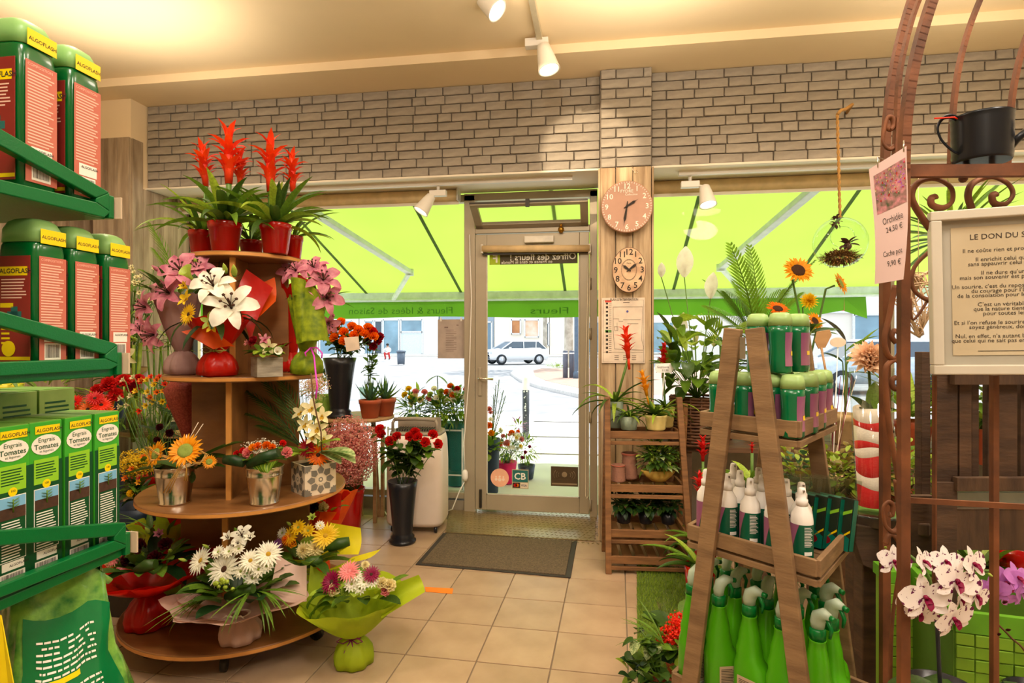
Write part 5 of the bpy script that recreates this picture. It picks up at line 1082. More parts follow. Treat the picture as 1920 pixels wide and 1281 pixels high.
for x0_, y0_, x1_, y1_, w in ((350, 870, 425, 838, .09), (360, 872, 440, 805, .08), (350, 880, 255, 880, .06), (330, 880, 230, 862, .07), (340, 880, 270, 848, .07), (360, 880, 420, 860, .07), (352, 880, 362, 905, .07), (368, 880, 400, 850, .08)):
    A, B_ = C(x0_, y0_, 2.6), C(x1_, y1_, 2.62); lf('oval', [G_DARK, G_DEEP][x0_ % 2], A, B_ - A, (B_ - A).length, w, t, .3, .2, n=7)
for k, (a, b_) in enumerate((((345, 840), (372, 792)), ((352, 838), (381, 795)), ((346, 838), (350, 815)))): MB().tube([C(a[0], a[1], 2.55), C(b_[0], b_[1], 2.55)], .0016, 4).build('raffia_straw', RIBW, t)
b = MB()
for dx, dy in ((0, 0), (3, 2), (-3, 3)):
    b.tube([C(345 + dx, 865 + dy, 2.5), C(300, 852 + dy, 2.5), C(275 + dx, 838, 2.5), C(282, 862 + dy, 2.5), C(310, 862, 2.5), C(345, 866, 2.5), C(375, 868 + dy, 2.49), C(388 + dx, 852, 2.5), C(376, 845 + dy, 2.5)], .002, 4); b.tube([C(345 + dx, 866, 2.5), C(330 + dx, 890, 2.5), C(312 + dx * 2, 925, 2.5)], .002, 4); b.tube([C(347, 866 + dy, 2.5), C(350, 880, 2.5), C(348 + dx, 902, 2.5)], .002, 4)
b.build('raffia_bow', mat('raffia', (206, 160, 80), .7), t)
p = base_at(496, 2.60, z3_); t = thing('flower_bucket', 'shiny metal bucket of pink and orange roses with rolled leaf, centre of the third tier', 'bucket', p); bucket(t, p, .08, .06, .165)
cluster(t, 488, 845, 2.57, 50, 28, [('rose', P_PINK, 466, 850, 13), ('rose', P_PINK, 537, 849, 13), ('rose', P_ORANGE, 484, 838, 10), ('rose', P_ORANGE, 500, 836, 10), ('rose', P_AMBER, 474, 840, 9), ('rose', P_RED, 446, 852, 9), ('rose', P_RED, 530, 832, 8), ('rose', P_RED, 456, 846, 8), ('daisy', P_WHITE, 493, 845, 7), ('daisy', P_WHITE, 482, 846, 7), ('rose', P_ORANGE, 510, 840, 9)], .04, up=.6)
dots(t, C(490, 836, 2.57), .09, 260, .0035, [P_WHITE], 'baby_breath', 3, sq=(1, .7, .35))
for (a, b_) in (((465, 872), (522, 848)), ((420, 862), (458, 868))):
    A, B_ = C(a[0], a[1], 2.5), C(b_[0], b_[1], 2.5); MB().tube([A, A.lerp(B_, .5) + UP * .004, B_], [.018, .024, .02], 14).build('rolled_leaf', G_DEEP, t)
for k in range(10): A = C(478 + k * 5, 872 - k, 2.50); lf('oval', [G_LIGHT, G_MID][k % 2], A, RT * (.6 - k * .1) - UP * .25 + TOCAM * .3, .05, .02, t, .5)
ring_leaves(t, C(490, 860, 2.58), .07, 14, .08, .045, [G_DARK, G_MID], 'oval', (-.2, .6), .5, 14)
# patterned square planter
p = base_at(588, 2.80, z3_); t = thing('flower_planter', 'grey and cream tile patterned square planter with orchids and gerberas, right on the third tier', 'planter', p)
CEM = mat('planter_cream', (226, 208, 180), .6, var=.06); CEG = mat('planter_grey_print', (122, 116, 104), .6)
rz_ = TH + radians(43); planter_box(t, p, .152, .14, CEM, rz_)
for k in (0, 1):
    M_ = Matrix.Translation(p) @ Matrix.Rotation(rz_ + (-pi / 2 if k == 0 else 0) , 4, 'Z'); f = frame(M_ @ Vector((-.076, -.077, 0)), M_.to_3x3() @ Vector((1, 0, 0)), UP)
    for cx, cy, s in ((.076, .07, 1.0),):
        b = MB()
        for i in range(8):
            a = i * pi / 4; b.add([f @ Vector((cx + cos(a + dq) * r_ * s, cy + sin(a + dq) * r_ * s, .0008)) for dq, r_ in ((-.30, .03), (-.34, .05), (0, .066), (.34, .05), (.30, .03))], [(0, 1, 2, 3, 4)])
        b.build('printed_petals', CEG, t, kind='stuff'); b = MB()
        for i in range(8): a = i * pi / 4; b.lathe([(.008, .0009), (.008, .0014)], n=8, mtx=T(f, cx + cos(a) * .018, cy + sin(a) * .018))
        b.build('printed_rosette', CEM, t, kind='stuff'); MB().lathe([(.013, .0006), (.013, .0012)], n=12, mtx=T(f, cx, cy)).build('printed_ring', CEG, t); MB().lathe([(.006, .0012), (.006, .0018)], n=12, mtx=T(f, cx, cy)).build('printed_eye', CEM, t)
    b = MB()
    for cx, cy in ((0, 0), (.152, 0), (0, .14), (.152, .14)):
        for a in range(16):
            a0_ = a * pi / 8; q_ = [Vector((min(.152, max(0, cx + cos(a0_ + d) * r_)), min(.139, max(0, cy + sin(a0_ + d) * r_)), .0008)) for d, r_ in ((0, .0), (-.2, .03), (.0, .036), (.2, .03))]; b.add([f @ v for v in q_], [(0, 1, 2, 3)])
    b.build('printed_corner', CEG, t, kind='stuff')
cluster(t, 590, 820, 2.78, 50, 90, [('gerbera', P_ORANGE, 597, 853, 22, C_BROWN), ('gerbera', P_CRIM, 577, 840, 20, C_BROWN), ('cymbidium', P_CREAM, 586, 768, 24), ('cymbidium', P_CREAM, 566, 775, 20), ('cymbidium', P_CREAM, 604, 782, 21), ('cymbidium', P_CREAM, 575, 797, 20), ('cymbidium', P_CREAM, 596, 805, 23), ('cymbidium', P_CREAM, 608, 823, 18), ('cymbidium', P_CREAM, 588, 820, 18)], .04)
for (a, b_, m, w) in (((600, 850), (665, 840), G_VAR, .10), ((605, 845), (668, 855), G_VAR, .09), ((600, 850), (640, 862), G_VAR, .07), ((598, 838), (635, 815), G_LIGHT, .06)):
    A, B_ = C(a[0], a[1], 2.74), C(b_[0], b_[1], 2.66); lf('oval', m, A, B_ - A + UP * .02, (B_ - A).length, w, t, .5, .25, n=7)
for (a, b_) in (((572, 850), (500, 715)), ((572, 845), (485, 750)), ((575, 845), (530, 700)), ((575, 850), (510, 780)), ((578, 840), (555, 705))):
    A, B_ = C(a[0], a[1], 2.82), C(b_[0], b_[1], 2.85); frond(G_DARK, A, B_ - A, (B_ - A).length * 1.05, .12, t, .5, 14)
ring_leaves(t, C(570, 850, 2.78), .06, 18, .07, .05, [G_MID, G_LIGHT], 'oval', (-.1, .9), .4, 17)
MB().tube([C(603, 848, 2.70), C(602, 810, 2.69), C(594, 780, 2.69), C(587, 745, 2.69), C(583, 700, 2.69)], .0035, 6).build('curly_twig', STEMB, t)
# ------------------------------------------------------------ bottom tier bouquets
z4_ = .13
def spray(t, c, n, L, az0, az1, seed, m=G_MID, el=(.0, .4)):      # long grass blades
    q = random.Random(seed)
    for i in range(n): a = az0 + (az1 - az0) * q.random(); lf('lance', m, c, rdir(q.uniform(*el), a), L * q.uniform(.7, 1.1), .009, t, q.uniform(.5, 1.3), .2, name='grass_blade')
p = base_at(450, 2.50, z4_); t = thing('bouquet', 'white gerbera bouquet in pale pink paper with cream ribbon, front of the bottom tier', 'bouquet', p)
wrap(t, p, .085, .11, .035, .27, .20, [PAPP, PAPP], seed=23, corners=5, amp=.25, wavy=.08, tie=RIBW)
sheet(t, [C(520, 1040, 2.55), C(575, 1060, 2.5), C(575, 1128, 2.42), C(505, 1120, 2.40)], PAPP, 'wrapping_paper', .03)
ring_leaves(t, C(450, 1105, 2.46), .13, 34, .13, .07, [G_DARK, G_DEEP, G_MID], 'oval', (.25, 1.1), .5, 20)
cluster(t, 450, 1070, 2.46, 90, 65, [('gerbera', P_WHITE, 422, 1068, 34, C_BROWN), ('gerbera', P_WHITE, 378, 1052, 28, C_YEL), ('gerbera', P_WHITE, 503, 1040, 26, C_YEL), ('gerbera', P_WHITE, 470, 1052, 22, C_YEL), ('daisy', P_WHITE, 485, 1068, 17), ('daisy', P_WHITE, 474, 1084, 17), ('daisy', P_WHITE, 452, 1072, 15), ('daisy', P_WHITE, 500, 1062, 14), ('daisy', P_WHITE, 430, 1035, 14), ('daisy', P_WHITE, 448, 1030, 13), ('daisy', P_WHITE, 410, 1036, 14), ('alstroemeria', P_WHITE, 470, 1012, 18), ('alstroemeria', P_WHITE, 430, 1012, 18), ('alstroemeria', P_WHITE, 448, 1022, 16), ('lily', P_WHITE, 455, 1008, 22), ('bud', G_LIME, 391, 1028, 11), ('bud', G_LIME, 350, 1052, 11), ('bud', G_MID, 446, 1002, 14)], .09, up=.55)
b = MB()
for i in range(16): b.ball(C(420 + R.uniform(-18, 18), 1096 + R.uniform(-10, 12), 2.33), .009, 7)
b.build('green_berries', mat('berry_green', (150, 170, 50), .3), t, kind='stuff')
A = C(425, 1120, 2.36); B_ = C(475, 1104, 2.34); MB().tube([A, A.lerp(B_, .5) + UP * .006, B_], [.016, .024, .018], 12).build('rolled_leaf', G_DARK, t)
spray(t, C(420, 1110, 2.40), 22, .28, TH + pi - .5, TH + pi + .9, 5, el=(-.1, .3)); spray(t, C(480, 1110, 2.40), 14, .24, TH - 1.0, TH + .2, 8, el=(-.1, .5)); spray(t, C(470, 1110, 2.34), 8, .2, TH - 1.9, TH - 1.2, 9, el=(-.1, .5))
p = base_at(280, 2.62, z4_); t = thing('bouquet', 'dark red rose bouquet in bright red film, left on the bottom tier', 'bouquet', p)
wrap(t, p, .095, .15, .04, .27, .27, [PAPR, PAPR], seed=31, corners=4, amp=.28, wavy=.08)
ring_leaves(t, C(285, 1060, 2.58), .12, 30, .13, .06, [G_DARK, G_DEEP, G_MID], 'oval', (.1, 1.2), .6, 33)
cluster(t, 275, 1045, 2.58, 85, 50, [('rose', P_DKRED, 262, 1026, 18), ('rose', P_DKRED, 292, 1048, 18), ('rose', P_DKRED, 310, 1022, 15), ('gerbera', P_PINK, 215, 1045, 22), ('alstroemeria', P_WHITE, 250, 1012, 18), ('alstroemeria', P_WHITE, 232, 1040, 16), ('rose', P_CREAM, 210, 1052, 14), ('bud', G_LIME, 320, 1035, 13), ('bud', G_LIME, 280, 1000, 14), ('alstroemeria', P_LILY, 300, 1005, 16), ('rose', P_DKRED, 240, 1050, 14), ('chrysanthemum', G_LIGHT, 245, 1040, 11), ('chrysanthemum', G_LIGHT, 262, 1042, 10), ('chrysanthemum', G_LIGHT, 232, 1056, 10)], .06, up=.5)
A = C(255, 1070, 2.42); B_ = C(292, 1058, 2.42); MB().tube([A, A.lerp(B_, .5) + UP * .006, B_], [.016, .026, .02], 12).build('rolled_leaf', G_DARK, t)
p = base_at(318, 2.98, z4_); t = thing('bouquet', 'small bouquet in yellow and red film behind the red bouquet on the bottom tier', 'bouquet', p)
wrap(t, p, .07, .12, .035, .15, .36, [PAPL, PAPR], seed=35, corners=3, amp=.35); sheet(t, [C(300, 1005, 2.9), C(320, 965, 2.92), C(342, 962, 2.9), C(340, 1015, 2.88)], PAPR, 'film_corner'); sheet(t, [C(282, 1000, 2.88), C(290, 960, 2.9), C(312, 970, 2.9), C(318, 1000, 2.88)], PAPL, 'film_corner')
spray(t, C(290, 1000, 2.9), 10, .22, TH + pi - .8, TH + pi + .6, 15, el=(.2, 1.0)); ring_leaves(t, C(290, 1005, 2.88), .08, 10, .12, .03, [G_LIGHT, G_MID], 'lance', (.3, 1.2), .5, 36)
p = base_at(575, 2.95, z4_); t = thing('bouquet', 'yellow gerbera bouquet in yellow green paper, right on the bottom tier', 'bouquet', p)
wrap(t, p, .08, .13, .035, .20, .25, [PAPL, PAPY], seed=41, corners=4, amp=.3, wavy=.08, tie=RIBG)
sheet(t, [C(610, 1040, 2.72), C(618, 980, 2.8), C(676, 990, 2.78), C(672, 1040, 2.70)], PAPY, 'wrapping_paper', .03); sheet(t, [C(600, 1072, 2.62), C(660, 1045, 2.66), C(714, 1030, 2.66), C(672, 1052, 2.62)], PAPY, 'wrapping_paper', .015); sheet(t, [C(585, 1135, 2.6), C(600, 1075, 2.62), C(670, 1045, 2.66), C(650, 1075, 2.62)], PAPL, 'wrapping_paper', .02)
ring_leaves(t, C(580, 1050, 2.72), .12, 22, .14, .06, [G_DARK, G_MID, G_LIGHT], 'oval', (.0, 1.0), .6, 43)
cluster(t, 575, 1015, 2.76, 70, 50, [('gerbera', P_YEL, 610, 1005, 26, C_YEL), ('chrysanthemum', P_CREAM, 592, 1028, 20), ('chrysanthemum', P_CREAM, 570, 1032, 17), ('daisy', P_YEL, 560, 990, 16), ('daisy', P_YEL, 578, 996, 14), ('alstroemeria', G_LIME, 586, 974, 14), ('gerbera', P_YEL, 545, 1005, 18), ('chrysanthemum', P_ORANGE, 540, 1012, 14), ('rose', P_AMBER, 550, 1018, 12), ('daisy', P_WHITE, 600, 986, 10), ('chrysanthemum', P_MAUVE, 522, 1020, 12), ('daisy', P_WHITE, 530, 1000, 12), ('bud', G_LIME, 545, 985, 10)], .07, up=.5)
for (a, b_) in (((565, 1062), (605, 1050)), ((615, 1030), (655, 1015))): A = C(a[0], a[1], 2.62); B_ = C(b_[0], b_[1], 2.64); MB().tube([A, A.lerp(B_, .5) + UP * .006, B_], [.014, .026, .02], 12).build('rolled_leaf', G_DARK, t)
p = base_at(598, 3.22, z4_); t = thing('bouquet', 'small white and dark red bouquet in orange red film at the back right of the bottom tier', 'bouquet', p)
wrap(t, p, .06, .12, .03, .17, .42, [PAPO, PAPR], seed=45, corners=3, amp=.3); cluster(t, 600, 955, 3.08, 40, 25, [('rose', P_CREAM, 607, 952, 12), ('rose', P_DKRED, 590, 952, 14), ('rose', P_CREAM, 572, 950, 10), ('carnation', P_DKRED, 580, 962, 12), ('alstroemeria', P_CREAM, 578, 944, 10)], .04); ring_leaves(t, C(615, 955, 3.06), .05, 10, .09, .03, [G_MID, G_LIGHT], 'lance', (.2, 1), .4, 46)
sheet(t, [C(600, 975, 3.0), C(612, 925, 3.05), C(640, 925, 3.05), C(635, 975, 3.0)], PAPR, 'film_corner'); sheet(t, [C(590, 985, 2.98), C(600, 960, 2.98), C(632, 960, 2.98), C(615, 985, 2.98)], PAPO, 'film_corner')
# lime bouquet on the floor
p = base_at(663, 2.55, 0); t = thing('bouquet', 'bouquet in lime green paper with purple ribbon standing on the floor tiles', 'bouquet', p)
wrap(t, p, .085, .125, .035, .225, .30, [PAPL, PAPL], seed=52, corners=4, amp=.22, wavy=.07, tie=RIBP, tilt=(-.1, 0))
sheet(t, [C(715, 1160, 2.42), C(700, 1110, 2.45), C(785, 1078, 2.5), C(797, 1110, 2.46)], PAPL, 'wrapping_paper', .04); sheet(t, [C(610, 1130, 2.5), C(575, 1130, 2.55), C(582, 1060, 2.6), C(615, 1080, 2.6)], PAPL, 'wrapping_paper', .03)
ring_leaves(t, C(670, 1115, 2.50), .12, 20, .11, .06, [G_DARK, G_MID, G_LIGHT], 'oval', (.0, .9), .6, 53)
cluster(t, 672, 1095, 2.48, 75, 42, [('gerbera', P_MAG, 623, 1092, 24, C_BROWN), ('rose', P_CREAM, 630, 1105, 17), ('gerbera', P_PINK, 655, 1072, 22, P_PINK), ('gerbera', P_MAG, 696, 1078, 18, C_BROWN), ('daisy', P_WHITE, 668, 1080, 13), ('daisy', P_WHITE, 660, 1096, 16), ('daisy', P_WHITE, 683, 1092, 15), ('daisy', P_WHITE, 698, 1090, 14), ('daisy', P_WHITE, 675, 1104, 13), ('rose', P_CREAM, 730, 1098, 15), ('rose', P_PINK, 722, 1108, 12), ('chrysanthemum', P_CREAM, 685, 1060, 10), ('chrysanthemum', G_LIGHT, 648, 1108, 11), ('rose', P_CREAM, 716, 1094, 13), ('chrysanthemum', G_LIGHT, 640, 1088, 9)], .07, up=.75)
for k, (x, y) in enumerate(((612, 1125), (600, 1115), (618, 1140), (605, 1135))): A = C(x, y, 2.42); lf('oval', [G_LIGHT, G_MID][k % 2], A + RT * .03, -RT + UP * .2, .11, .06, t, 1.6, .3, n=8)
# ============================================================ by the left window
def vase(t, p, rt, rb, h, m=BLACKPL, name='vase', foot=True, n=28):
    b = MB(); pr = [(rb * 1.25, 0), (rb * 1.38, .012), (rb * 1.36, h * .045), (rb * 1.15, h * .075), (rb * 1.22, h * .10), (rb * .98, h * .14), (rb, h * .17)] if foot else [(rb * .96, 0), (rb, .006)]
    pr += [(rb + (rt - rb) * .45, h * .6), (rb + (rt - rb) * .8, h * .88), (rt, h), (rt * .95, h), (rt * .8, h * .85)]
    b.lathe(pr, p, n); b.lathe([(rt * .82, h * .84), (.002, h * .84)], p, n, caps=(False, True)); return b.build(name, m, t)
def stemmed(t, p, h, cx, cy, z, rx, ry, items, dome, leaves, lm, LL, LW, seed, up=.4, rb=.03, prof='oval', el=(-.2, 1.1)):
    cluster(t, cx, cy, z, rx, ry, items, dome, up)
    stems(t, p + UP * h * .86, [C(i[2], i[3], z) for i in items], .0028, rb=rb)
    q = random.Random(seed)
    for k in range(leaves):
        it = items[k % len(items)]; A = p + UP * h; B_ = C(it[2], it[3], z); s = q.uniform(.15, .92); P0 = A.lerp(B_, s); a = q.uniform(0, 6.28)
        lf(prof, lm[k % len(lm)], P0, rdir(q.uniform(*el), a), LL * q.uniform(.7, 1.2), LW * q.uniform(.7, 1.2), t, q.uniform(.3, 1), .3)
# round wooden side table that carries aloes and the orange roses
TABW = mat('table_wood', (190, 150, 104), .5, c2=(160, 120, 80), scale=3, stretch=(1, 8, 8))
tz = .815; tc = C(668, 700, 4.64); tc.z = 0; tt_ = thing('side_table', 'small round wooden table carrying the aloes and orange roses by the left window', 'table', tc)
b = MB(); b.lathe([(.29, tz - .025), (.295, tz - .02), (.295, tz - .004), (.29, tz)], tc, 40); b.build('table_top', TABW, tt_)
for a in range(4): b = MB(); d = Vector((cos(a * pi / 2 + .5), sin(a * pi / 2 + .5), 0)); b.span(tc + d * .17, tc + d * .13 + UP * (tz - .025), .035, .035); b.build('leg', TABW, tt_)
p = base_at(637, 4.52, tz); t = thing('flower_vase', 'black flared vase of orange roses with paper tag on the round side table', 'vase', p); vase(t, p, .125, .072, .46)
stemmed(t, p, .46, 650, 640, 4.47, 60, 35, [('rose', P_ORANGE, x, y, 12) for x, y in ((620, 622), (632, 612), (645, 624), (660, 614), (672, 620), (684, 628), (628, 634), (645, 640), (640, 606), (690, 616), (664, 630), (614, 612), (700, 632))] + [('rose', P_RED, 698, 622, 11)], .05, 80, [G_DARK, G_MID, G_DARK], .10, .065, 61, rb=.05)
quad_ = MB(); quad_.slab([C(645, 633, 4.3), C(672, 631, 4.3), C(675, 655, 4.3), C(650, 660, 4.3)], TOCAM, .002); quad_.build('paper_tag', PAPER, t)
p = base_at(690, 4.62, .72); t = thing('flower_vase', 'vase of dark red roses behind the orange roses at the window', 'vase', p); vase(t, p, .07, .045, .32, glass('vase_glass', (225, 235, 228), .3), foot=False)
stemmed(t, p, .32, 700, 640, 4.58, 25, 30, [('rose', P_CRIM, x, y, 10) for x, y in ((702, 626), (708, 640), (695, 634), (700, 650), (712, 632), (688, 642))], .03, 30, [G_DARK, G_MID], .07, .04, 63)
stool = thing('plant_stand', 'low wooden plant stand hidden behind the round side table', 'stand', base_at(690, 4.62, 0)); b = MB(); b.box(base_at(690, 4.62, .71), (.22, .2, .02)); b.build('stand_top', TABW, stool)
for sx in (-1, 1):
    for sy in (-1, 1): MB().box(base_at(690, 4.62, .35) + Vector((sx * .09, sy * .08, 0)), (.025, .025, .70)).build('leg', TABW, stool)
for px, z, lab, sd in ((694, 4.50, 'aloe plant in terracotta pot nearest the orange roses on the side table', 1), (722, 4.62, 'aloe plant in terracotta pot at the right edge of the side table', 2)):
    p = base_at(px, z, tz); t = thing('potted_aloe', lab, 'plant', p, 'aloes on the side table'); pot(t, p, .085, .062, .14, TERRA, 1)
    for i in range(16): a = i * 2.4; e = .35 + i / 16 * 1.0; lf('aloe', G_BLUE if i % 3 else G_MID, p + UP * .12, rdir(e, a), .19 * R.uniform(.8, 1.1), .038, t, -.4, .9, n=5)
BUCKG = mat('bucket_light_green', (150, 190, 70), .45, tl=.2); TEAL = mat('bucket_teal', (24, 106, 100), .4); NAVY = mat('bucket_navy', (34, 50, 70), .4)
p = base_at(608, 4.62, .62); t = thing('flower_bucket', 'light green bucket standing behind the black vase and the tiered stand', 'bucket', p); vase(t, p, .1, .07, .36, BUCKG, 'bucket', False)
bush(t, p + UP * .42, .13, 50, .12, .03, [G_MID, G_DARK], 65, 'lance'); 
bx = thing('plant_stand', 'wooden crate supporting the light green bucket by the window', 'stand', base_at(608, 4.62, 0)); MB().box(base_at(608, 4.62, .31), (.3, .24, .61)).build('crate_body', TABW, bx, bevel=.004)
# air cooler
AC = mat('cooler_white', (232, 216, 200), .35, var=.02); ACG = mat('cooler_grey', (150, 138, 120), .45)
p = base_at(784, 4.42, 0); t = thing('air_cooler', 'white portable air cooler on castors standing between the red roses and the door', 'appliance', p); f = Matrix.Translation(p) @ Matrix.Rotation(TH * .4, 4, 'Z')
b = MB(); b.loft([(.05, .20, .15, 5), (.08, .212, .16, 6), (.5, .212, .16, 6), (.66, .205, .155, 6), (.71, .195, .15, 5)], 40); o = b.build('housing', AC, t, mtx=f)
b = MB(); b.loft([(.71, .195, .15, 5), (.735, .19, .145, 5)], 40); b.build('top_panel', ACG, t, mtx=f)
b = MB()
for s in (-1, 1): b.tube([(s * .165, -.1, .72), (s * .165, -.1, .80), (s * .15, -.1, .825)], .012, 8)
b.tube([(-.155, -.1, .825), (0, -.1, .832), (.155, -.1, .825)], .014, 8); b.box((0, .04, .77), (.33, .015, .11)); b.build('carry_handle', ACG, t, mtx=f, kind=None)
b = MB()
for i in range(16): b.box((-.14 + i * .0187, -.0, .745), (.006, .2, .02))
b.build('air_grille', mat('cooler_dark', (90, 84, 74), .5), t, mtx=f, kind='stuff')
for sx in (-1, 1):
    for sy in (-1, 1): b = MB(); b.lathe([(.01, -.012), (.025, -.01), (.025, .01), (.01, .012)], n=14, mtx=f @ frame(Vector((sx * .16, sy * .11, .026)), (0, 1, 0), (0, 0, 1))); b.build('castor', BLACKPL, t)
b = MB(); b.tube([p + Vector((-.2, -.05, .05)), onZ(722, 960, .01), onZ(716, 953, .008), onZ(722, 947, .01), onZ(735, 950, .03)], .004, 5); b.build('power_cable', LW, t)
# floor vase with red roses
p = onZ(755, 1017, 0); t = thing('flower_vase', 'black flared floor vase of long red roses before the air cooler', 'vase', p); vase(t, p, .104, .068, .43)
zr = 4.0
stemmed(t, p, .43, 768, 835, zr - .05, 70, 30, [('rose', P_RED, x, y, 12) for x, y in ((713, 806), (717, 816), (732, 828), (745, 820), (768, 820), (783, 820), (811, 816), (797, 830), (820, 833), (778, 812))], .06, 130, [G_DARK, G_DARK, G_MID], .10, .068, 71, rb=.05)
# red vase of pink baby's breath
p = onZ(652, 1000, 0); t = thing('flower_vase', 'red vase with a large cloud of pink gypsophila beside the stand', 'vase', p); vase(t, p, .125, .09, .33, REDPL, foot=False)
PG = petm('gypsophila_pink', (222, 140, 134)); PG2 = petm('gypsophila_pale', (238, 186, 170))
ring_leaves(t, C(650, 925, 4.25), .1, 16, .1, .02, [G_MID, G_DARK], 'lance', (.2, 1.2), .5, 3)
dots(t, C(656, 845, 4.2), .245, 11000, .0075, [PG, PG2, PG], 'gypsophila_blossoms', 5, sq=(.9, .8, 1.05), shell=.1); stems(t, p + UP * .28, [C(658 + R.uniform(-50, 50), 840 + R.uniform(-60, 50), 4.28 + R.uniform(-.1, .1)) for _ in range(46)], .0015, G_MID, rb=.06)
p = base_at(575, 3.55, 0); t = thing('flower_vase', 'bucket of white gypsophila behind the orchid planter', 'vase', p); vase(t, p, .12, .09, .55, NAVY, foot=False)
dots(t, C(588, 722, 3.55), .13, 1500, .004, [P_CREAM, PG2], 'gypsophila_blossoms', 7, sq=(.8, .8, .8), shell=.1); stems(t, p + UP * .5, [C(588 + R.uniform(-25, 25), 730 + R.uniform(-20, 40), 3.55) for _ in range(24)], .0015, G_MID)
# ============================================================ flowers along the left wall
def bucket_of(lab, px, z, zb_, h, rt, rb, m, foot=False, kind='flower_bucket'):
    p = base_at(px, z, zb_); t = thing(kind, lab, 'bucket', p); vase(t, p, rt, rb, h, m, 'bucket', foot); return t, p
# wooden steps carrying them
stp = thing('plant_bench', 'stepped wooden plant bench along the left wall, mostly hidden by buckets', 'bench', base_at(250, 4.1, 0))
for z, zz, w in ((3.75, .40, 1.3), (4.15, .80, 1.3), ): 
    c = base_at(235, z, zz); MB().box(c - UP * .02, (w, .42, .04)).build('bench_board', TABW, stp, bevel=.003)
    for sx in (-1, 1): MB().box(c + Vector((sx * (w / 2 - .05), 0, -zz / 2 - .02)), (.05, .38, zz - .04)).build('bench_leg', TABW, stp)
BRNB = mat('bucket_brown', (150, 104, 66), .4)
t, p = bucket_of('brown bucket of red white and yellow alstroemeria against the left wall', 238, 4.1, .80, .42, .13, .10, BRNB)
q = random.Random(4); its = []
for i in range(34): x, y = q.uniform(205, 300), q.uniform(500, 575); its.append(('alstroemeria', P_CREAM if x > 250 or y < 515 else (P_SCAR if q.random() < .6 else P_CREAM), x, y, 8))
for x, y in ((215, 505), (225, 500), (208, 520)): its.append(('alstroemeria', P_ORANGE, x, y, 8))
stemmed(t, p, .42, 250, 540, 4.05, 55, 50, its, .12, 90, [G_MID, G_DARK, G_LIGHT], .11, .03, 81, prof='lance', rb=.06)
t, p = bucket_of('bucket of red and yellow alstroemeria low against the left wall', 205, 3.95, .80, .22, .11, .09, NAVY); its = [('alstroemeria', P_RED if q.random() < .7 else P_YEL, q.uniform(195, 240), q.uniform(605, 650), 9) for i in range(14)]
stemmed(t, p, .22, 215, 630, 3.9, 40, 40, its, .1, 40, [G_MID, G_LIGHT], .12, .03, 82, prof='lance')
t, p = bucket_of('clear vase of amaryllis and lilies with tall stems at the left wall', 250, 3.8, .40, .50, .09, .08, glass('vase_glass'))
stemmed(t, p, .5, 235, 640, 3.75, 40, 40, [('lily', petm('petal_amaryllis', (214, 120, 60), c2=(180, 40, 20)), 222, 628, 26), ('lily', P_LILY, 262, 620, 20), ('bud', P_RED, 262, 600, 20), ('lily', P_CREAM, 238, 668, 22), ('bud', P_RED, 238, 612, 14), ('lily', P_YEL, 214, 660, 20), ('bud', G_LIME, 255, 640, 14)], .06, 16, [G_LIGHT, G_MID], .2, .03, 83, prof='lance')
for k in range(4): A = p + UP * .35; B_ = C(225 + 13 * k, 655 - 4 * k, 3.75); MB().tube([A, A.lerp(B_, .5), B_], .011, 8).build('thick_stem', G_LIGHT, t)
# palm and lucky bamboo near the reveal
t = thing('potted_palm', 'slender areca palm rising beside the boarded reveal behind the red bromeliads', 'plant', base_at(335, 4.35, 0)); p = base_at(335, 4.35, 0); pot(t, p, .15, .11, .3, BRNB, 1)
for a, b_ in (((336, 560), (352, 440)), ((334, 560), (322, 425)), ((338, 555), (372, 470)), ((335, 560), (318, 470)), ((330, 560), (290, 500)), ((332, 565), (268, 520))):
    A, B_ = C(a[0], a[1], 4.35), C(b_[0], b_[1], 4.35); frond(G_PALM, A, B_ - A, (B_ - A).length * 1.1, .15, t, .5, 14); MB().tube([p + UP * .26, A], .006, 6).build('palm_stem', STEM, t)
t = thing('potted_plant', 'lucky bamboo with curly stems and small leaves below the mauve bouquet', 'plant', base_at(312, 4.0, .62)); p = base_at(312, 4.0, .62); pot(t, p, .10, .08, .22, mat('pot_dark_green', (40, 60, 40), .5), 1); MB().box(base_at(312, 4.0, .31), (.26, .26, .62)).build('stand_block', TABW, t, bevel=.003)
for k in range(9): x = 280 + k * 9; A = C(x, 705, 3.98); B_ = C(x - 6 + 5 * (k % 3), 630 + 8 * (k % 4), 3.98); MB().tube([p + UP * .2, A.lerp(p + UP * .25, .4), A, B_], .006, 6).build('cane', G_MID, t); ring_leaves(t, B_, .03, 6, .08, .018, [G_MID, G_DARK, G_LIGHT], 'lance', (-.2, 1.2), .4, 90 + k)
# freesias in red vase etc
t, p = bucket_of('red bucket of yellow and orange freesias behind the tomato boxes', 292, 3.35, .30, .36, .125, .08, REDPL)
q = random.Random(9); its = [('alstroemeria', [P_YEL, P_YEL, P_AMBER, P_ORANGE, P_SCAR][q.randrange(5)] if x > 250 else P_CREAM, x + q.uniform(-6, 6), y + q.uniform(-8, 8), 11) for x in range(236, 345, 13) for y in (718, 742, 762) if not (x > 320 and y > 750)]
its += [('alstroemeria', P_SCAR, x, 710, 10) for x in (285, 300, 312, 325)]; stemmed(t, p, .36, 290, 742, 3.3, 60, 40, its, .08, 50, [G_MID, G_LIGHT], .14, .010, 85, prof='lance', rb=.06, el=(.6, 1.4))
sb = thing('plant_stand', 'low block under the red freesia bucket behind the shelving', 'stand', base_at(292, 3.35, 0)); MB().box(base_at(292, 3.35, .15), (.3, .26, .298)).build('stand_block', TABW, sb, bevel=.003)
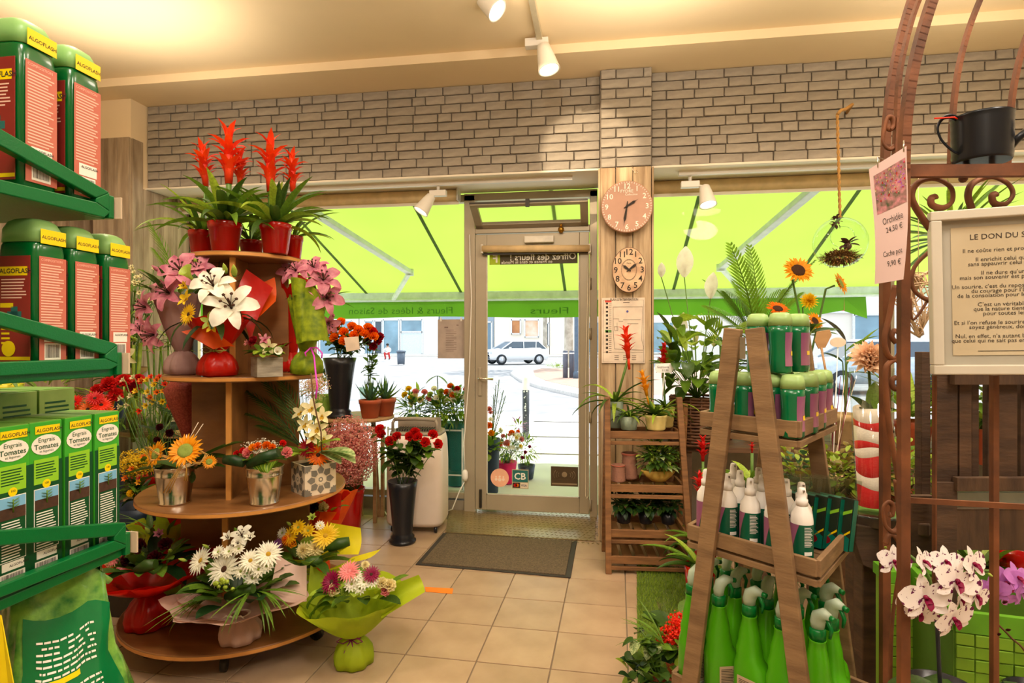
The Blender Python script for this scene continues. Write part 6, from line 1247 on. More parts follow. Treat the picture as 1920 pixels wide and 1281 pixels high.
t, p = bucket_of('dark bucket of big red gerberas and tulips behind the shelving unit', 195, 3.5, .34, .34, .12, .09, NAVY)
q = random.Random(19); stemmed(t, p, .34, 200, 735, 3.45, 50, 30, [('carnation', P_RED, 205, 722, 19), ('carnation', P_RED, 232, 715, 17), ('carnation', P_RED, 185, 735, 18), ('carnation', P_CRIM, 248, 728, 14), ('carnation', P_RED, 218, 740, 16), ('carnation', P_ORANGE, 205, 752, 14), ('carnation', P_RED, 260, 712, 13)], .06, 16, [G_MID, G_DARK], .12, .04, 86)
t, p = bucket_of('dark bucket of red and orange gerberas above the tomato boxes', 140, 3.0, .60, .30, .12, .09, NAVY)
stemmed(t, p, .30, 140, 760, 2.95, 60, 25, [('gerbera', m_, x, y, 18, C_BROWN) for x, y, m_ in ((112, 770, P_SCAR), (140, 755, P_RED), (165, 768, P_ORANGE), (190, 760, P_SCAR), (150, 775, P_ORANGE), (125, 758, P_SCAR), (178, 748, P_RED), (100, 765, P_SCAR), (198, 775, P_ORANGE))], .05, 10, [G_MID], .12, .03, 87, up=.9)
t, p = bucket_of('brown bucket seen between the middle and lower shelves at left', 105, 3.4, .66, .40, .15, .11, mat('bucket_tan', (176, 124, 76), .4))
bush(t, p + UP * .48, .14, 60, .2, .02, [G_LIGHT, G_MID], 88, 'lance')
t, p = bucket_of('small yellow pot plant at the left edge between the shelves', 8, 2.2, 1.12, .12, .06, .045, mat('pot_yellow', (226, 210, 40), .4)); bush(t, p + UP * .17, .09, 50, .09, .02, [G_LIGHT, G_MID], 89, 'lance')
sb = thing('plant_stand', 'tall dark plant stand behind the shelving at the left edge', 'stand', base_at(60, 2.7, 0)); MB().box(base_at(8, 2.2, 1.10), (.4, .4, .04)).build('stand_top', DARKM, sb); MB().box(base_at(8, 2.2, .55), (.08, .08, 1.08)).build('stand_leg', DARKM, sb)
t, p = bucket_of('navy bucket of yellow solidago and orange flowers behind the lower boxes', 262, 3.1, .12, .42, .13, .10, NAVY)
dots(t, C(258, 868, 3.05), .13, 1600, .005, [P_YEL, mat('solidago_gold', (214, 176, 20), .6)], 'solidago_blossoms', 11, sq=(1, .8, .55), shell=.2); stemmed(t, p, .42, 255, 900, 3.0, 40, 40, [('alstroemeria', P_ORANGE, 240, 898, 12), ('alstroemeria', P_ORANGE, 250, 882, 11), ('alstroemeria', P_AMBER, 262, 905, 10), ('rose', P_YEL, 246, 925, 9), ('alstroemeria', P_ORANGE, 270, 860, 10)], .04, 50, [G_DARK, G_MID], .1, .03, 91)
sb = thing('plant_stand', 'low dark block under the navy solidago bucket', 'stand', base_at(262, 3.1, 0)); MB().box(base_at(262, 3.1, .06), (.3, .26, .118)).build('stand_block', DARKM, sb)
for px, z, lab in ((225, 3.45, 'navy bucket standing on the floor below the freesias'), (300, 3.6, 'second navy bucket standing behind the third tier sunflower')): t, p = bucket_of(lab, px, z, .0, .3, .12, .10, NAVY); bush(t, p + UP * .34, .1, 30, .1, .03, [G_DARK], int(px))
# glitter cone bouquet and dark carnations beside the stand
p = base_at(348, 3.08, .30); t = thing('bouquet', 'slim bouquet cone in pink glitter wrap hanging behind the second tier', 'bouquet', p); GLI = mat('glitter_pink_film', (190, 90, 74), .4, c2=(140, 50, 44), scale=120, bump=.6, bscale=150, tl=.2)
m_ = Matrix.Translation(C(352, 835, 3.05)); MB().lathe([(.012, 0), (.03, .08), (.07, .22), (.085, .30), (.03, .36), (.002, .38)], n=20, mtx=m_ @ Matrix.Rotation(radians(-6), 4, 'Y'), mod=lambda a, r, z: r * (1 + .12 * cos(2 * a))).build('wrapping_film', GLI, t)
MB().tube([C(352, 835, 3.05), C(345, 960, 3.1), p], .01, 6).build('stem_bundle', STEM, t); cluster(t, 300, 810, 3.0, 20, 20, [('carnation', P_DKRED, 300, 802, 9), ('carnation', P_DKRED, 318, 812, 9), ('carnation', P_DKRED, 296, 825, 9)], .02)
stems(t, p + UP * .1, [C(300, 806, 3.02), C(318, 816, 3.02), C(296, 829, 3.02)], .002); vase(t, base_at(318, 3.08, .0), .09, .07, .36, NAVY, 'bucket', False)
for a_, b_ in (((380, 835), (300, 720)), ((380, 845), (285, 770)), ((385, 830), (330, 700))): A, B_ = C(a_[0], a_[1], 3.15), C(b_[0], b_[1], 3.15); frond(G_DEEP, A, B_ - A, (B_ - A).length, .1, t, .4, 14)
# ============================================================ outside the left window: bunches in teal buckets on a metal rack
rkx = thing('flower_rack', 'white metal display rack outside the left window holding teal buckets', 'rack', (onY(805, 641, 5.25).x, 5.25, 0))
zr_ = onY(800, 762, 5.2).z; xl_, xr_ = onY(735, 641, 5.2).x, onY(872, 641, 5.2).x
for z in (zr_ - .2, zr_ - .60):
    for yy in (5.1, 5.45): MB().tube([(xl_, yy, z), (xr_, yy, z)], .008, 6).build('rail', WHT, rkx)
for x in (xl_, xr_):
    for yy in (5.1, 5.45): MB().tube([(x, yy, 0), (x, yy, zr_ - .18)], .01, 6).build('leg', WHT, rkx)
for k, (px, py, mm, lab) in enumerate(((778, 745, (P_CREAM, P_YEL, P_PINK), 'mixed rose bunch in teal bucket outside, left of three'), (826, 745, (G_LIME, P_WHITE), 'pale green bunch in teal bucket outside, middle of three'), (856, 740, (P_WHITE, P_ORANGE, P_RED), 'white and orange bunch in teal bucket outside, beside the door frame'))):
    c = onY(px, py, 5.27); p = Vector((c.x, 5.27, zr_ - .59 if k else zr_ - .58)); t = thing('flower_bucket', lab, 'bucket', p); vase(t, p, .10, .075, .44, TEAL, 'bucket', False); zc_ = 5.2
    its = [('rose', mm[i % len(mm)], px + 28 * cos(i * 2.4) * (i / 9) ** .5, py - 2 + 16 * sin(i * 2.4) * (i / 9) ** .5, 8) for i in range(9)]; cluster(t, px, py, zc_, 30, 20, its, .05, .8); stems(t, p + UP * .36, [C(i[2], i[3], zc_) for i in its], .003, G_MID, rb=.05)
    bush(t, C(px, py + 22, zc_), .14, 150, .10, .035, [G_LIGHT, G_MID, G_BLUE], 95 + k, 'lance')
t = thing('flower_bucket', 'low bucket of yellow flowers on the lower shelf of the outside rack', 'bucket', Vector((onY(856, 850, 5.27).x, 5.6, 0))); p = Vector((onY(856, 850, 5.6).x, 5.6, 0)); vase(t, p, .12, .09, .4, TEAL, 'bucket', False); bush(t, p + UP * .46, .13, 60, .08, .05, [P_YEL, G_MID, P_YEL], 99)
# calla-like leaf behind
t = thing('potted_plant', 'tall plant with two broad leaves outside behind the flower bunches', 'plant', Vector((onY(818, 700, 5.7).x, 5.7, 0))); p = Vector((onY(818, 700, 5.7).x, 5.7, 0)); pot(t, p, .12, .09, .25, TEAL)
for a_, b_ in (((820, 705), (800, 712)), ((820, 705), (835, 712))): A, B_ = C(a_[0], a_[1], 5.7), C(b_[0], b_[1], 5.7); lf('oval', G_MID, A, B_ - A, .14, .07, t, .4); MB().tube([p + UP * .2, C(822, 760, 5.7), A], .005, 5).build('stalk', STEM, t)
# outside the door: pink bucket with wrapped bunch, gladioli
def pxbucket(px, py, Y, lab, m, h, rt):
    c = onY(px, py, Y); p = Vector((c.x, Y, 0)); t = thing('flower_bucket', lab, 'bucket', p); return t, p
PINKB = mat('bucket_hot_pink', (226, 10, 100), .4, tl=.1); CELL = glass('cellophane', (250, 250, 250), .5, .15)
t, p = pxbucket(950, 916, 5.75, 'hot pink bucket with cellophane wrapped mixed bouquet outside the door', PINKB, .3, .1); p.z = .0; hb_ = onY(945, 865, 5.75).z
vase(t, p, .105, .08, hb_, PINKB, 'bucket', False); zz = 5.65; q = random.Random(3)
its = [([('rose', P_ORANGE), ('daisy', P_WHITE), ('alstroemeria', P_CREAM), ('rose', P_PINK), ('daisy', P_WHITE), ('alstroemeria', P_YEL)][i % 6]) + (q.uniform(922, 978), q.uniform(806, 842), q.uniform(4, 7)) for i in range(34)]
cluster(t, 950, 825, zz, 34, 24, its, .10, .7); stems(t, p + UP * hb_ * .8, [C(i[2], i[3], zz) for i in its], .002, G_MID, rb=.05); bush(t, C(950, 842, zz), .14, 90, .07, .02, [G_MID, G_BLUE, G_LIGHT], 102, 'lance', sq=(1, 1, .7)); bush(t, C(970, 800, zz + .1), .08, 40, .09, .02, [P_MAUVE, G_LIGHT], 104, 'lance')
MB().lathe([(.06, 0), (.11, .12), (.2, .25), (.215, .3)], C(950, 866, 5.7) - UP * .0, 30, caps=(False, False), mod=lambda a, r, z: r * (1 + .08 * sin(7 * a) * z / .3)).build('cellophane_wrap', CELL, t)
t, p = pxbucket(918, 900, 5.35, 'dark bucket of gladioli and orange bunches outside the door at left', NAVY, .3, .1); vase(t, p, .10, .08, .5, NAVY, 'bucket', False)
for k, (x, y) in enumerate(((936, 712), (944, 732), (930, 722), (948, 742), (926, 740))):
    A, B_ = C(922, 830, 5.35), C(x, y, 5.35); MB().tube([A, B_], .004, 5).build('gladiolus_stem', G_MID, t)
    for j in range(7): s = .35 + .09 * j; lf('lance', G_LIGHT if j % 2 else G_MID, A.lerp(B_, s), (B_ - A).normalized() + RT * (.7 if j % 2 else -.7), .05, .018, t, .2, name='gladiolus_bud')
cluster(t, 920, 800, 5.35, 14, 40, [('rose', P_ORANGE, 918, 798, 8), ('rose', P_AMBER, 921, 812, 8), ('alstroemeria', P_PINK, 920, 776, 9), ('rose', P_PINK, 917, 768, 7), ('daisy', P_WHITE, 920, 787, 6)], .03); bush(t, C(918, 840, 5.35), .1, 40, .1, .06, [G_MID, G_LIGHT], 105)
t = thing('potted_plant', 'green potted plant with tiny magenta flowers outside beside the pink bucket', 'plant', Vector((onY(987, 870, 5.95).x, 5.95, 0))); p = Vector((onY(987, 870, 5.95).x, 5.95, 0)); pot(t, p, .09, .07, .14, NAVY); bush(t, p + UP * .30, .17, 200, .06, .015, [G_LIGHT, G_MID], 106, 'lance', sq=(.8, .8, 1)); cluster(t, 987, 850, 5.85, 20, 20, [('carnation', P_MAG, x, y, 4) for x, y in ((985, 848), (993, 838), (980, 858))], .05)
# ============================================================ wooden plant ladder right of the door
LAD = mat('ladder_wood', (150, 104, 62), .6, c2=(110, 74, 44), scale=3, stretch=(2, 2, 14), bump=.2, bscale=12, objvar=.08)
pl0 = C(1141, 641, 3.54); pr0 = C(1297, 641, 3.50); pl0.z = pr0.z = 0; ldx = (pr0 - pl0); ldx.z = 0; wl_ = ldx.length; ldx.normalize(); ldy = Vector((-ldx.y, ldx.x, 0)); lad = thing('plant_ladder', 'four tier slatted wooden plant ladder standing right of the door pillar', 'shelf', pl0)
topz = C(1143, 745, 3.6).z; tl_, tr_ = pl0 + ldy * .10 + UP * topz, pr0 - ldx * .055 + ldy * .10 + UP * topz
for a, b_ in ((pl0, tl_), (pr0, tr_)): MB().span(a, b_, .035, .035, upv=ldx).build('front_post', LAD, lad, bevel=.003); 
for a in (pl0 + ldy * .38, pr0 + ldy * .38): MB().span(a, a + UP * (topz - .05) - ldy * .2, .03, .03, upv=ldx).build('rear_post', LAD, lad, bevel=.003)
for z, d0, dep in ((.825, .085, .20), (.505, .05, .26), (.235, .03, .30), (.085, .0, .34)):
    s = .02 + z * .05; A = pl0 + ldx * .01 + ldy * d0 + UP * z; B_ = pr0 - ldx * (s * .8) + ldy * d0 + UP * z
    for dz, hh in ((0, .045), (-.05, .022)): MB().span(A + UP * dz, B_ + UP * dz, .016, hh).build('front_slat', LAD, lad, bevel=.002)
    MB().span(A + ldy * dep, B_ + ldy * dep, .016, .045).build('back_slat', LAD, lad, bevel=.002)
    for P_ in (A, B_): MB().span(P_ , P_ + ldy * dep, .016, .045).build('side_slat', LAD, lad, bevel=.002)
    for i in range(6): X = A.lerp(B_, (i + .5) / 6) - UP * .02; MB().span(X + ldy * .01, X + ldy * (dep - .01), .055, .012).build('shelf_slat', LAD, lad, bevel=.001)
LP = lambda u, v, z: pl0 + ldx * (u * wl_) + ldy * v + UP * z
POTG = mat('pot_grey_green', (132, 146, 126), .5, bump=.4, bscale=90); POTC = mat('pot_cream_ribbed', (222, 202, 128), .45); POTT = mat('pot_ribbed_pink_clay', (150, 104, 84), .7, bump=.6, bscale=120)
def brom2(lab, p, pr, ph, pm, spikes, seed, n=14, L=.26, W=.032, ridges=0, lm=None, droop=1.4):
    t = thing('bromeliad', lab, 'plant', p); pot(t, p, pr, pr * .8, ph, pm, 0, ridges=ridges); q = random.Random(seed); top = p + UP * ph * .86; lm = lm or [G_MID, G_DARK, G_LIGHT]
    for i in range(n): a = i * 2.4 + q.uniform(-.3, .3); lf('strap', lm[i % len(lm)], top, rdir(.35 + .9 * i / n, a), L * q.uniform(.75, 1.15), W * q.uniform(.8, 1.15), t, droop * q.uniform(.6, 1.3), .6, n=8)
    for (A, B_, m) in spikes: flower('bract_head', m, A, B_ - A, (B_ - A).length * .95, t, cm=m); MB().tube([top, A], .008, 7).build('flower_stalk', STEM, t)
    return t
zt_ = .825 + .024
z_ = 3.62; brom2('red spiked bromeliad in grey green pot, left on the top tier of the plant ladder', LP(.12, .22, zt_), .055, .17, POTG, [(C(1178, 672, 3.68), C(1172, 608, 3.68), P_SCAR)], 3, 16, .30)
brom2('small bushy bromeliad in pale grey pot at the front of the ladder top tier', LP(.28, .14, zt_), .06, .085, POTG, [], 5, 20, .17, .02, 0)
brom2('orange bromeliad in cream ribbed pot, right on the ladder top tier', LP(.62, .14, zt_), .068, .095, POTC, [(C(1213, 742, 3.62), C(1203, 692, 3.62), P_AMBER)], 7, 16, .24, .036, 4)
t = brom2('red bromeliad with white price tag in cream pot behind on the ladder top tier', LP(.78, .27, zt_), .06, .13, POTC, [(C(1243, 692, 3.85), C(1246, 640, 3.85), P_RED)], 9, 10, .25, .03, 4)
tg = MB(); tg.slab([C(1229, 682, 3.6), C(1262, 681, 3.6), C(1264, 692, 3.6), C(1258, 699, 3.6), C(1232, 699, 3.6), C(1228, 692, 3.6)], FW, .002); tg.build('price_tag', WHT, t); MB().tube([C(1246, 699, 3.6), C(1242, 750, 3.6)], .003, 5).build('tag_stick', WHT, t)
f = frame(C(1232, 690, 3.595), RT, UP); text('Guzmania', .018, INK, f, t); text('21,50', .018, INK, T(f, .03, -.02), t)
# ladder second tier
for u, v, r, h, lab in ((.14, .12, .045, .105, 'short ribbed clay vase on the second tier of the plant ladder'), (.30, .20, .052, .165, 'taller ribbed clay vase behind the short one on the plant ladder')):
    p = LP(u, v, .505 + .024); t = thing('clay_vase', lab, 'vase', p); b = MB(); pr = [(r * .8, 0)]
    for i in range(1, 18): pr.append((r * (.98 - .12 * i / 18) + (.0025 if i % 2 else 0), h * i / 19))
    pr += [(r * .95, h * .96), (r * .95, h), (r * .82, h), (r * .75, h * .9)]; b.lathe(pr, p, 24); b.build('vase_body', POTT, t)
    MB().lathe([(r * .96, h * .93), (r * 1.0, h * .95), (r * 1.0, h * .99), (r * .94, h)], p, 24, caps=(False, False)).build('rim_band', mat('clay_rim', (180, 96, 76), .6), t)
p = LP(.66, .16, .505 + .024); t = thing('potted_plant', 'variegated fern plant in boat shaped yellow bowl on the second ladder tier', 'plant', p)
b = MB(); b.loft([(0, .045, .035, 2, 0, 0), (.03, .085, .045, 2, 0, 0), (.065, .115, .055, 2, 0, 0), (.07, .108, .05, 2, 0, 0), (.055, .09, .04, 2)], 28); b.build('bowl', mat('bowl_yellow', (214, 176, 84), .5), t, mtx=Matrix.Translation(p) @ Matrix.Rotation(TH + .1, 4, 'Z'))
MB().loft([(.05, .085, .04, 2), (.055, .01, .01, 2)], 16).build('soil', SOIL, t, mtx=Matrix.Translation(p))
q = random.Random(31)
for i in range(46): a = i * 2.4; e = q.uniform(.0, 1.4); lf('lance', [G_DARK, G_MID, G_VAR, G_DARK][i % 4], p + UP * q.uniform(.07, .18) + rdir(0, a) * .05, rdir(e, a), .11, .035, t, q.uniform(.4, 1.4), .3)
bush(t, p + UP * .16, .14, 260, .045, .022, [G_DARK, G_LIME, G_MID], 33, 'oval', sq=(1, .9, .65))
# third tier: dark seed trays with dark plants
for u, sd, lab in ((.22, 41, 'black tray of dark ivy, left on the third ladder tier'), (.5, 43, 'black tray of dark ivy, middle of the third ladder tier'), (.78, 45, 'black tray of dark ivy, right on the third ladder tier')):
    p = LP(u, .17, .235 + .024); t = thing('potted_ivy', lab, 'plant', p); pot(t, p, .05, .04, .07, BLACKPL); bush(t, p + UP * .13, .09, 110, .045, .035, [G_DEEP, G_DARK], sd, 'heart', sq=(1, 1, .8)); ring_leaves(t, p + UP * .11, .06, 10, .06, .04, [G_DARK, G_DEEP], 'heart', (-.3, 1), .6, sd)
# ------------------------------------------------------------ grass mat
GR = mat('artificial_grass', (150, 176, 50), .8, c2=(112, 140, 36), scale=40, tl=.2); g4 = [onZ(1194, 1062, 0), onZ(1420, 1075, 0), onZ(1560, 1290, 0), onZ(1196, 1290, 0)]
for v in g4: v.z = .001
t = thing('grass_mat', 'strip of artificial grass lying on the tiles under the plant ladder', 'rug', (g4[0] + g4[2]) / 2); MB().slab(g4, UP, .006).build('backing', mat('grass_backing', (84, 104, 34), .9), t)
b = MB(); q = random.Random(2); e1, e2 = g4[1] - g4[0], g4[3] - g4[0]
for i in range(16000):
    s, u = q.random(), q.random(); p = (g4[0].lerp(g4[1], s)).lerp(g4[3].lerp(g4[2], s), u); p.z = .006; a = q.uniform(0, 6.28); h = q.uniform(.012, .028); x = Vector((cos(a), sin(a), 0)) * .0016; tp_ = p + Vector((q.uniform(-.012, .012), q.uniform(-.012, .012), h)); b.add([p - x, p + x, tp_], [(0, 1, 2)])
b.build('grass_pile', GR, t, kind='stuff')
# kalanchoe and ivy bottom right of the aisle
p = base_at(1290, 2.35, 0); t = thing('potted_kalanchoe', 'bright red kalanchoe in foil at the foot of the tall display ladder', 'plant', p); pot(t, p, .09, .07, .14, TERRA, 1); P_KAL = petm('petal_kalanchoe', (246, 50, 16))
for x, y, r in ((1278, 1165, .055), (1292, 1190, .06), (1258, 1190, .05), (1248, 1205, .04), (1290, 1225, .045), (1270, 1178, .05)): dots(t, C(x, y, 2.30), r, 150, .006, [P_KAL], 'blossom_head', x, sq=(1, .8, .7), shell=.6); MB().tube([p + UP * .1, C(x, y + 6, 2.32)], .004, 5).build('stalk', STEM, t)
ring_leaves(t, p + UP * .22, .12, 34, .09, .06, [G_DARK, G_MID], 'oval', (-.1, 1.2), .5, 47)
p = base_at(1238, 2.2, 0); t = thing('potted_ivy', 'trailing ivy plant on the floor before the grass mat', 'plant', p); pot(t, p, .08, .06, .1, TERRA, 1); q = random.Random(48)
for k, (x, y) in enumerate(((1188, 1200), (1182, 1240), (1200, 1180), (1192, 1262), (1215, 1205), (1240, 1215))):
    A = p + UP * .12; B_ = C(x, y, 2.18 + .03 * (k % 3)); M_ = A.lerp(B_, .5) + UP * .05; MB().tube([A, M_, B_], .0025, 5).build('tendril', STEM, t)
    for j in range(7): s = (j + 1) / 7; P0 = A.lerp(M_, s * 2) if s < .5 else M_.lerp(B_, s * 2 - 1); lf('heart', [G_DARK, G_MID, G_VAR][j % 3], P0, rdir(q.uniform(-.6, .8), q.uniform(0, 6.3)), .05, .045, t, .4)
ring_leaves(t, p + UP * .16, .13, 60, .06, .05, [G_DARK, G_MID, G_DEEP, G_LIGHT], 'heart', (-.2, 1.3), .5, 49)
spray(t, C(1245, 1210, 2.2), 10, .2, TH + pi - 1.4, TH + pi + .2, 50, el=(.4, 1.1))
tgp = thing('plastic_bag', 'crumpled clear plastic sleeve behind the kalanchoe on the grass', 'bag', C(1275, 1140, 2.5)); MB().lathe([(.05, 0), (.09, .06), (.10, .12)], C(1278, 1160, 2.5) - UP * .04, 20, caps=(False, False), mod=lambda a, r, z: r * (1 + .15 * sin(5 * a + z * 30))).build('sleeve', CELL, tgp)
# red bromeliads standing between ladder and A-frame
for i, (px, z, pz, y0, y1, lab) in enumerate(((1318, 3.45, .0, 815, 865, 'red bromeliad rising between the plant ladder and the A frame'), (1312, 3.1, .0, 882, 935, 'second red bromeliad lower between the plant ladder and the A frame'), (1410, 3.0, .55, 828, 850, 'red bromeliad behind the white spray bottles'))):
    p = base_at(px, z, pz); brom2(lab, p, .08, .22 if pz == 0 else .1, REDPL, [(C(px, y1, z), C(px, y0, z), P_RED)], 60 + i, 16, .3, .05)
# ------------------------------------------------------------ peace lily in wicker basket
BW = mat('bench_wood', (112, 80, 52), .65, c2=(80, 56, 38), scale=3, stretch=(2, 14, 14), bump=.2, bscale=10, objvar=.1)
bn = thing('display_bench', 'long wooden display bench under the right window, almost hidden by plants', 'bench', (1.75, 4.25, 0))
for i in range(4): MB().box((1.78, 4.02 + .17 * i, .70), (2.6, .16, .035)).build('bench_board', BW, bn, bevel=.003)
for x in (.55, 1.7, 3.0):
    for y in (4.0, 4.55): MB().box((x, y, .34), (.07, .07, .68)).build('bench_leg', BW, bn)
p = C(1303, 641, 4.0); p = Vector((p.x + .0, 4.05, .72)); t = thing('potted_peace_lily', 'large peace lily with white spathes in a brown wicker basket', 'plant', p)
WK = mat('wicker_brown', (96, 60, 34), .6, var=.3, scale=30); b = MB(); Hh = .32; rB = .17
for k in range(16):
    z = Hh * (k + .5) / 16; b.tube([(p.x + cos(a) * (rB + .006 * (1 if (j + k) % 2 else -1)), p.y + sin(a) * (rB + .006 * (1 if (j + k) % 2 else -1)), p.z + z + .002 * sin(3 * a + k)) for j in range(28) for a in [2 * pi * j / 28]], .010, 5, closed=True)
b.build('wicker_weave', WK, t, kind='stuff'); b = MB()
for k in range(16): a = 2 * pi * k / 16; b.tube([(p.x + cos(a) * rB, p.y + sin(a) * rB, p.z), (p.x + cos(a) * rB * 1.02, p.y + sin(a) * rB * 1.02, p.z + Hh)], .006, 5)
b.build('wicker_uprights', WK, t, kind='stuff'); MB().lathe([(rB * .95, 0), (rB * .95, Hh * .9), (.01, Hh * .9)], p, 20).build('basket_liner', SOIL, t)
q = random.Random(71); top = p + UP * .3
for i in range(110):
    a = q.uniform(0, 6.28); e = q.uniform(.05, 1.4); s = q.uniform(.18, .62); P0 = top + rdir(max(e, .6), a) * s * q.uniform(.6, 1); P0.y = min(P0.y, 4.62); P0.x = max(P0.x, .46); dd = rdir(e * .5, a); dd.x = max(dd.x, -.1) if P0.x < .56 else dd.x; 
    if P0.y > 4.45: dd.y = -abs(dd.y)
    lf('oval', [G_DARK, G_MID, G_MID, G_LIGHT][i % 4], P0, dd, q.uniform(.14, .22), q.uniform(.06, .085), t, q.uniform(.4, 1.2), .35, n=7)
    if i % 3 == 0: MB().tube([top, P0], .003, 4).build('leaf_stalk', G_MID, t)
for x, y0, y1, r in ((1283, 462, 520, 30), (1240, 492, 520, 18), (1332, 510, 560, 30), (1279, 585, 615, 14), (1338, 625, 650, 12), (1304, 620, 645, 14)):
    A = C(x, y1, 4.25); B_ = C(x, y0, 4.25); flower('spathe', P_WHITE if r > 15 else P_CREAM, A, UP + TOCAM * .15, (B_ - A).length * .8, t, spin=q.uniform(-.4, .4)); MB().tube([top, A], .0035, 5).build('flower_stalk', STEM, t)
tg = MB(); tg.slab([C(1262, 604, 4.0), C(1288, 603, 4.0), C(1290, 616, 4.0), C(1262, 618, 4.0)], FW, .002); tg.build('price_tag', WHT, t); text('Spathi', .025, INK, frame(C(1264, 612, 3.99), RT, UP), t)
# ------------------------------------------------------------ palms, sunflowers and more at the right window
def potplant(lab, px, Y, h=.2, r=.1, m=TERRA, z0=.72, nm='potted_plant', cat='plant'):
    x = onY(px, 641, Y).x; p = Vector((x, Y, z0)); t = thing(nm, lab, cat, p); pot(t, p, r, r * .78, h, m, 1); return t, p + UP * h * .86
t, top = potplant('areca palm with feathery fronds behind the stacked green bottles', 1420, 4.3, .22, .11)
for a, b_ in (((1420, 640), (1395, 460)), ((1422, 640), (1425, 468)), ((1424, 640), (1475, 490)), ((1415, 640), (1362, 520)), ((1410, 640), (1350, 560)), ((1418, 640), (1405, 530)), ((1428, 640), (1448, 540)), ((1412, 645), (1370, 600)), ((1430, 640), (1470, 545)), ((1415, 642), (1385, 545))):
    A, B_ = C(a[0], a[1], 4.2), C(b_[0], b_[1], 4.2 + R.uniform(-.2, .1)); frond([G_PALM, G_MID][int(a[0]) % 2], A, B_ - A, (B_ - A).length * 1.1, .16, t, .5, 22); MB().tube([top, A], .005, 5).build('palm_stem', STEM, t)
t, top = potplant('yellowing fern like palm leaning over the peace lily', 1352, 4.3, .2, .1)
for a, b_ in (((1352, 650), (1335, 555)), ((1356, 650), (1390, 565)), ((1350, 650), (1312, 590)), ((1355, 650), (1372, 600))): A, B_ = C(a[0], a[1], 4.1), C(b_[0], b_[1], 4.05); frond(G_LIGHT, A, B_ - A, (B_ - A).length * 1.15, .2, t, 1.5, 16, lw=.05); MB().tube([top, A], .005, 5).build('palm_stem', STEM, t)
VG = glass('vase_glass'); p = Vector((onY(1500, 641, 4.1).x, 4.1, .72)); t = thing('flower_vase', 'vase of sunflowers and yellow mums behind the stacked green bottles', 'vase', p); vase(t, p, .12, .09, .34, BLACKPL, foot=False)
zz = 3.9; items = [('sunflower', P_AMBER, 1496, 508, 30, C_BROWN), ('sunflower', P_AMBER, 1574, 532, 24, C_GREEN), ('chrysanthemum', P_YEL, 1516, 565, 19), ('sunflower', P_AMBER, 1527, 603, 20, C_BROWN), ('sunflower', P_ORANGE, 1458, 580, 22, C_BROWN)]
for kd, m, x, y, r, *cc_ in items:
    side_ = RT * (.95 if x == 1574 else .5) if x in (1574, 1527) else Vector(); dd = (TOCAM + side_ + UP * (.5 if x != 1458 else 1.2)).normalized(); flower(kd, m, C(x, y, zz), dd, ps(r, zz), t, cm=cc_[0] if cc_ else None)
    P1 = C(x, y, zz) - dd * .03; MB().tube([p + UP * .3, C((x + 1500) / 2, (y + 660) / 2, zz + .05), P1 - dd * .06, P1], .007 if kd == 'sunflower' else .004, 6).build('flower_stem', STEM, t)
ring_leaves(t, C(1500, 625, 3.95), .12, 26, .16, .06, [G_DARK, G_MID, G_LIGHT], 'oval', (.0, 1.3), .6, 77)
t, top = potplant('plant with broad grey leaf and long leaves beside the red sand vase', 1585, 4.2, .2, .1, mat('basket_pale', (206, 174, 124), .7, bump=.5))
for a_, b_, m, w in (((1585, 640), (1553, 585), mat('leaf_grey_brown', (104, 90, 74), .6, tl=.2), .07), ((1585, 660), (1640, 612), G_MID, .05), ((1588, 670), (1650, 640), G_MID, .045), ((1585, 690), (1625, 600), G_LIGHT, .05), ((1580, 680), (1545, 650), G_DARK, .06), ((1590, 700), (1640, 690), G_MID, .05)):
    A, B_ = C(a_[0], a_[1], 4.0), C(b_[0], b_[1], 4.0); lf('oval', m, A, B_ - A, (B_ - A).length, w, t, .3, .3, n=7); MB().tube([top, A], .004, 5).build('leaf_stalk', STEM, t)
# wooden paddle and reed sticks in a pale basket
p = Vector((onY(1562, 641, 3.3).x, 3.3, .62)); t = thing('stick_basket', 'pale basket pot of reed sticks with a flat wooden paddle beside the tray', 'basket', p); MB().lathe([(.065, 0), (.072, .15), (.068, .15), (.06, .1)], p, 24, mod=lambda a, r, z: r * (1 + .01 * sin(40 * a))).build('basket', MATS['basket_pale'], t); MB().box(p - UP * .31, (.2, .2, .60)).build('stand_block', BW, t)
MB().slab([C(1532, 622, 3.2), C(1556, 618, 3.2), C(1560, 628, 3.2), C(1548, 652, 3.2), C(1535, 654, 3.2), C(1528, 640, 3.2)], FW, .008).build('paddle_head', TABW, t, bevel=.002); MB().tube([C(1540, 652, 3.2), C(1562, 770, 3.24)], .006, 6).build('paddle_handle', TABW, t)
for k in range(9): MB().tube([p + Vector((.02 * cos(k), .02 * sin(k), .1)), C(1548 + k * 7, 700 + 6 * (k % 3), 3.3)], .0018, 4).build('reed_stick', [STEMB, P_MAG, RIBW][k % 3], t)
tg = MB(); tg.lathe([(.045, 0), (.045, .002)], n=20, mtx=frame(C(1571, 642, 3.25), RT, UP) @ Matrix.Diagonal((1, .6, 1, 1))); tg.build('oval_tag', PAPER, t); MB().tube([C(1571, 650, 3.26), p + UP * .14], .003, 4).build('tag_stick', WHT, t)
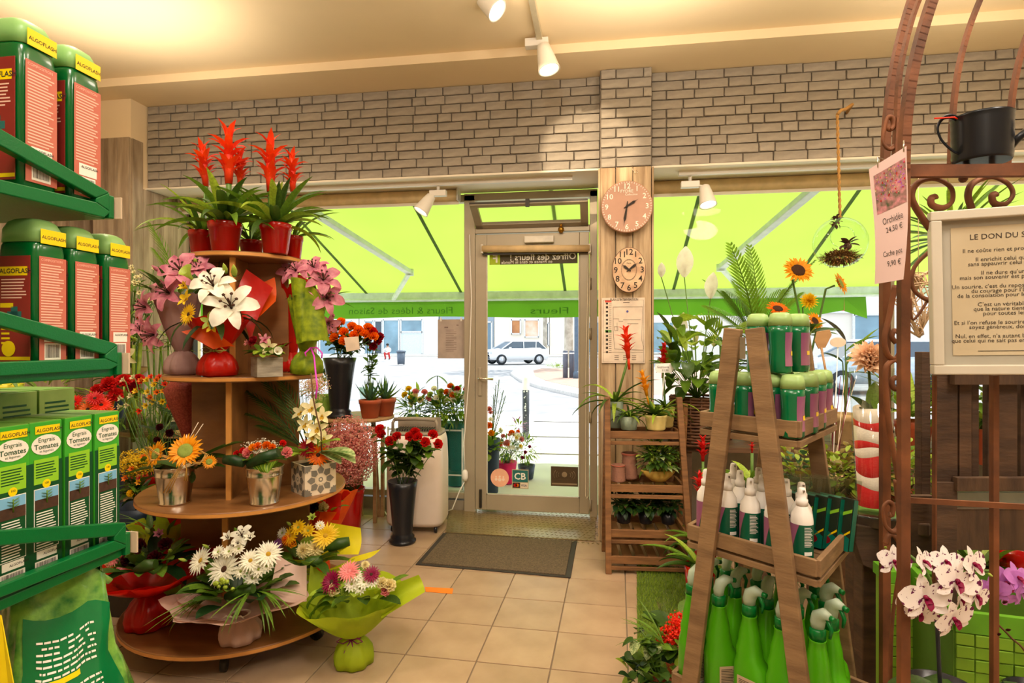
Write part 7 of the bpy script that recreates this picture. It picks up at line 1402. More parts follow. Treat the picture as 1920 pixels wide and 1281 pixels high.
# hanging glass globe
gc = C(1575, 455, 3.5); gr = ps(47, 3.5); t = thing('hanging_globe', 'clear glass globe with moss and dried flowers hanging on a rope', 'terrarium', gc)
n = 28; b = MB(); m_ = frame(gc, RT, -FW) @ Matrix.Rotation(-.5, 4, 'Y') ; hole = frame(gc, RT, UP)
ax = (TOCAM - RT * .45 + UP * .1).normalized(); xx = UP.cross(ax).normalized(); mm_ = Matrix((xx, ax.cross(xx), ax)).transposed().to_4x4(); mm_.translation = gc
b.lathe([(gr * sin(th) * (1 if th > .01 else 1), gr * cos(th)) for th in [.42 + (pi - .43) * i / 16 for i in range(17)]], n=32, mtx=mm_, caps=(False, False)); b.build('glass_bowl', glass('globe_glass', (250, 252, 250), .25, edge=.55), t)
b = MB(); b.tube([mm_ @ Vector((gr * sin(.42) * cos(a), gr * sin(.42) * sin(a), gr * cos(.42))) for a in [2 * pi * j / 24 for j in range(24)]], .0018, 5, closed=True); b.build('rim_ring', glass('rim_glass', (220, 235, 230), .8), t)
bush(t, gc - UP * gr * .60, gr * .66, 1100, .03, .007, [mat('dry_moss', (166, 122, 62), .9, var=.4, scale=60), mat('dry_moss_dark', (110, 76, 40), .9)], 81, 'blade', name='moss', sq=(1.05, 1, .28))
dp = gc + RT * gr * .3 + UP * gr * .05; DB = mat('dried_petal_brown', (96, 66, 48), .8, tl=.2, c2=(70, 46, 36))
for k, (a, e) in enumerate(((2.2, .5), (.6, .9), (1.2, .4), (3.6, .1), (2.9, .9), (.1, .2))): lf('oval', DB, dp - UP * .02, (RT * cos(a) + UP * (sin(a) * .6 + e * .5) + TOCAM * .3), gr * .45, gr * .28, t, .5, .3, name='dried_petal')
MB().ball(dp - UP * gr * .2, gr * .16, 10).build('dried_seed_head', DB, t)
ROPE = mat('rope', (176, 130, 66), .85, bump=.6, bscale=200, stretch=(1, 1, .3)); rtop = C(1570, 215, 3.5); b = MB(); n_ = 60
for s in (0, 1): b.tube([gc + UP * gr + (rtop - gc - UP * gr) * (i / n_) + Vector((cos(i * .9 + s * pi), sin(i * .9 + s * pi), 0)) * .0045 for i in range(n_ + 1)], .0055, 5)
b.build('twisted_rope', ROPE, t); hk_ = C(1600, 200, 3.85); b = MB(); b.tube([rtop, rtop + RT * .02 + UP * .025, C(1585, 205, 3.6), C(1598, 196, 3.7), Vector((hk_.x, YB, hk_.z))], .010, 6); b.build('rope_loop', ROPE, t)
bush(t, gc + UP * gr * .86 - RT * .02, .03, 20, .03, .02, [DB], 83, name='dried_knot')
# ============================================================ A-frame display ladder with green bottles
AF = mat('aframe_wood', (152, 120, 84), .6, c2=(118, 90, 62), scale=3, stretch=(3, 3, 14), bump=.25, bscale=14, objvar=.07)
d1 = (RT * .63 - FW * .777).normalized(); d2 = (RT * .655 + FW * .755).normalized()     # tray long edge, depth edge
AC_ = EYE + RT * .655 + FW * 1.49; AC_.z = 0; DEP = .33
af = thing('aframe_ladder', 'wooden A frame display ladder with three trays of green bottles at right', 'shelf', AC_)
def AP(u, v, z): return AC_ + d1 * u + d2 * v + UP * z
trays = ((1.227, .118, .335), (.935, .158, .32), (.545, .20, .34))
for z, hw, dp in trays:
    for v, nm in ((-dp / 2, 'tray_front'), (dp / 2, 'tray_back')):
        MB().span(AP(-hw, v, z - .018), AP(hw, v, z - .018), .012, .036).build(nm, AF, af, bevel=.0015); MB().span(AP(-hw, v, z - .050), AP(hw, v, z - .050), .012, .014).build('lower_strip', AF, af, bevel=.001)
    for u in (-hw, hw): MB().span(AP(u, -dp / 2, z - .018), AP(u, dp / 2, z - .018), .012, .036).build('tray_side', AF, af, bevel=.0015)
    for u in (-hw, hw): MB().span(AP(u, -dp / 2 , z - .050), AP(u, dp / 2, z - .050), .012, .014).build('lower_strip', AF, af, bevel=.001)
    for i in range(6): v = -dp / 2 + dp * (i + .5) / 6; MB().span(AP(-hw + .005, v, z - .045), AP(hw - .005, v, z - .045), dp / 6 - .008, .008).build('tray_slat', AF, af)
for v in (-.185, .185):
    for s in (-1, 1): MB().span(AP(s * .026, v, 1.43), AP(s * .215, v, 0), .018, .040, upv=d2.cross((AP(s * .215, v, 0) - AP(s * .026, v, 1.43)).normalized())).build('leg', AF, af, bevel=.002)
    MB().box(AP(0, v - .012, 1.385), (.012, .012, .05)).build('hinge', ZINC, af)
# -- bottle prototypes
CAPL = mat('cap_light_green', (172, 206, 130), .35, tl=.25, var=.02); SHG = mat('shower_green', (0, 110, 62), .22, var=.03, coat=.3, tl=.08); PURP = mat('label_purple', (120, 50, 110), .4, c2=(170, 110, 130), scale=5)
def green_bottle():
    t = thing('green_bottle', '', 'bottle', (0, 0, 0)); B = MB(); B.loft([(0, .036, .023, 2.6), (.006, .039, .026, 2.8), (.04, .037, .025, 2.8), (.075, .0345, .024, 2.8), (.115, .038, .026, 2.8), (.135, .038, .026, 2.8)], 28); B.build('bottle_body', SHG, t)
    B = MB(); B.loft([(.134, .0385, .0265, 2.8), (.155, .037, .0255, 2.8), (.168, .032, .022, 2.6), (.172, .022, .015, 2.4)], 28); B.build('cap', CAPL, t)
    B = MB(); B.loft([(.02, .0385, .0258, 2.8), (.04, .037, .025, 2.8), (.075, .0345, .024, 2.8), (.115, .038, .026, 2.8)], 12, a0=pi / 2 - 1.3, a1=pi / 2 + 1.3, off=.0006); B.build('purple_label', PURP, t)
    B = MB(); B.loft([(.05, .0366, .0247, 2.8), (.062, .0352, .0244, 2.8)], 8, a0=pi / 2 - .6, a1=pi / 2 + .6, off=.0011); B.build('yellow_mark', LABY, t)
    return t
gb = green_bottle(); gi = 0; tz1 = 1.195 - .040
rz_b = math.atan2(d1.y, d1.x)
blo = [(1350, 1.47, 'at the left end of the front row'), (1397, 1.42, 'second from the left in the front row'), (1446, 1.37, 'third from the left in the front row'), (1486, 1.31, 'at the right front corner'), (1512, 1.38, 'second back along the right side'), (1528, 1.45, 'third back along the right side'), (1541, 1.52, 'at the back right corner'), (1470, 1.45, 'in the middle of the second row'), (1425, 1.50, 'left in the second row'), (1490, 1.52, 'middle of the back row')]
bup = [(1421, 1.42, 'leftmost green bottle stacked on top of the others behind the ladder legs'), (1463, 1.36, 'front middle green bottle stacked on top of the others'), (1496, 1.42, 'right hand green bottle stacked on top of the others')]
tz1 = 1.227 - .040
for i, (px, z, lab) in enumerate([(a, b_, 'green bottle with pale cap standing in the top tray, ' + c_) for a, b_, c_ in blo] + bup):
    p = base_at(px, z, tz1 + (0 if i < len(blo) else .1405)); m_ = Matrix.Translation(p) @ Matrix.Rotation(TH - radians(118) + R.uniform(-.08, .08), 4, 'Z') @ Matrix.Diagonal((.92, .98, .81, 1))
    if i == 0: gb.matrix_basis = m_; gb['label'] = lab; gb['group'] = 'green bottles in the top tray'
    else: copy_tree(gb, m_, lab, 'green bottles in the top tray')
# -- white spray bottles in the middle tray
WB = mat('spray_white', (238, 232, 224), .35, var=.02); LG = mat('label_deep_green', (0, 84, 58), .35, var=.04)
def white_spray():
    t = thing('spray_bottle', '', 'bottle', (0, 0, 0)); B = MB(); B.lathe([(.021, 0), (.0235, .003), (.0235, .105), (.0215, .12), (.013, .134), (.0115, .14)], n=24); B.build('bottle_body', WB, t)
    B = MB(); B.lathe([(.0125, .138), (.0125, .152), (.009, .154), (.009, .165), (.0075, .176), (.005, .178)], n=18); B.build('pump_cap', WB, t); MB().box((0, -.009, .172), (.004, .006, .004)).build('nozzle', ZINC, t)
    B = MB(); B.lathe([(.0238, .006), (.0238, .1)], n=24, caps=(False, False)); B.build('green_label', LG, t)
    B = MB(); n = 10; vs = []
    for i in range(7):
        z = .006 + .094 * i / 6; a1 = 2.6 + .9 * (i / 6) ** 1.5
        for j in range(n + 1): a = 2.2 + (a1 - 2.2 + .6) * j / n; vs.append((cos(a) * .0242, sin(a) * .0242, z))
    B.add(vs, [(i * (n + 1) + j, i * (n + 1) + j + 1, (i + 1) * (n + 1) + j + 1, (i + 1) * (n + 1) + j) for i in range(6) for j in range(n)], 0, True); B.build('purple_swoosh', PURP, t)
    def arc(nm, a0, a1, z0, z1, m, r=.0245):
        B = MB(); B.loft([(z0, r, r, 2), (z1, r, r, 2)], 6, a0=a0, a1=a1); B.build(nm, m, t)
    arc('web_panel', -1.75, -1.0, .034, .042, BARW); arc('barcode', -1.65, -1.1, .008, .026, BARW)
    B = MB()
    for k in range(13): B.loft([(.094 - k * .0034, .0246, .0246, 2), (.0953 - k * .0034, .0246, .0246, 2)], 4, a0=-1.75, a1=-1.15 + .1 * (k % 3))
    for k in range(7): B.loft([(.009, .0248, .0248, 2), (.025, .0248, .0248, 2)], 1, a0=-1.62 + k * .07, a1=-1.59 + k * .07)
    B.build('label_print', BARW, t, kind='stuff'); return t
sp = white_spray(); n_ = 0; tz2 = .935 - .038
wpos = [(-.125, -.125), (-.065, -.128), (-.005, -.13), (.055, -.128), (.115, -.125), (-.115, -.065), (-.055, -.068), (.005, -.07), (.062, -.068), (.10, -.075), (-.1, 0), (-.03, .0)]
wlab = ['front row at far left behind the leg', 'front row, second from left', 'front row, centre between the ladder legs', 'front row, just left of the right leg', 'front row, right of the right leg', 'second row at left', 'second row, left of centre', 'second row in the centre', 'second row behind the right leg', 'second row at right', 'third row at left', 'third row near the centre']
for i, (u, v) in enumerate(wpos):
    m_ = Matrix.Translation(AP(u, v, tz2)) @ Matrix.Rotation(TH + R.uniform(-.25, .25), 4, 'Z'); lab = 'white spray bottle with green label, ' + wlab[i]
    if i == 0: sp.matrix_basis = m_; sp['label'] = lab; sp['group'] = 'white spray bottles in the middle tray'
    else: copy_tree(sp, m_, lab, 'white spray bottles in the middle tray')
# -- blister packs leaning in the middle tray
BL = mat('pack_teal', (0, 110, 92), .35, var=.05); BLK = mat('pack_dark', (34, 44, 30), .4); CL2 = glass('clear_plastic', (235, 240, 235), .5, .08)
def pack():
    t = thing('blister_pack', '', 'packet', (0, 0, 0)); B = MB(); B.box((0, 0, .062), (.105, .022, .124)); B.build('carton', BLK, t, bevel=.001); f = frame(Vector((-.0525, -.0116, 0)), (1, 0, 0), UP)
    for nm, pts, m in (('teal_field', ((0, 0), (.105, 0), (.105, .03), (0, .075)), BL), ('mint_field', ((.02, .124), (.0, .124), (.0, .085), (.07, .124)), mat('pack_mint', (110, 180, 150), .4)), ('lime_stripe', ((0, .05), (0, .058), (.105, .1), (.105, .092)), LIMEL), ('lime_stripe', ((.03, .0), (.036, 0), (.105, .05), (.105, .044)), LABY)):
        MB().slab([f @ Vector((x, y, 0)) for x, y in pts], f.to_3x3() @ Vector((0, 0, 1)), .0008).build(nm, m, t)
    MB().lathe([(.02, .0), (.02, .001)], n=16, mtx=f @ Matrix.Translation((.07, .02, .0006)) @ Matrix.Diagonal((1, .5, 1, 1))).build('red_mark', P_CRIM, t); lines(t, T(f, 0, 0, .0012), textblock(.02, .07, .105, .05, 6), LIMEL)
    MB().box((0, .016, .085), (.112, .001, .17)).build('clear_blister', CL2, t); b = MB(); b.box((.0545, .0, .062), (.0008, .02, .12)); b.build('side_print', BL, t); return t
pk = pack()
for i, (px, z) in enumerate(((1562, 1.435), (1538, 1.445), (1514, 1.455), (1490, 1.465), (1466, 1.475))):
    m_ = Matrix.Translation(base_at(px, z, tz2)) @ Matrix.Rotation(TH - radians(58), 4, 'Z') @ Matrix.Rotation(radians(-12), 4, 'X') @ Matrix.Diagonal((.78, .9, 1.0, 1)); lab = 'clear fronted teal garden product packet, ' + ['nearest in the row', 'second nearest in the row', 'third in the row', 'fourth in the row', 'farthest in the row'][i] + ' in the middle tray'
    if i == 0: pk.matrix_basis = m_; pk['label'] = lab; pk['group'] = 'packets in the middle tray'
    else: copy_tree(pk, m_, lab, 'packets in the middle tray')
# -- big lime spray bottles in the bottom tray
LIMB = mat('spray_lime', (84, 176, 16), .3, tl=.15, var=.04, coat=.2); TRIG = mat('trigger_clear', (206, 222, 200), .2, tl=.4); COLG = mat('collar_green', (0, 112, 44), .3); LABG = mat('label_beige', (196, 170, 140), .5, var=.05)
def lime_spray():
    t = thing('trigger_spray_bottle', '', 'bottle', (0, 0, 0)); B = MB(); B.loft([(0, .040, .028, 2.6), (.006, .043, .031, 2.8), (.10, .043, .031, 2.8), (.125, .040, .028, 2.6, -.003, 0), (.14, .030, .026, 2.4, -.008, 0), (.16, .030, .024, 2.3, -.010, 0), (.175, .026, .022, 2.2, -.009, 0), (.195, .0245, .020, 2.2, -.009, 0), (.22, .018, .018, 2, -.009, 0), (.236, .0165, .0165, 2, -.009, 0), (.24, .018, .018, 2, -.009, 0)], 28); B.build('bottle_body', LIMB, t)
    B = MB(); B.lathe([(.0165, .24), (.0165, .262), (.012, .265)], (-.009, 0, 0), 22, mod=lambda a, r, z: r * (1 + .03 * sin(16 * a))); B.build('collar', COLG, t)
    B = MB(); P = [(-.009, 0, .262), (-.009, 0, .278), (-.005, 0, .292), (.008, 0, .302), (.024, 0, .300)]; B.tube(P, [.013, .0155, .0165, .0145, .008], 12, flat=.85); B.build('spray_head', TRIG, t)
    B = MB(); B.tube([(.022, 0, .300), (.034, 0, .298)], .006, 10); B.build('nozzle', COLG, t); B = MB(); B.tube([(.016, 0, .294), (.026, 0, .275), (.022, 0, .255)], [.005, .0045, .003], 8); B.build('trigger', COLG, t)
    f = frame(Vector((-.022, -.0318, .008)), (1, 0, 0), UP); MB().box(None, (.046, .095, .0006), mtx=T(f, .023, .0475)).build('label', LABG, t); lines(t, T(f, 0, 0, .0005), textblock(.004, .03, .09, .036, 16, 3), INK); barcode(t, T(f, .01, .004, .0002), .026, .018); return t
ls = lime_spray(); tz3 = .545 - .038
lpos = [(-.16, -.12, .4), (-.08, -.125, .1), (0, -.125, -.9), (.08, -.125, -.7), (.155, -.12, -1.2), (-.15, -.045, 0.3), (-.07, -.045, .3), (.01, -.045, .8), (.09, -.045, -.8), (.165, -.045, -1.2), (-.13, .04, .3), (-.04, .04, .1), (.05, .04, .3), (.135, .04, -1.0), (.0, .12, .3), (.09, .12, .2)]
lnm = ['front row far left behind the left leg', 'front row left, nozzle turned right', 'front row just left of centre', 'front row behind the right leg', 'front row at the right corner', 'second row far left', 'second row left of centre', 'second row centre', 'second row right of centre', 'second row at the right corner', 'third row left', 'third row centre left', 'third row centre right', 'third row right', 'back row left', 'back row right']
for i, (u, v, a) in enumerate(lpos):
    m_ = Matrix.Translation(AP(u, v, tz3)) @ Matrix.Rotation(TH + a, 4, 'Z'); lab = 'lime green trigger spray bottle, ' + lnm[i]
    if i == 0: ls.matrix_basis = m_; ls['label'] = lab; ls['group'] = 'lime trigger sprays in the bottom tray'
    else: copy_tree(ls, m_, lab, 'lime trigger sprays in the bottom tray')
# ============================================================ rusty iron arch
RU = mat('rusty_iron', (138, 84, 50), .6, metal=.3, c2=(88, 54, 34), scale=14, bump=.12, bscale=60)
ar = thing('iron_arch', 'rusty wrought iron garden arch with scrolls along the right side', 'arch', base_at(1680, 1.1, 0))
def bar(pts, w, h, nm='bar', flatn=None):
    b = MB(); P = [Vector(p) for p in pts]
    for a, b_ in zip(P[:-1], P[1:]):
        d = (b_ - a).normalized(); b.span(a - d * w * .1, b_ + d * w * .1, w, h, upv=flatn or FW)
    return b.build(nm, RU, ar)
def smooth(pts, n=8):
    P = [Vector(p) for p in pts]; out = []
    for i in range(len(P) - 1):
        p0, p1, p2, p3 = P[max(0, i - 1)], P[i], P[i + 1], P[min(len(P) - 1, i + 2)]
        for k in range(n): t = k / n; out.append(.5 * ((2 * p1) + (p2 - p0) * t + (2 * p0 - 5 * p1 + 4 * p2 - p3) * t * t + (3 * p1 - p0 - 3 * p2 + p3) * t ** 3))
    return out + [P[-1]]
zA, zB_ = 1.26, 1.08
bar([base_at(1659, zA, 0), C(1659, 310, zA)], .017, .014, 'upright'); bar([base_at(1694, zB_, 0), C(1694, 320, zB_)], .017, .014, 'upright')
bar(smooth([C(1659, 315, zA), C(1664, 220, zA), C(1678, 120, zA), C(1700, 30, zA), C(1725, -40, zA), C(1775, -130, zA)]), .014, .014, 'arch_bar'); bar(smooth([C(1694, 325, zB_), C(1698, 230, zB_), C(1712, 130, zB_), C(1738, 30, zB_), C(1770, -50, zB_), C(1830, -140, zB_)]), .016, .014, 'arch_bar')
bar(smooth([C(1676, 330, 1.17), C(1681, 220, 1.17), C(1688, 130, 1.17), C(1712, 30, 1.17), C(1745, -50, 1.17)]), .006, .012, 'lattice_bar')
zD = 1.32
bar(smooth([C(1782, 310, zD), C(1786, 220, zD), C(1797, 130, zD), C(1818, 50, zD), C(1850, -30, zD)]), .008, .012, 'arch_bar'); bar(smooth([C(1889, 312, zD), C(1893, 230, zD), C(1903, 150, zD), C(1924, 70, zD), C(1960, -10, zD)]), .008, .012, 'arch_bar')
bar([C(1700, 322, 1.12), C(2060, 318, 1.05)], .014, .022, 'shelf_bar', UP); bar([C(1706, 316, 1.30), C(2060, 312, 1.30)], .012, .016, 'shelf_bar', UP)
for x in (1765, 1812, 1860, 1908): bar([C(x, 322, 1.11), C(x, 314, 1.31)], .012, .004, 'shelf_strip', UP)
MB().ball(C(1806, 335, 1.12), .008, 10).build('knob', RU, ar)
def scroll(pts, r=.0036, nm='scroll'): b = MB(); b.tube(smooth([C(*p) for p in pts], 6), r, 6, flat=1.6); b.build(nm, RU, ar)
zs_ = 1.13
scroll([(1763, 455, zs_), (1730, 410, zs_), (1709, 370, zs_), (1722, 342, zs_), (1755, 336, zs_), (1783, 352, zs_), (1785, 378, zs_), (1768, 390, zs_), (1748, 385, zs_), (1746, 372, zs_), (1756, 368, zs_)], .0042)
scroll([(1822, 392, zs_), (1815, 365, zs_), (1826, 342, zs_), (1860, 332, zs_), (1890, 345, zs_), (1899, 365, zs_), (1885, 383, zs_), (1865, 382, zs_), (1860, 368, zs_), (1869, 363, zs_)], .0042)
scroll([(1686, 250, 1.17), (1682, 268, 1.17), (1668, 280, 1.17), (1656, 268, 1.17), (1658, 245, 1.17), (1664, 222, 1.17), (1673, 222, 1.17), (1675, 235, 1.17), (1668, 243, 1.17), (1664, 238, 1.17)])
scroll([(1678, 535, 1.17), (1668, 590, 1.17), (1658, 635, 1.17), (1664, 665, 1.17), (1677, 673, 1.17), (1687, 655, 1.17), (1685, 628, 1.17), (1677, 620, 1.17), (1672, 632, 1.17), (1680, 643, 1.17)])
scroll([(1685, 900, 1.17), (1672, 830, 1.17), (1664, 770, 1.17), (1660, 700, 1.17), (1668, 680, 1.17), (1682, 677, 1.17), (1689, 700, 1.17), (1684, 728, 1.17), (1674, 726, 1.17), (1673, 712, 1.17), (1681, 708, 1.17)])
scroll([(1680, 900, 1.17), (1685, 950, 1.17), (1686, 985, 1.17), (1674, 997, 1.17), (1660, 985, 1.17), (1656, 955, 1.17), (1664, 942, 1.17), (1674, 948, 1.17), (1672, 965, 1.17), (1666, 964, 1.17)])
scroll([(1660, 1020, 1.17), (1668, 1002, 1.17), (1680, 1010, 1.17), (1690, 1040, 1.17), (1680, 1110, 1.17), (1672, 1180, 1.17), (1669, 1300, 1.17)])
bar([C(1752, 705, 1.16), C(1752, 1110, 1.16)], .003, .010, 'thin_upright'); bar([C(1864, 705, 1.14), base_at(1864, 1.14, 0)], .011, .011, 'upright'); bar([C(1705, 938, 1.12), C(2050, 958, 1.05)], .006, .010, 'cross_bar', UP)
scroll([(1745, 470, 1.3), (1715, 500, 1.3), (1710, 535, 1.3), (1725, 555, 1.3), (1745, 562, 1.3), (1758, 550, 1.3)], .0045); scroll([(1742, 560, 1.3), (1712, 600, 1.3), (1708, 560, 1.3)], .002, 'wire')
# watering can on the arch shelf
CANM = mat('can_black_enamel', (28, 30, 34), .3, metal=.3, var=.02); cz_ = C(1841, 305, 1.22); t = thing('watering_can', 'small black metal watering can on the shelf of the iron arch', 'watering can', cz_); H = ps(86, 1.22); rr = ps(46, 1.22)
b = MB(); b.lathe([(rr * .96, 0), (rr, .004)] + [(rr * (1 + .035 * i / 10) + (.0008 if i % 2 else 0), H * (.06 + .9 * i / 10)) for i in range(11)] + [(rr * 1.07, H), (rr * 1.03, H), (rr * .98, H * .9), (rr * .95, .01), (.001, .008)], cz_, 40); b.build('can_body', CANM, t)
b = MB(); b.tube(smooth([C(1805, 292, 1.22), C(1785, 282, 1.22), C(1765, 262, 1.22), C(1758, 240, 1.22), C(1768, 222, 1.22), C(1785, 219, 1.22), C(1802, 228, 1.22)]), .0055, 8, flat=.4); b.build('handle', CANM, t)
b = MB(); b.tube([C(1883, 285, 1.22), C(1905, 262, 1.2), C(1950, 225, 1.18)], [.011, .008, .007], 10); b.lathe([(.008, 0), (.025, .03), (.026, .034), (.001, .038)], n=16, mtx=frame(C(1950, 225, 1.18), UP, TOCAM)); b.build('spout', CANM, t)
MB().tube([C(1752, 222, 1.21), C(1790, 220, 1.215), C(1800, 226, 1.22), C(1795, 232, 1.22)], .0015, 5).build('orange_tie', P_SCAR, t)
# price card
t = thing('price_card', 'laminated orchid price card with flower photo hung on the iron arch', 'sign', C(1668, 400, 1.03)); LAM = mat('card_pink_white', (238, 208, 206), .3, tl=.15, var=.03, scale=3)
A, B_, Cc, D = C(1640, 533, 1.06), C(1694, 524, 1.0), C(1703, 272, 1.0), C(1632, 316, 1.06); n = 8; b = MB(); vs = []
for i in range(n + 1):
    for j in range(n + 1): s, u = i / n, j / n; P0 = A.lerp(B_, s).lerp(D.lerp(Cc, s), u); vs.append(P0 + TOCAM * (.006 * sin(pi * s) + .006 * sin(u * 4)))
b.add(vs, [(i * (n + 1) + j, (i + 1) * (n + 1) + j, (i + 1) * (n + 1) + j + 1, i * (n + 1) + j + 1) for i in range(n) for j in range(n)], 0, True); b.build('card', LAM, t)
def cardpt(s, u, o=.0012): P0 = A.lerp(B_, s).lerp(D.lerp(Cc, s), u); return P0 + TOCAM * (.006 * sin(pi * s) + .006 * sin(u * 4) + o)
b = MB(); FPH = mat('printed_flower_photo', (226, 150, 160), .3, c2=(70, 90, 60), scale=90, var=0); nn = 8; vs = [cardpt(.08 + .86 * i / nn, .58 + .34 * j / nn) for i in range(nn + 1) for j in range(nn + 1)]
b.add(vs, [(i * 9 + j, (i + 1) * 9 + j, (i + 1) * 9 + j + 1, i * 9 + j + 1) for i in range(8) for j in range(8)], 0, True); b.build('photo_print', FPH, t)
b = MB(); q = random.Random(5)
for i in range(120): s, u = q.uniform(.1, .92), q.uniform(.68, .9); P0 = cardpt(s, u, .0018); r = .0012 + .0012 * q.random(); b.add([P0 + RT * r, P0 + UP * r, P0 - RT * r, P0 - UP * r], [(0, 1, 2, 3)], q.randrange(4))
b.build('photo_flowers', [P_PINK, P_RED, P_MAUVE, P_CREAM], t, kind='stuff')
cf = lambda s, u: frame(cardpt(s, u, .002), cardpt(s + .1, u) - cardpt(s, u), UP)
text('Orchidée', .017, INK, cf(.2, .475), t, sx=.62); text('24,50 €', .0135, INK, cf(.28, .40), t, sx=.78); text('Cache pot', .0135, INK, cf(.2, .21), t, sx=.7); text('9,90 €', .0135, INK, cf(.33, .125), t, sx=.8)
for s_ in (.2, .9): MB().tube([cardpt(s_, .97), cardpt(s_, 1.0) + UP * .012, C(1694 if s_ > .5 else 1660, 300, 1.085 if s_ > .5 else 1.25)], .0012, 5).build('wire_tie', CHROME, t)
# framed poem
FRM = mat('frame_white', (206, 198, 180), .4, var=.03); MATB = mat('mount_grey', (170, 164, 148), .6, var=.05); PPR = mat('paper_aged', (204, 190, 160), .7, c2=(186, 168, 134), scale=5)
o_ = C(1745, 702, 1.13); xd = (C(1920, 702, 1.085) - o_); wpx = xd.length; xd.normalize(); fw_ = .268; fh_ = C(1745, 400, 1.13).z - o_.z
t = thing('picture_frame', 'white framed poem headed LE DON DU SOURIRE hung on the iron arch', 'picture', o_); f = frame(o_, xd, UP)
for (x0_, y0_, w, h) in ((0, 0, fw_, .018), (0, fh_ - .018, fw_, .018), (0, .018, .018, fh_ - .036), (fw_ - .018, .018, .018, fh_ - .036)): MB().box(None, (w, h, .022), mtx=T(f, x0_ + w / 2, y0_ + h / 2, .006)).build('frame_side', FRM, t, bevel=.002)
MB().box(None, (fw_ - .03, fh_ - .03, .003), mtx=T(f, fw_ / 2, fh_ / 2, .001)).build('mount', MATB, t); px0, py0, pw, ph = .036, .036, fw_ - .072, fh_ - .068
MB().box(None, (pw, ph, .001), mtx=T(f, px0 + pw / 2, py0 + ph / 2, .0032)).build('paper', PPR, t); ft = T(f, px0 + pw / 2, py0, .0042)
poem = [('LE DON DU SOURIRE', .90, .0088), ('Il ne coûte rien et produit beaucoup.', .80, .0066), ('Il enrichit celui qui le reçoit', .73, .0066), ('sans appauvrir celui qui le donne.', .695, .0066), ('Il ne dure qu\u2019un instant,', .625, .0066), ('mais son souvenir est parfois immortel.', .59, .0066), ('Un sourire, c\u2019est du repos pour l\u2019être fatigué,', .52, .0066), ('du courage pour l\u2019âme abattue,', .485, .0066), ('de la consolation pour le coeur endeuillé.', .45, .0066), ('C\u2019est un véritable antidote', .38, .0066), ('que la nature tient en réserve', .345, .0066), ('pour toutes les peines.', .31, .0066), ('Et si l\u2019on refuse le sourire que vous méritez,', .24, .0066), ('soyez généreux, donnez le vôtre.', .205, .0066), ('Nul, en effet, n\u2019a autant besoin d\u2019un sourire', .135, .0066), ('que celui qui ne sait pas en donner aux autres.', .10, .0066)]
for s, y, sz in poem: text(s, sz * 1.62, INK, T(ft, 0, y * ph), t, align='CENTER')
lines(t, T(f, px0, py0, .0042), [(pw * .2, ph * .03, pw * .6, .0012)], INK)
# pallet-wood crate wall behind the arch
CW = mat('dark_crate_wood', (92, 66, 46), .75, c2=(60, 42, 30), scale=2.5, stretch=(3, 3, 12), bump=.4, bscale=10, objvar=.15); CWH = mat('dark_crate_wood_flat', (96, 70, 48), .75, c2=(62, 44, 32), scale=2.5, stretch=(12, 3, 3), bump=.4, bscale=10, objvar=.15)
cz0 = 1.5; cr = thing('wooden_crate', 'dark weathered pallet wood crate behind the poem frame', 'crate', base_at(1850, cz0, 0))
def plk(x0_, y0_, x1_, y1_, z, th=.018, m=CW, nm='plank'):
    P = [C(x0_, y1_, z), C(x1_, y1_, z), C(x1_, y0_, z), C(x0_, y0_, z)]; MB().slab(P, FW, th).build(nm, m, cr, bevel=.0015)
for (a, b_) in ((1756, 1796), (1799, 1822), (1822, 1836), (1852, 1861), (1872, 1908), (1914, 1925), (1935, 1975)): plk(a, 690, b_, 905, cz0 + (.02 if b_ in (1836, 1861, 1925) else 0))
plk(1790, 688, 2000, 722, cz0 - .02, .018, CWH); plk(1795, 896, 2000, 922, cz0 - .02, .018, CWH); plk(1756, 905, 1795, 1300, cz0 - .01); plk(1790, 955, 2000, 1032, cz0 + .01, .018, CWH, 'plank'); plk(1710, 930, 1752, 1300, cz0 + .12); plk(1728, 660, 1745, 1300, cz0 + .2, .03)
plk(1795, 923, 2000, 950, cz0 + .0, .006, mat('zinc_strip', (130, 136, 130), .35, metal=.8, bump=.4, bscale=30), 'zinc_strip')
plk(1775, 1032, 1790, 1300, cz0 + .02); plk(1960, 1032, 1990, 1300, cz0 + .02)
# wooden console with bracket behind the A frame
cs = thing('wooden_console', 'rustic wooden console with a carved bracket behind the iron arch', 'table', base_at(1660, 1.75, 0)); zt2 = C(1650, 965, 1.7).z
P = [onZ(1585, 962, zt2), onZ(1742, 984, zt2), onZ(1770, 950, zt2), onZ(1612, 935, zt2)]; MB().slab(P, -UP, .035).build('console_top', CWH, cs, bevel=.004)
for (x0_, x1_, z) in ((1618, 1645, 1.72), (1600, 1616, 1.95)): b = MB(); b.slab([C(x0_, 985, z), C(x1_, 985, z), base_at(x1_, z, 0), base_at(x0_, z, 0)], FW, .05); b.build('console_leg', CW, cs, bevel=.003)
b = MB(); pr = [(1603, 985), (1740, 1000), (1735, 1040), (1700, 1052), (1660, 1040), (1640, 1070), (1618, 1060), (1605, 1020)]; b.slab([C(x, y, 1.68) for x, y in pr], FW, .03); b.build('carved_bracket', CW, cs, bevel=.002)
plt = P[0].lerp(P[2], .35) + Vector((0, 0, .004)); vp = C(1634, 955, 1.72); vp.z = zt2 + .002; t = thing('glass_plate', 'clear glass plate under the tall sand vase on the console', 'plate', vp); MB().lathe([(.06, 0), (.10, .004), (.105, .009), (.10, .010), (.02, .006)], vp, 32).build('plate', glass('plate_glass', (225, 232, 228), .9, .08), t)
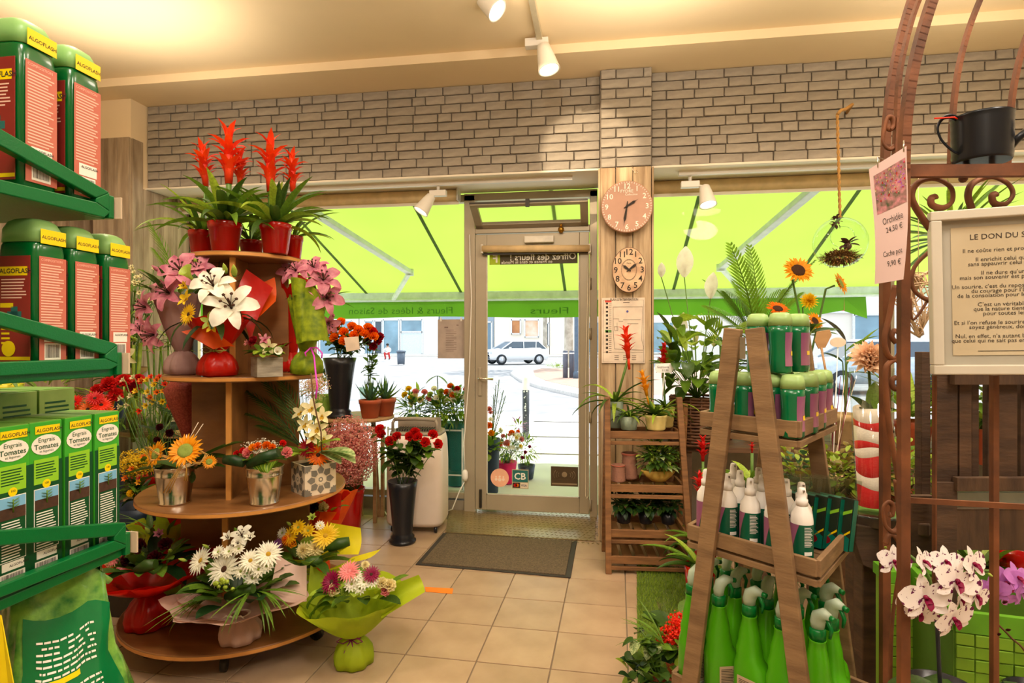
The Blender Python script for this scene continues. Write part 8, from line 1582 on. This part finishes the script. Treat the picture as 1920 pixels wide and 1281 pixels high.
vb = vp + UP * .008; t = thing('sand_vase', 'tall glass vase with red and white sand layers and a cream peony', 'vase', vb); Hv = C(1634, 690, 1.72).z - vb.z; r0_, r1_ = .038, .058
MB().lathe([(r0_, 0), (r0_ * 1.02, .004), (r1_, Hv), (r1_ - .003, Hv)], vb, 32, caps=(True, False)).build('glass_body', glass('sand_vase_glass', (240, 244, 242), .6, .03), t)
SR = mat('sand_red', (196, 24, 22), .85, bump=.3, bscale=200); SWH = mat('sand_white', (232, 214, 196), .85, bump=.3, bscale=200); hs = Hv * .69; zs2 = [0, .2, .33, .52, .60, .66, .80, .88, 1.0]
for k in range(8):
    za, zb2 = hs * zs2[k] + .01, hs * zs2[k + 1] + .01; b = MB(); ra, rb2 = r0_ + (r1_ - r0_) * za / Hv - .004, r0_ + (r1_ - r0_) * zb2 / Hv - .004
    nn = 32; vs = []
    for r_, z_, kk in ((ra, za, k), (rb2, zb2, k + 1)): vs += [vb + Vector((cos(2 * pi * j / nn) * r_, sin(2 * pi * j / nn) * r_, z_ + (.006 * sin(2 * pi * j / nn * 2 + kk * 1.3) if kk else 0))) for j in range(nn)]
    b.add(vs, [(j, (j + 1) % nn, nn + (j + 1) % nn, nn + j) for j in range(nn)] + [tuple(range(nn, 2 * nn))], 0, True); b.build('sand_layer', [SR, SWH][k % 2], t)
ph_ = C(1628, 672, 1.70); flower('chrysanthemum', petm('petal_peony_cream', (246, 206, 170)), ph_, TOCAM * .8 + UP * .8 - RT * .3, ps(40, 1.7), t); flower('carnation', MATS['petal_peony_cream'], ph_ - UP * .01 + TOCAM * .012, TOCAM + UP * .7, ps(32, 1.7), t)
MB().tube([vb + UP * hs, ph_], .004, 6).build('flower_stem', STEM, t)
for a_, b_ in (((1640, 790), (1610, 735)), ((1640, 795), (1640, 720)), ((1632, 790), (1622, 760)), ((1640, 790), (1655, 740))): A, B_ = C(a_[0], a_[1], 1.72), C(b_[0], b_[1], 1.71); lf('oval', [G_DARK, G_MID][a_[1] % 2], A, B_ - A, (B_ - A).length * 1.15, .045, t, .3)
# creeping plants and small pots behind the tray
ivb = thing('plant_bench', 'wooden bench carrying creeping pot plants behind the A frame', 'bench', base_at(1600, 2.45, 0)); c = base_at(1610, 2.45, .62); MB().box(c, (.95, .42, .04)).build('bench_board', BW, ivb, bevel=.003)
for sx in (-1, 1):
    for sy in (-1, 1): MB().box(base_at(1610, 2.45, .30) + Vector((sx * .43, sy * .17, 0)), (.05, .05, .60)).build('bench_leg', BW, ivb)
G_OLV = leafm('leaf_olive', (150, 140, 60), c2=(110, 84, 40))
for k, (px, z, lab, ms, sd) in enumerate(((1565, 2.4, 'creeping olive pot plant spilling behind the top tray', [G_OLV, G_LIGHT], 1), (1625, 2.45, 'brownish creeping pot plant between the trays and the sand vase', [G_OLV, G_DARK, G_OLV], 2), (1700, 2.5, 'bright green pot plant seen through the iron arch', [G_LIGHT, G_MID], 3), (1500, 2.45, 'grey green creeping pot plant behind the packets', [G_OLV, G_BLUE, G_LIGHT], 4))):
    p = base_at(px, z, .64); t = thing('potted_plant', lab, 'plant', p); pot(t, p, .08, .06, .12, TERRA, 1); bush(t, p + UP * .20, .15, 260, .035, .028, ms, 200 + k, 'oval', sq=(1, .9, .9)); ring_leaves(t, p + UP * .2, .13, 24, .05, .04, ms, 'oval', (-.5, 1.2), .5, 210 + k)
    for j in range(10): a = j * .63; A = p + UP * .12; B_ = A + rdir(.3, a) * .16 + UP * .06; MB().tube([A, A.lerp(B_, .5) + UP * .05, B_, B_ + UP * -.05], .0018, 4).build('tendril', STEMB, t)
# more window plants far right
t, top = potplant('spiky yucca with long green leaves behind the poem frame', 1800, 4.0, .25, .12)
q = random.Random(8); trunk = C(1800, 520, 3.9); MB().tube([top, trunk], .03, 10).build('trunk', STEMB, t)
for i in range(46): a = i * 2.4; lf('strap', [G_PALM, G_MID, G_LIGHT][i % 3], C(1785, 450, 3.9) + rdir(0, a) * .02, rdir(-.1 + 1.4 * i / 46, a), q.uniform(.35, .5), .035, t, .5, .5, n=6)
MB().tube([trunk, C(1785, 450, 3.9)], .03, 10).build('trunk', STEMB, t)
t, top = potplant('leafy green plant behind the slats of the dark crate', 1860, 3.6, .2, .1); bush(t, top + UP * .2, .26, 240, .16, .05, [G_MID, G_LIGHT, G_DARK], 221, 'lance', sq=(1.2, .8, 1)); ring_leaves(t, top + UP * .1, .2, 24, .2, .05, [G_MID, G_LIGHT], 'lance', (.0, 1.3), .5, 222)
t, top = potplant('green plant with strap leaves seen between arch and crate', 1712, 3.9, .2, .1); ring_leaves(t, top + UP * .05, .05, 20, .34, .05, [G_MID, G_LIGHT], 'lance', (.4, 1.4), .6, 223)
# rattan heart
hp0 = C(1722, 560, 1.75); t = thing('rattan_heart', 'woven rattan heart hanging behind the iron arch', 'decoration', hp0); b = MB(); q = random.Random(12); RTM = mat('rattan', (206, 176, 140), .7)
def heart(a): return Vector((16 * sin(a) ** 3, 0, 13 * cos(a) - 5 * cos(2 * a) - 2 * cos(3 * a) - cos(4 * a))) / 16
hl = RT * ps(38, 1.75); hh_ = UP * ps(72, 1.75)
def hpnt(a, k, y): v = heart(a); return hp0 + hl * v.x * k + hh_ * v.z * k * .95 + FW * y
for i in range(70):
    a0_, a1_ = q.uniform(0, 6.28), q.uniform(0, 6.28); s = q.choice((-1, 1)); A, B_ = hpnt(a0_, 1, 0), hpnt(a1_, 1, 0); M_ = A.lerp(B_, .5) + FW * s * .03; b.tube([A, A.lerp(M_, .5) + FW * s * .012, M_, B_.lerp(M_, .5) + FW * s * .012, B_], .0018, 4)
for k in range(3): b.tube([hpnt(2 * pi * j / 40, 1 - .02 * k, .006 * (k - 1)) for j in range(40)], .003, 5, closed=True)
b.build('rattan_weave', RTM, t, kind='stuff'); MB().tube([hp0 + hh_ * .6, C(1722, 330, 1.75)], .001, 4).build('hanging_thread', RTM, t)
# woven lime basket and red pot behind the orchids
LW1 = mat('woven_lime', (136, 176, 44), .5, c2=(106, 150, 36), scale=6, objvar=.06); zb3 = 1.32; topz3 = C(1820, 1145, zb3).z
A = C(1790, 1150, 1.30); A.z = topz3; t = thing('woven_basket', 'lime green woven storage basket behind the spotted orchids', 'basket', A - UP * .3); xd = (RT * .95 - FW * .30).normalized(); yd = Vector((-xd.y, xd.x, 0)); L0, D0, H0 = .42, .3, .42
b = MB()
for (o, x, w) in ((A, xd, L0), (A, yd, D0)):
    pass
for s in (0, 1): b.box(None, (L0, .006, H0), mtx=frame(A + xd * L0 / 2 + yd * D0 * s - UP * H0 / 2, xd, yd)); b.box(None, (.006, D0, H0), mtx=frame(A + xd * L0 * s + yd * D0 / 2 - UP * H0 / 2, xd, yd))
b.build('basket_body', mat('basket_core_green', (84, 124, 30), .6), t); b = MB()
pm = MB(); pm.box((0, 0, 0), (.034, .004, .026)); o0 = pm.build('weave_source', LW1, bevel=.0018); pme = o0.data; bpy.data.objects.remove(o0)
for r in range(13):
    for c_ in range(12):
        if r * 12 + c_ > 290: break
        link('woven_strip', pme, t, frame(A + xd * (.018 + c_ * .0352 ) - yd * (.004 + .002 * ((r + c_) % 2)) - UP * (.05 + r * .0275), xd, yd) @ Matrix.Rotation(.03 * (1 if (r + c_) % 2 else -1), 4, 'Z'))
MB().span(A - UP * .012, A + xd * L0 - UP * .012, .014, .045).build('rim', mat('basket_rim_lime', (120, 190, 50), .4, tl=.3), t); MB().span(A - UP * .012, A + yd * D0 - UP * .012, .014, .045).build('rim', MATS['basket_rim_lime'], t)
xl2 = C(1706, 1150, 1.55); xl2.z = topz3 - .02; t = thing('woven_basket', 'second lime green basket partly hidden behind the arch uprights', 'basket', xl2 - UP * .3); MB().box(xl2 + Vector((.0, .035, -.2)), (.11, .07, .4)).build('basket_body', LW1, t, bevel=.004)
for r in range(9):
    for c_ in range(3): link('woven_strip', pme, t, Matrix.Translation(xl2 + Vector((-.034 + c_ * .034, -.002 - .002 * ((r + c_) % 2), -.03 - r * .0275))))
MB().box(xl2 + Vector((.0, .035, .0)), (.118, .078, .03)).build('rim', MATS['basket_rim_lime'], t)
p = C(1915, 1075, 1.7); p.z = C(1915, 1105, 1.7).z; t = thing('plant_pot', 'glossy red plant pot at the right edge behind the orchids', 'pot', p); pot(t, p, .075, .055, .13, REDPL, 0)
b = thing('shelf_board', 'dark plank shelf under the red pot at the right edge', 'shelf', p - UP * .02); MB().box(p - UP * .015, (.5, .22, .025)).build('board', CWH, b); MB().box(p + Vector((.22, 0, -.4)), (.03, .2, .76)).build('support', CW, b)
p2 = C(1835, 1085, 1.75); p2.z = p.z; t = thing('potted_plant', 'strap leaved plant with red buds behind the orchids under the crate plank', 'plant', p2); pot(t, p2, .05, .04, .06, TERRA, 1); ring_leaves(t, p2 + UP * .05, .05, 30, .17, .03, [G_DARK, G_MID, G_LIGHT], 'strap', (.1, 1.2), .8, 231)
b = MB(); b.box(p2 - UP * .014 + Vector((0, 0, 0)), (.3, .22, .024)); b.build('board', CWH, t)
# orchids
def orchid_plant(lab, px, py, z, pts, m, size, buds, stem_pts, ppot, cm=None):
    p = C(px, py, z); t = thing('potted_orchid', lab, 'plant', p); pot(t, p, .06, .045, .11, ppot, 0)
    MB().tube(smooth([p + UP * .09] + [C(*q_) for q_ in stem_pts]), .003, 6).build('flower_stem', STEM, t)
    for x, y, dx, dy, s, *dz in pts: flower('orchid', m, C(x, y, z - .03 - (dz[0] if dz else 0)), fdir(dx, dy, .1), ps(size, z) * s, t, spin=R.uniform(-.35, .35), cm=cm)
    for x, y in buds: flower('bud', G_LIME if m is P_SPOT else P_MAUVE, C(x, y, z), fdir(R.uniform(-.6, .6), R.uniform(-.5, .5)), ps(9, z), t)
    for i in range(5): lf('oval', G_DARK, p + UP * .1, rdir(.3 + .1 * i, i * 1.3 + .4), .11, .05, t, 1.4, .3, n=7)
    return t
orchid_plant('white orchid spray with dark purple spots at the lower right', 1765, 1400, 1.08, [(1733, 1122, -.1, .0, 1.1), (1790, 1092, .1, .1, 1.05, .01), (1772, 1055, -.1, .3, .75, -.02), (1823, 1060, .5, .2, .85), (1828, 1118, .4, -.2, .8), (1785, 1160, .2, -.3, .95, .015), (1730, 1055, .7, .4, .7), (1674, 1055, .1, .2, .85, -.08), (1684, 1120, .8, -.1, .6, -.08), (1725, 1150, -.3, -.5, .7, -.02), (1800, 1125, .6, -.3, .6, -.02)], P_SPOT, 42, [(1744, 1086), (1716, 1084), (1660, 1028), (1852, 1075)], [(1762, 1290, 1.08), (1755, 1180, 1.08), (1740, 1080, 1.07), (1690, 1030, 1.1)], BLACKPL)
MB().tube([C(1757, 1165, 1.07), C(1768, 1400, 1.08)], .0035, 6).build('support_stick', BLACKPL, bpy.data.objects['potted_orchid'])
orchid_plant('mauve pink orchid spray at the right edge above the lime basket', 1950, 1400, 1.2, [(1885, 1095, -.1, .1, 1.0), (1862, 1105, -.7, .0, .8), (1905, 1085, .3, .4, .9), (1915, 1110, .5, -.2, .9), (1845, 1108, -.8, -.2, .6), (1880, 1120, .0, -.6, .7)], P_MAUVE, 34, [(1870, 1073), (1882, 1130), (1902, 1128)], [(1950, 1250, 1.2), (1935, 1130, 1.2), (1900, 1080, 1.2), (1840, 1070, 1.2)], BLACKPL, P_MAG)
t = thing('orchid_spray', 'bare orchid stem with dark closed buds before the lime basket', 'plant', C(1890, 1190, 1.15)); MB().tube(smooth([C(1870, 1170, 1.15), C(1895, 1195, 1.15), C(1930, 1240, 1.15), C(1970, 1400, 1.15)]), .002, 5).build('flower_stem', STEMB, t)
for x, y in ((1868, 1190), (1886, 1182), (1880, 1130)): flower('bud', P_DKRED, C(x, y, 1.14), fdir(0, 0, .6), ps(9, 1.14), t)
# every copied or repeated label kept within bounds
for o in list(col.objects):
    if 'label' in o and o.parent is not None: del o['label']
for o in col.objects:
    if 'label' in o: o['label'] = ' '.join(str(o['label']).split()[:16])
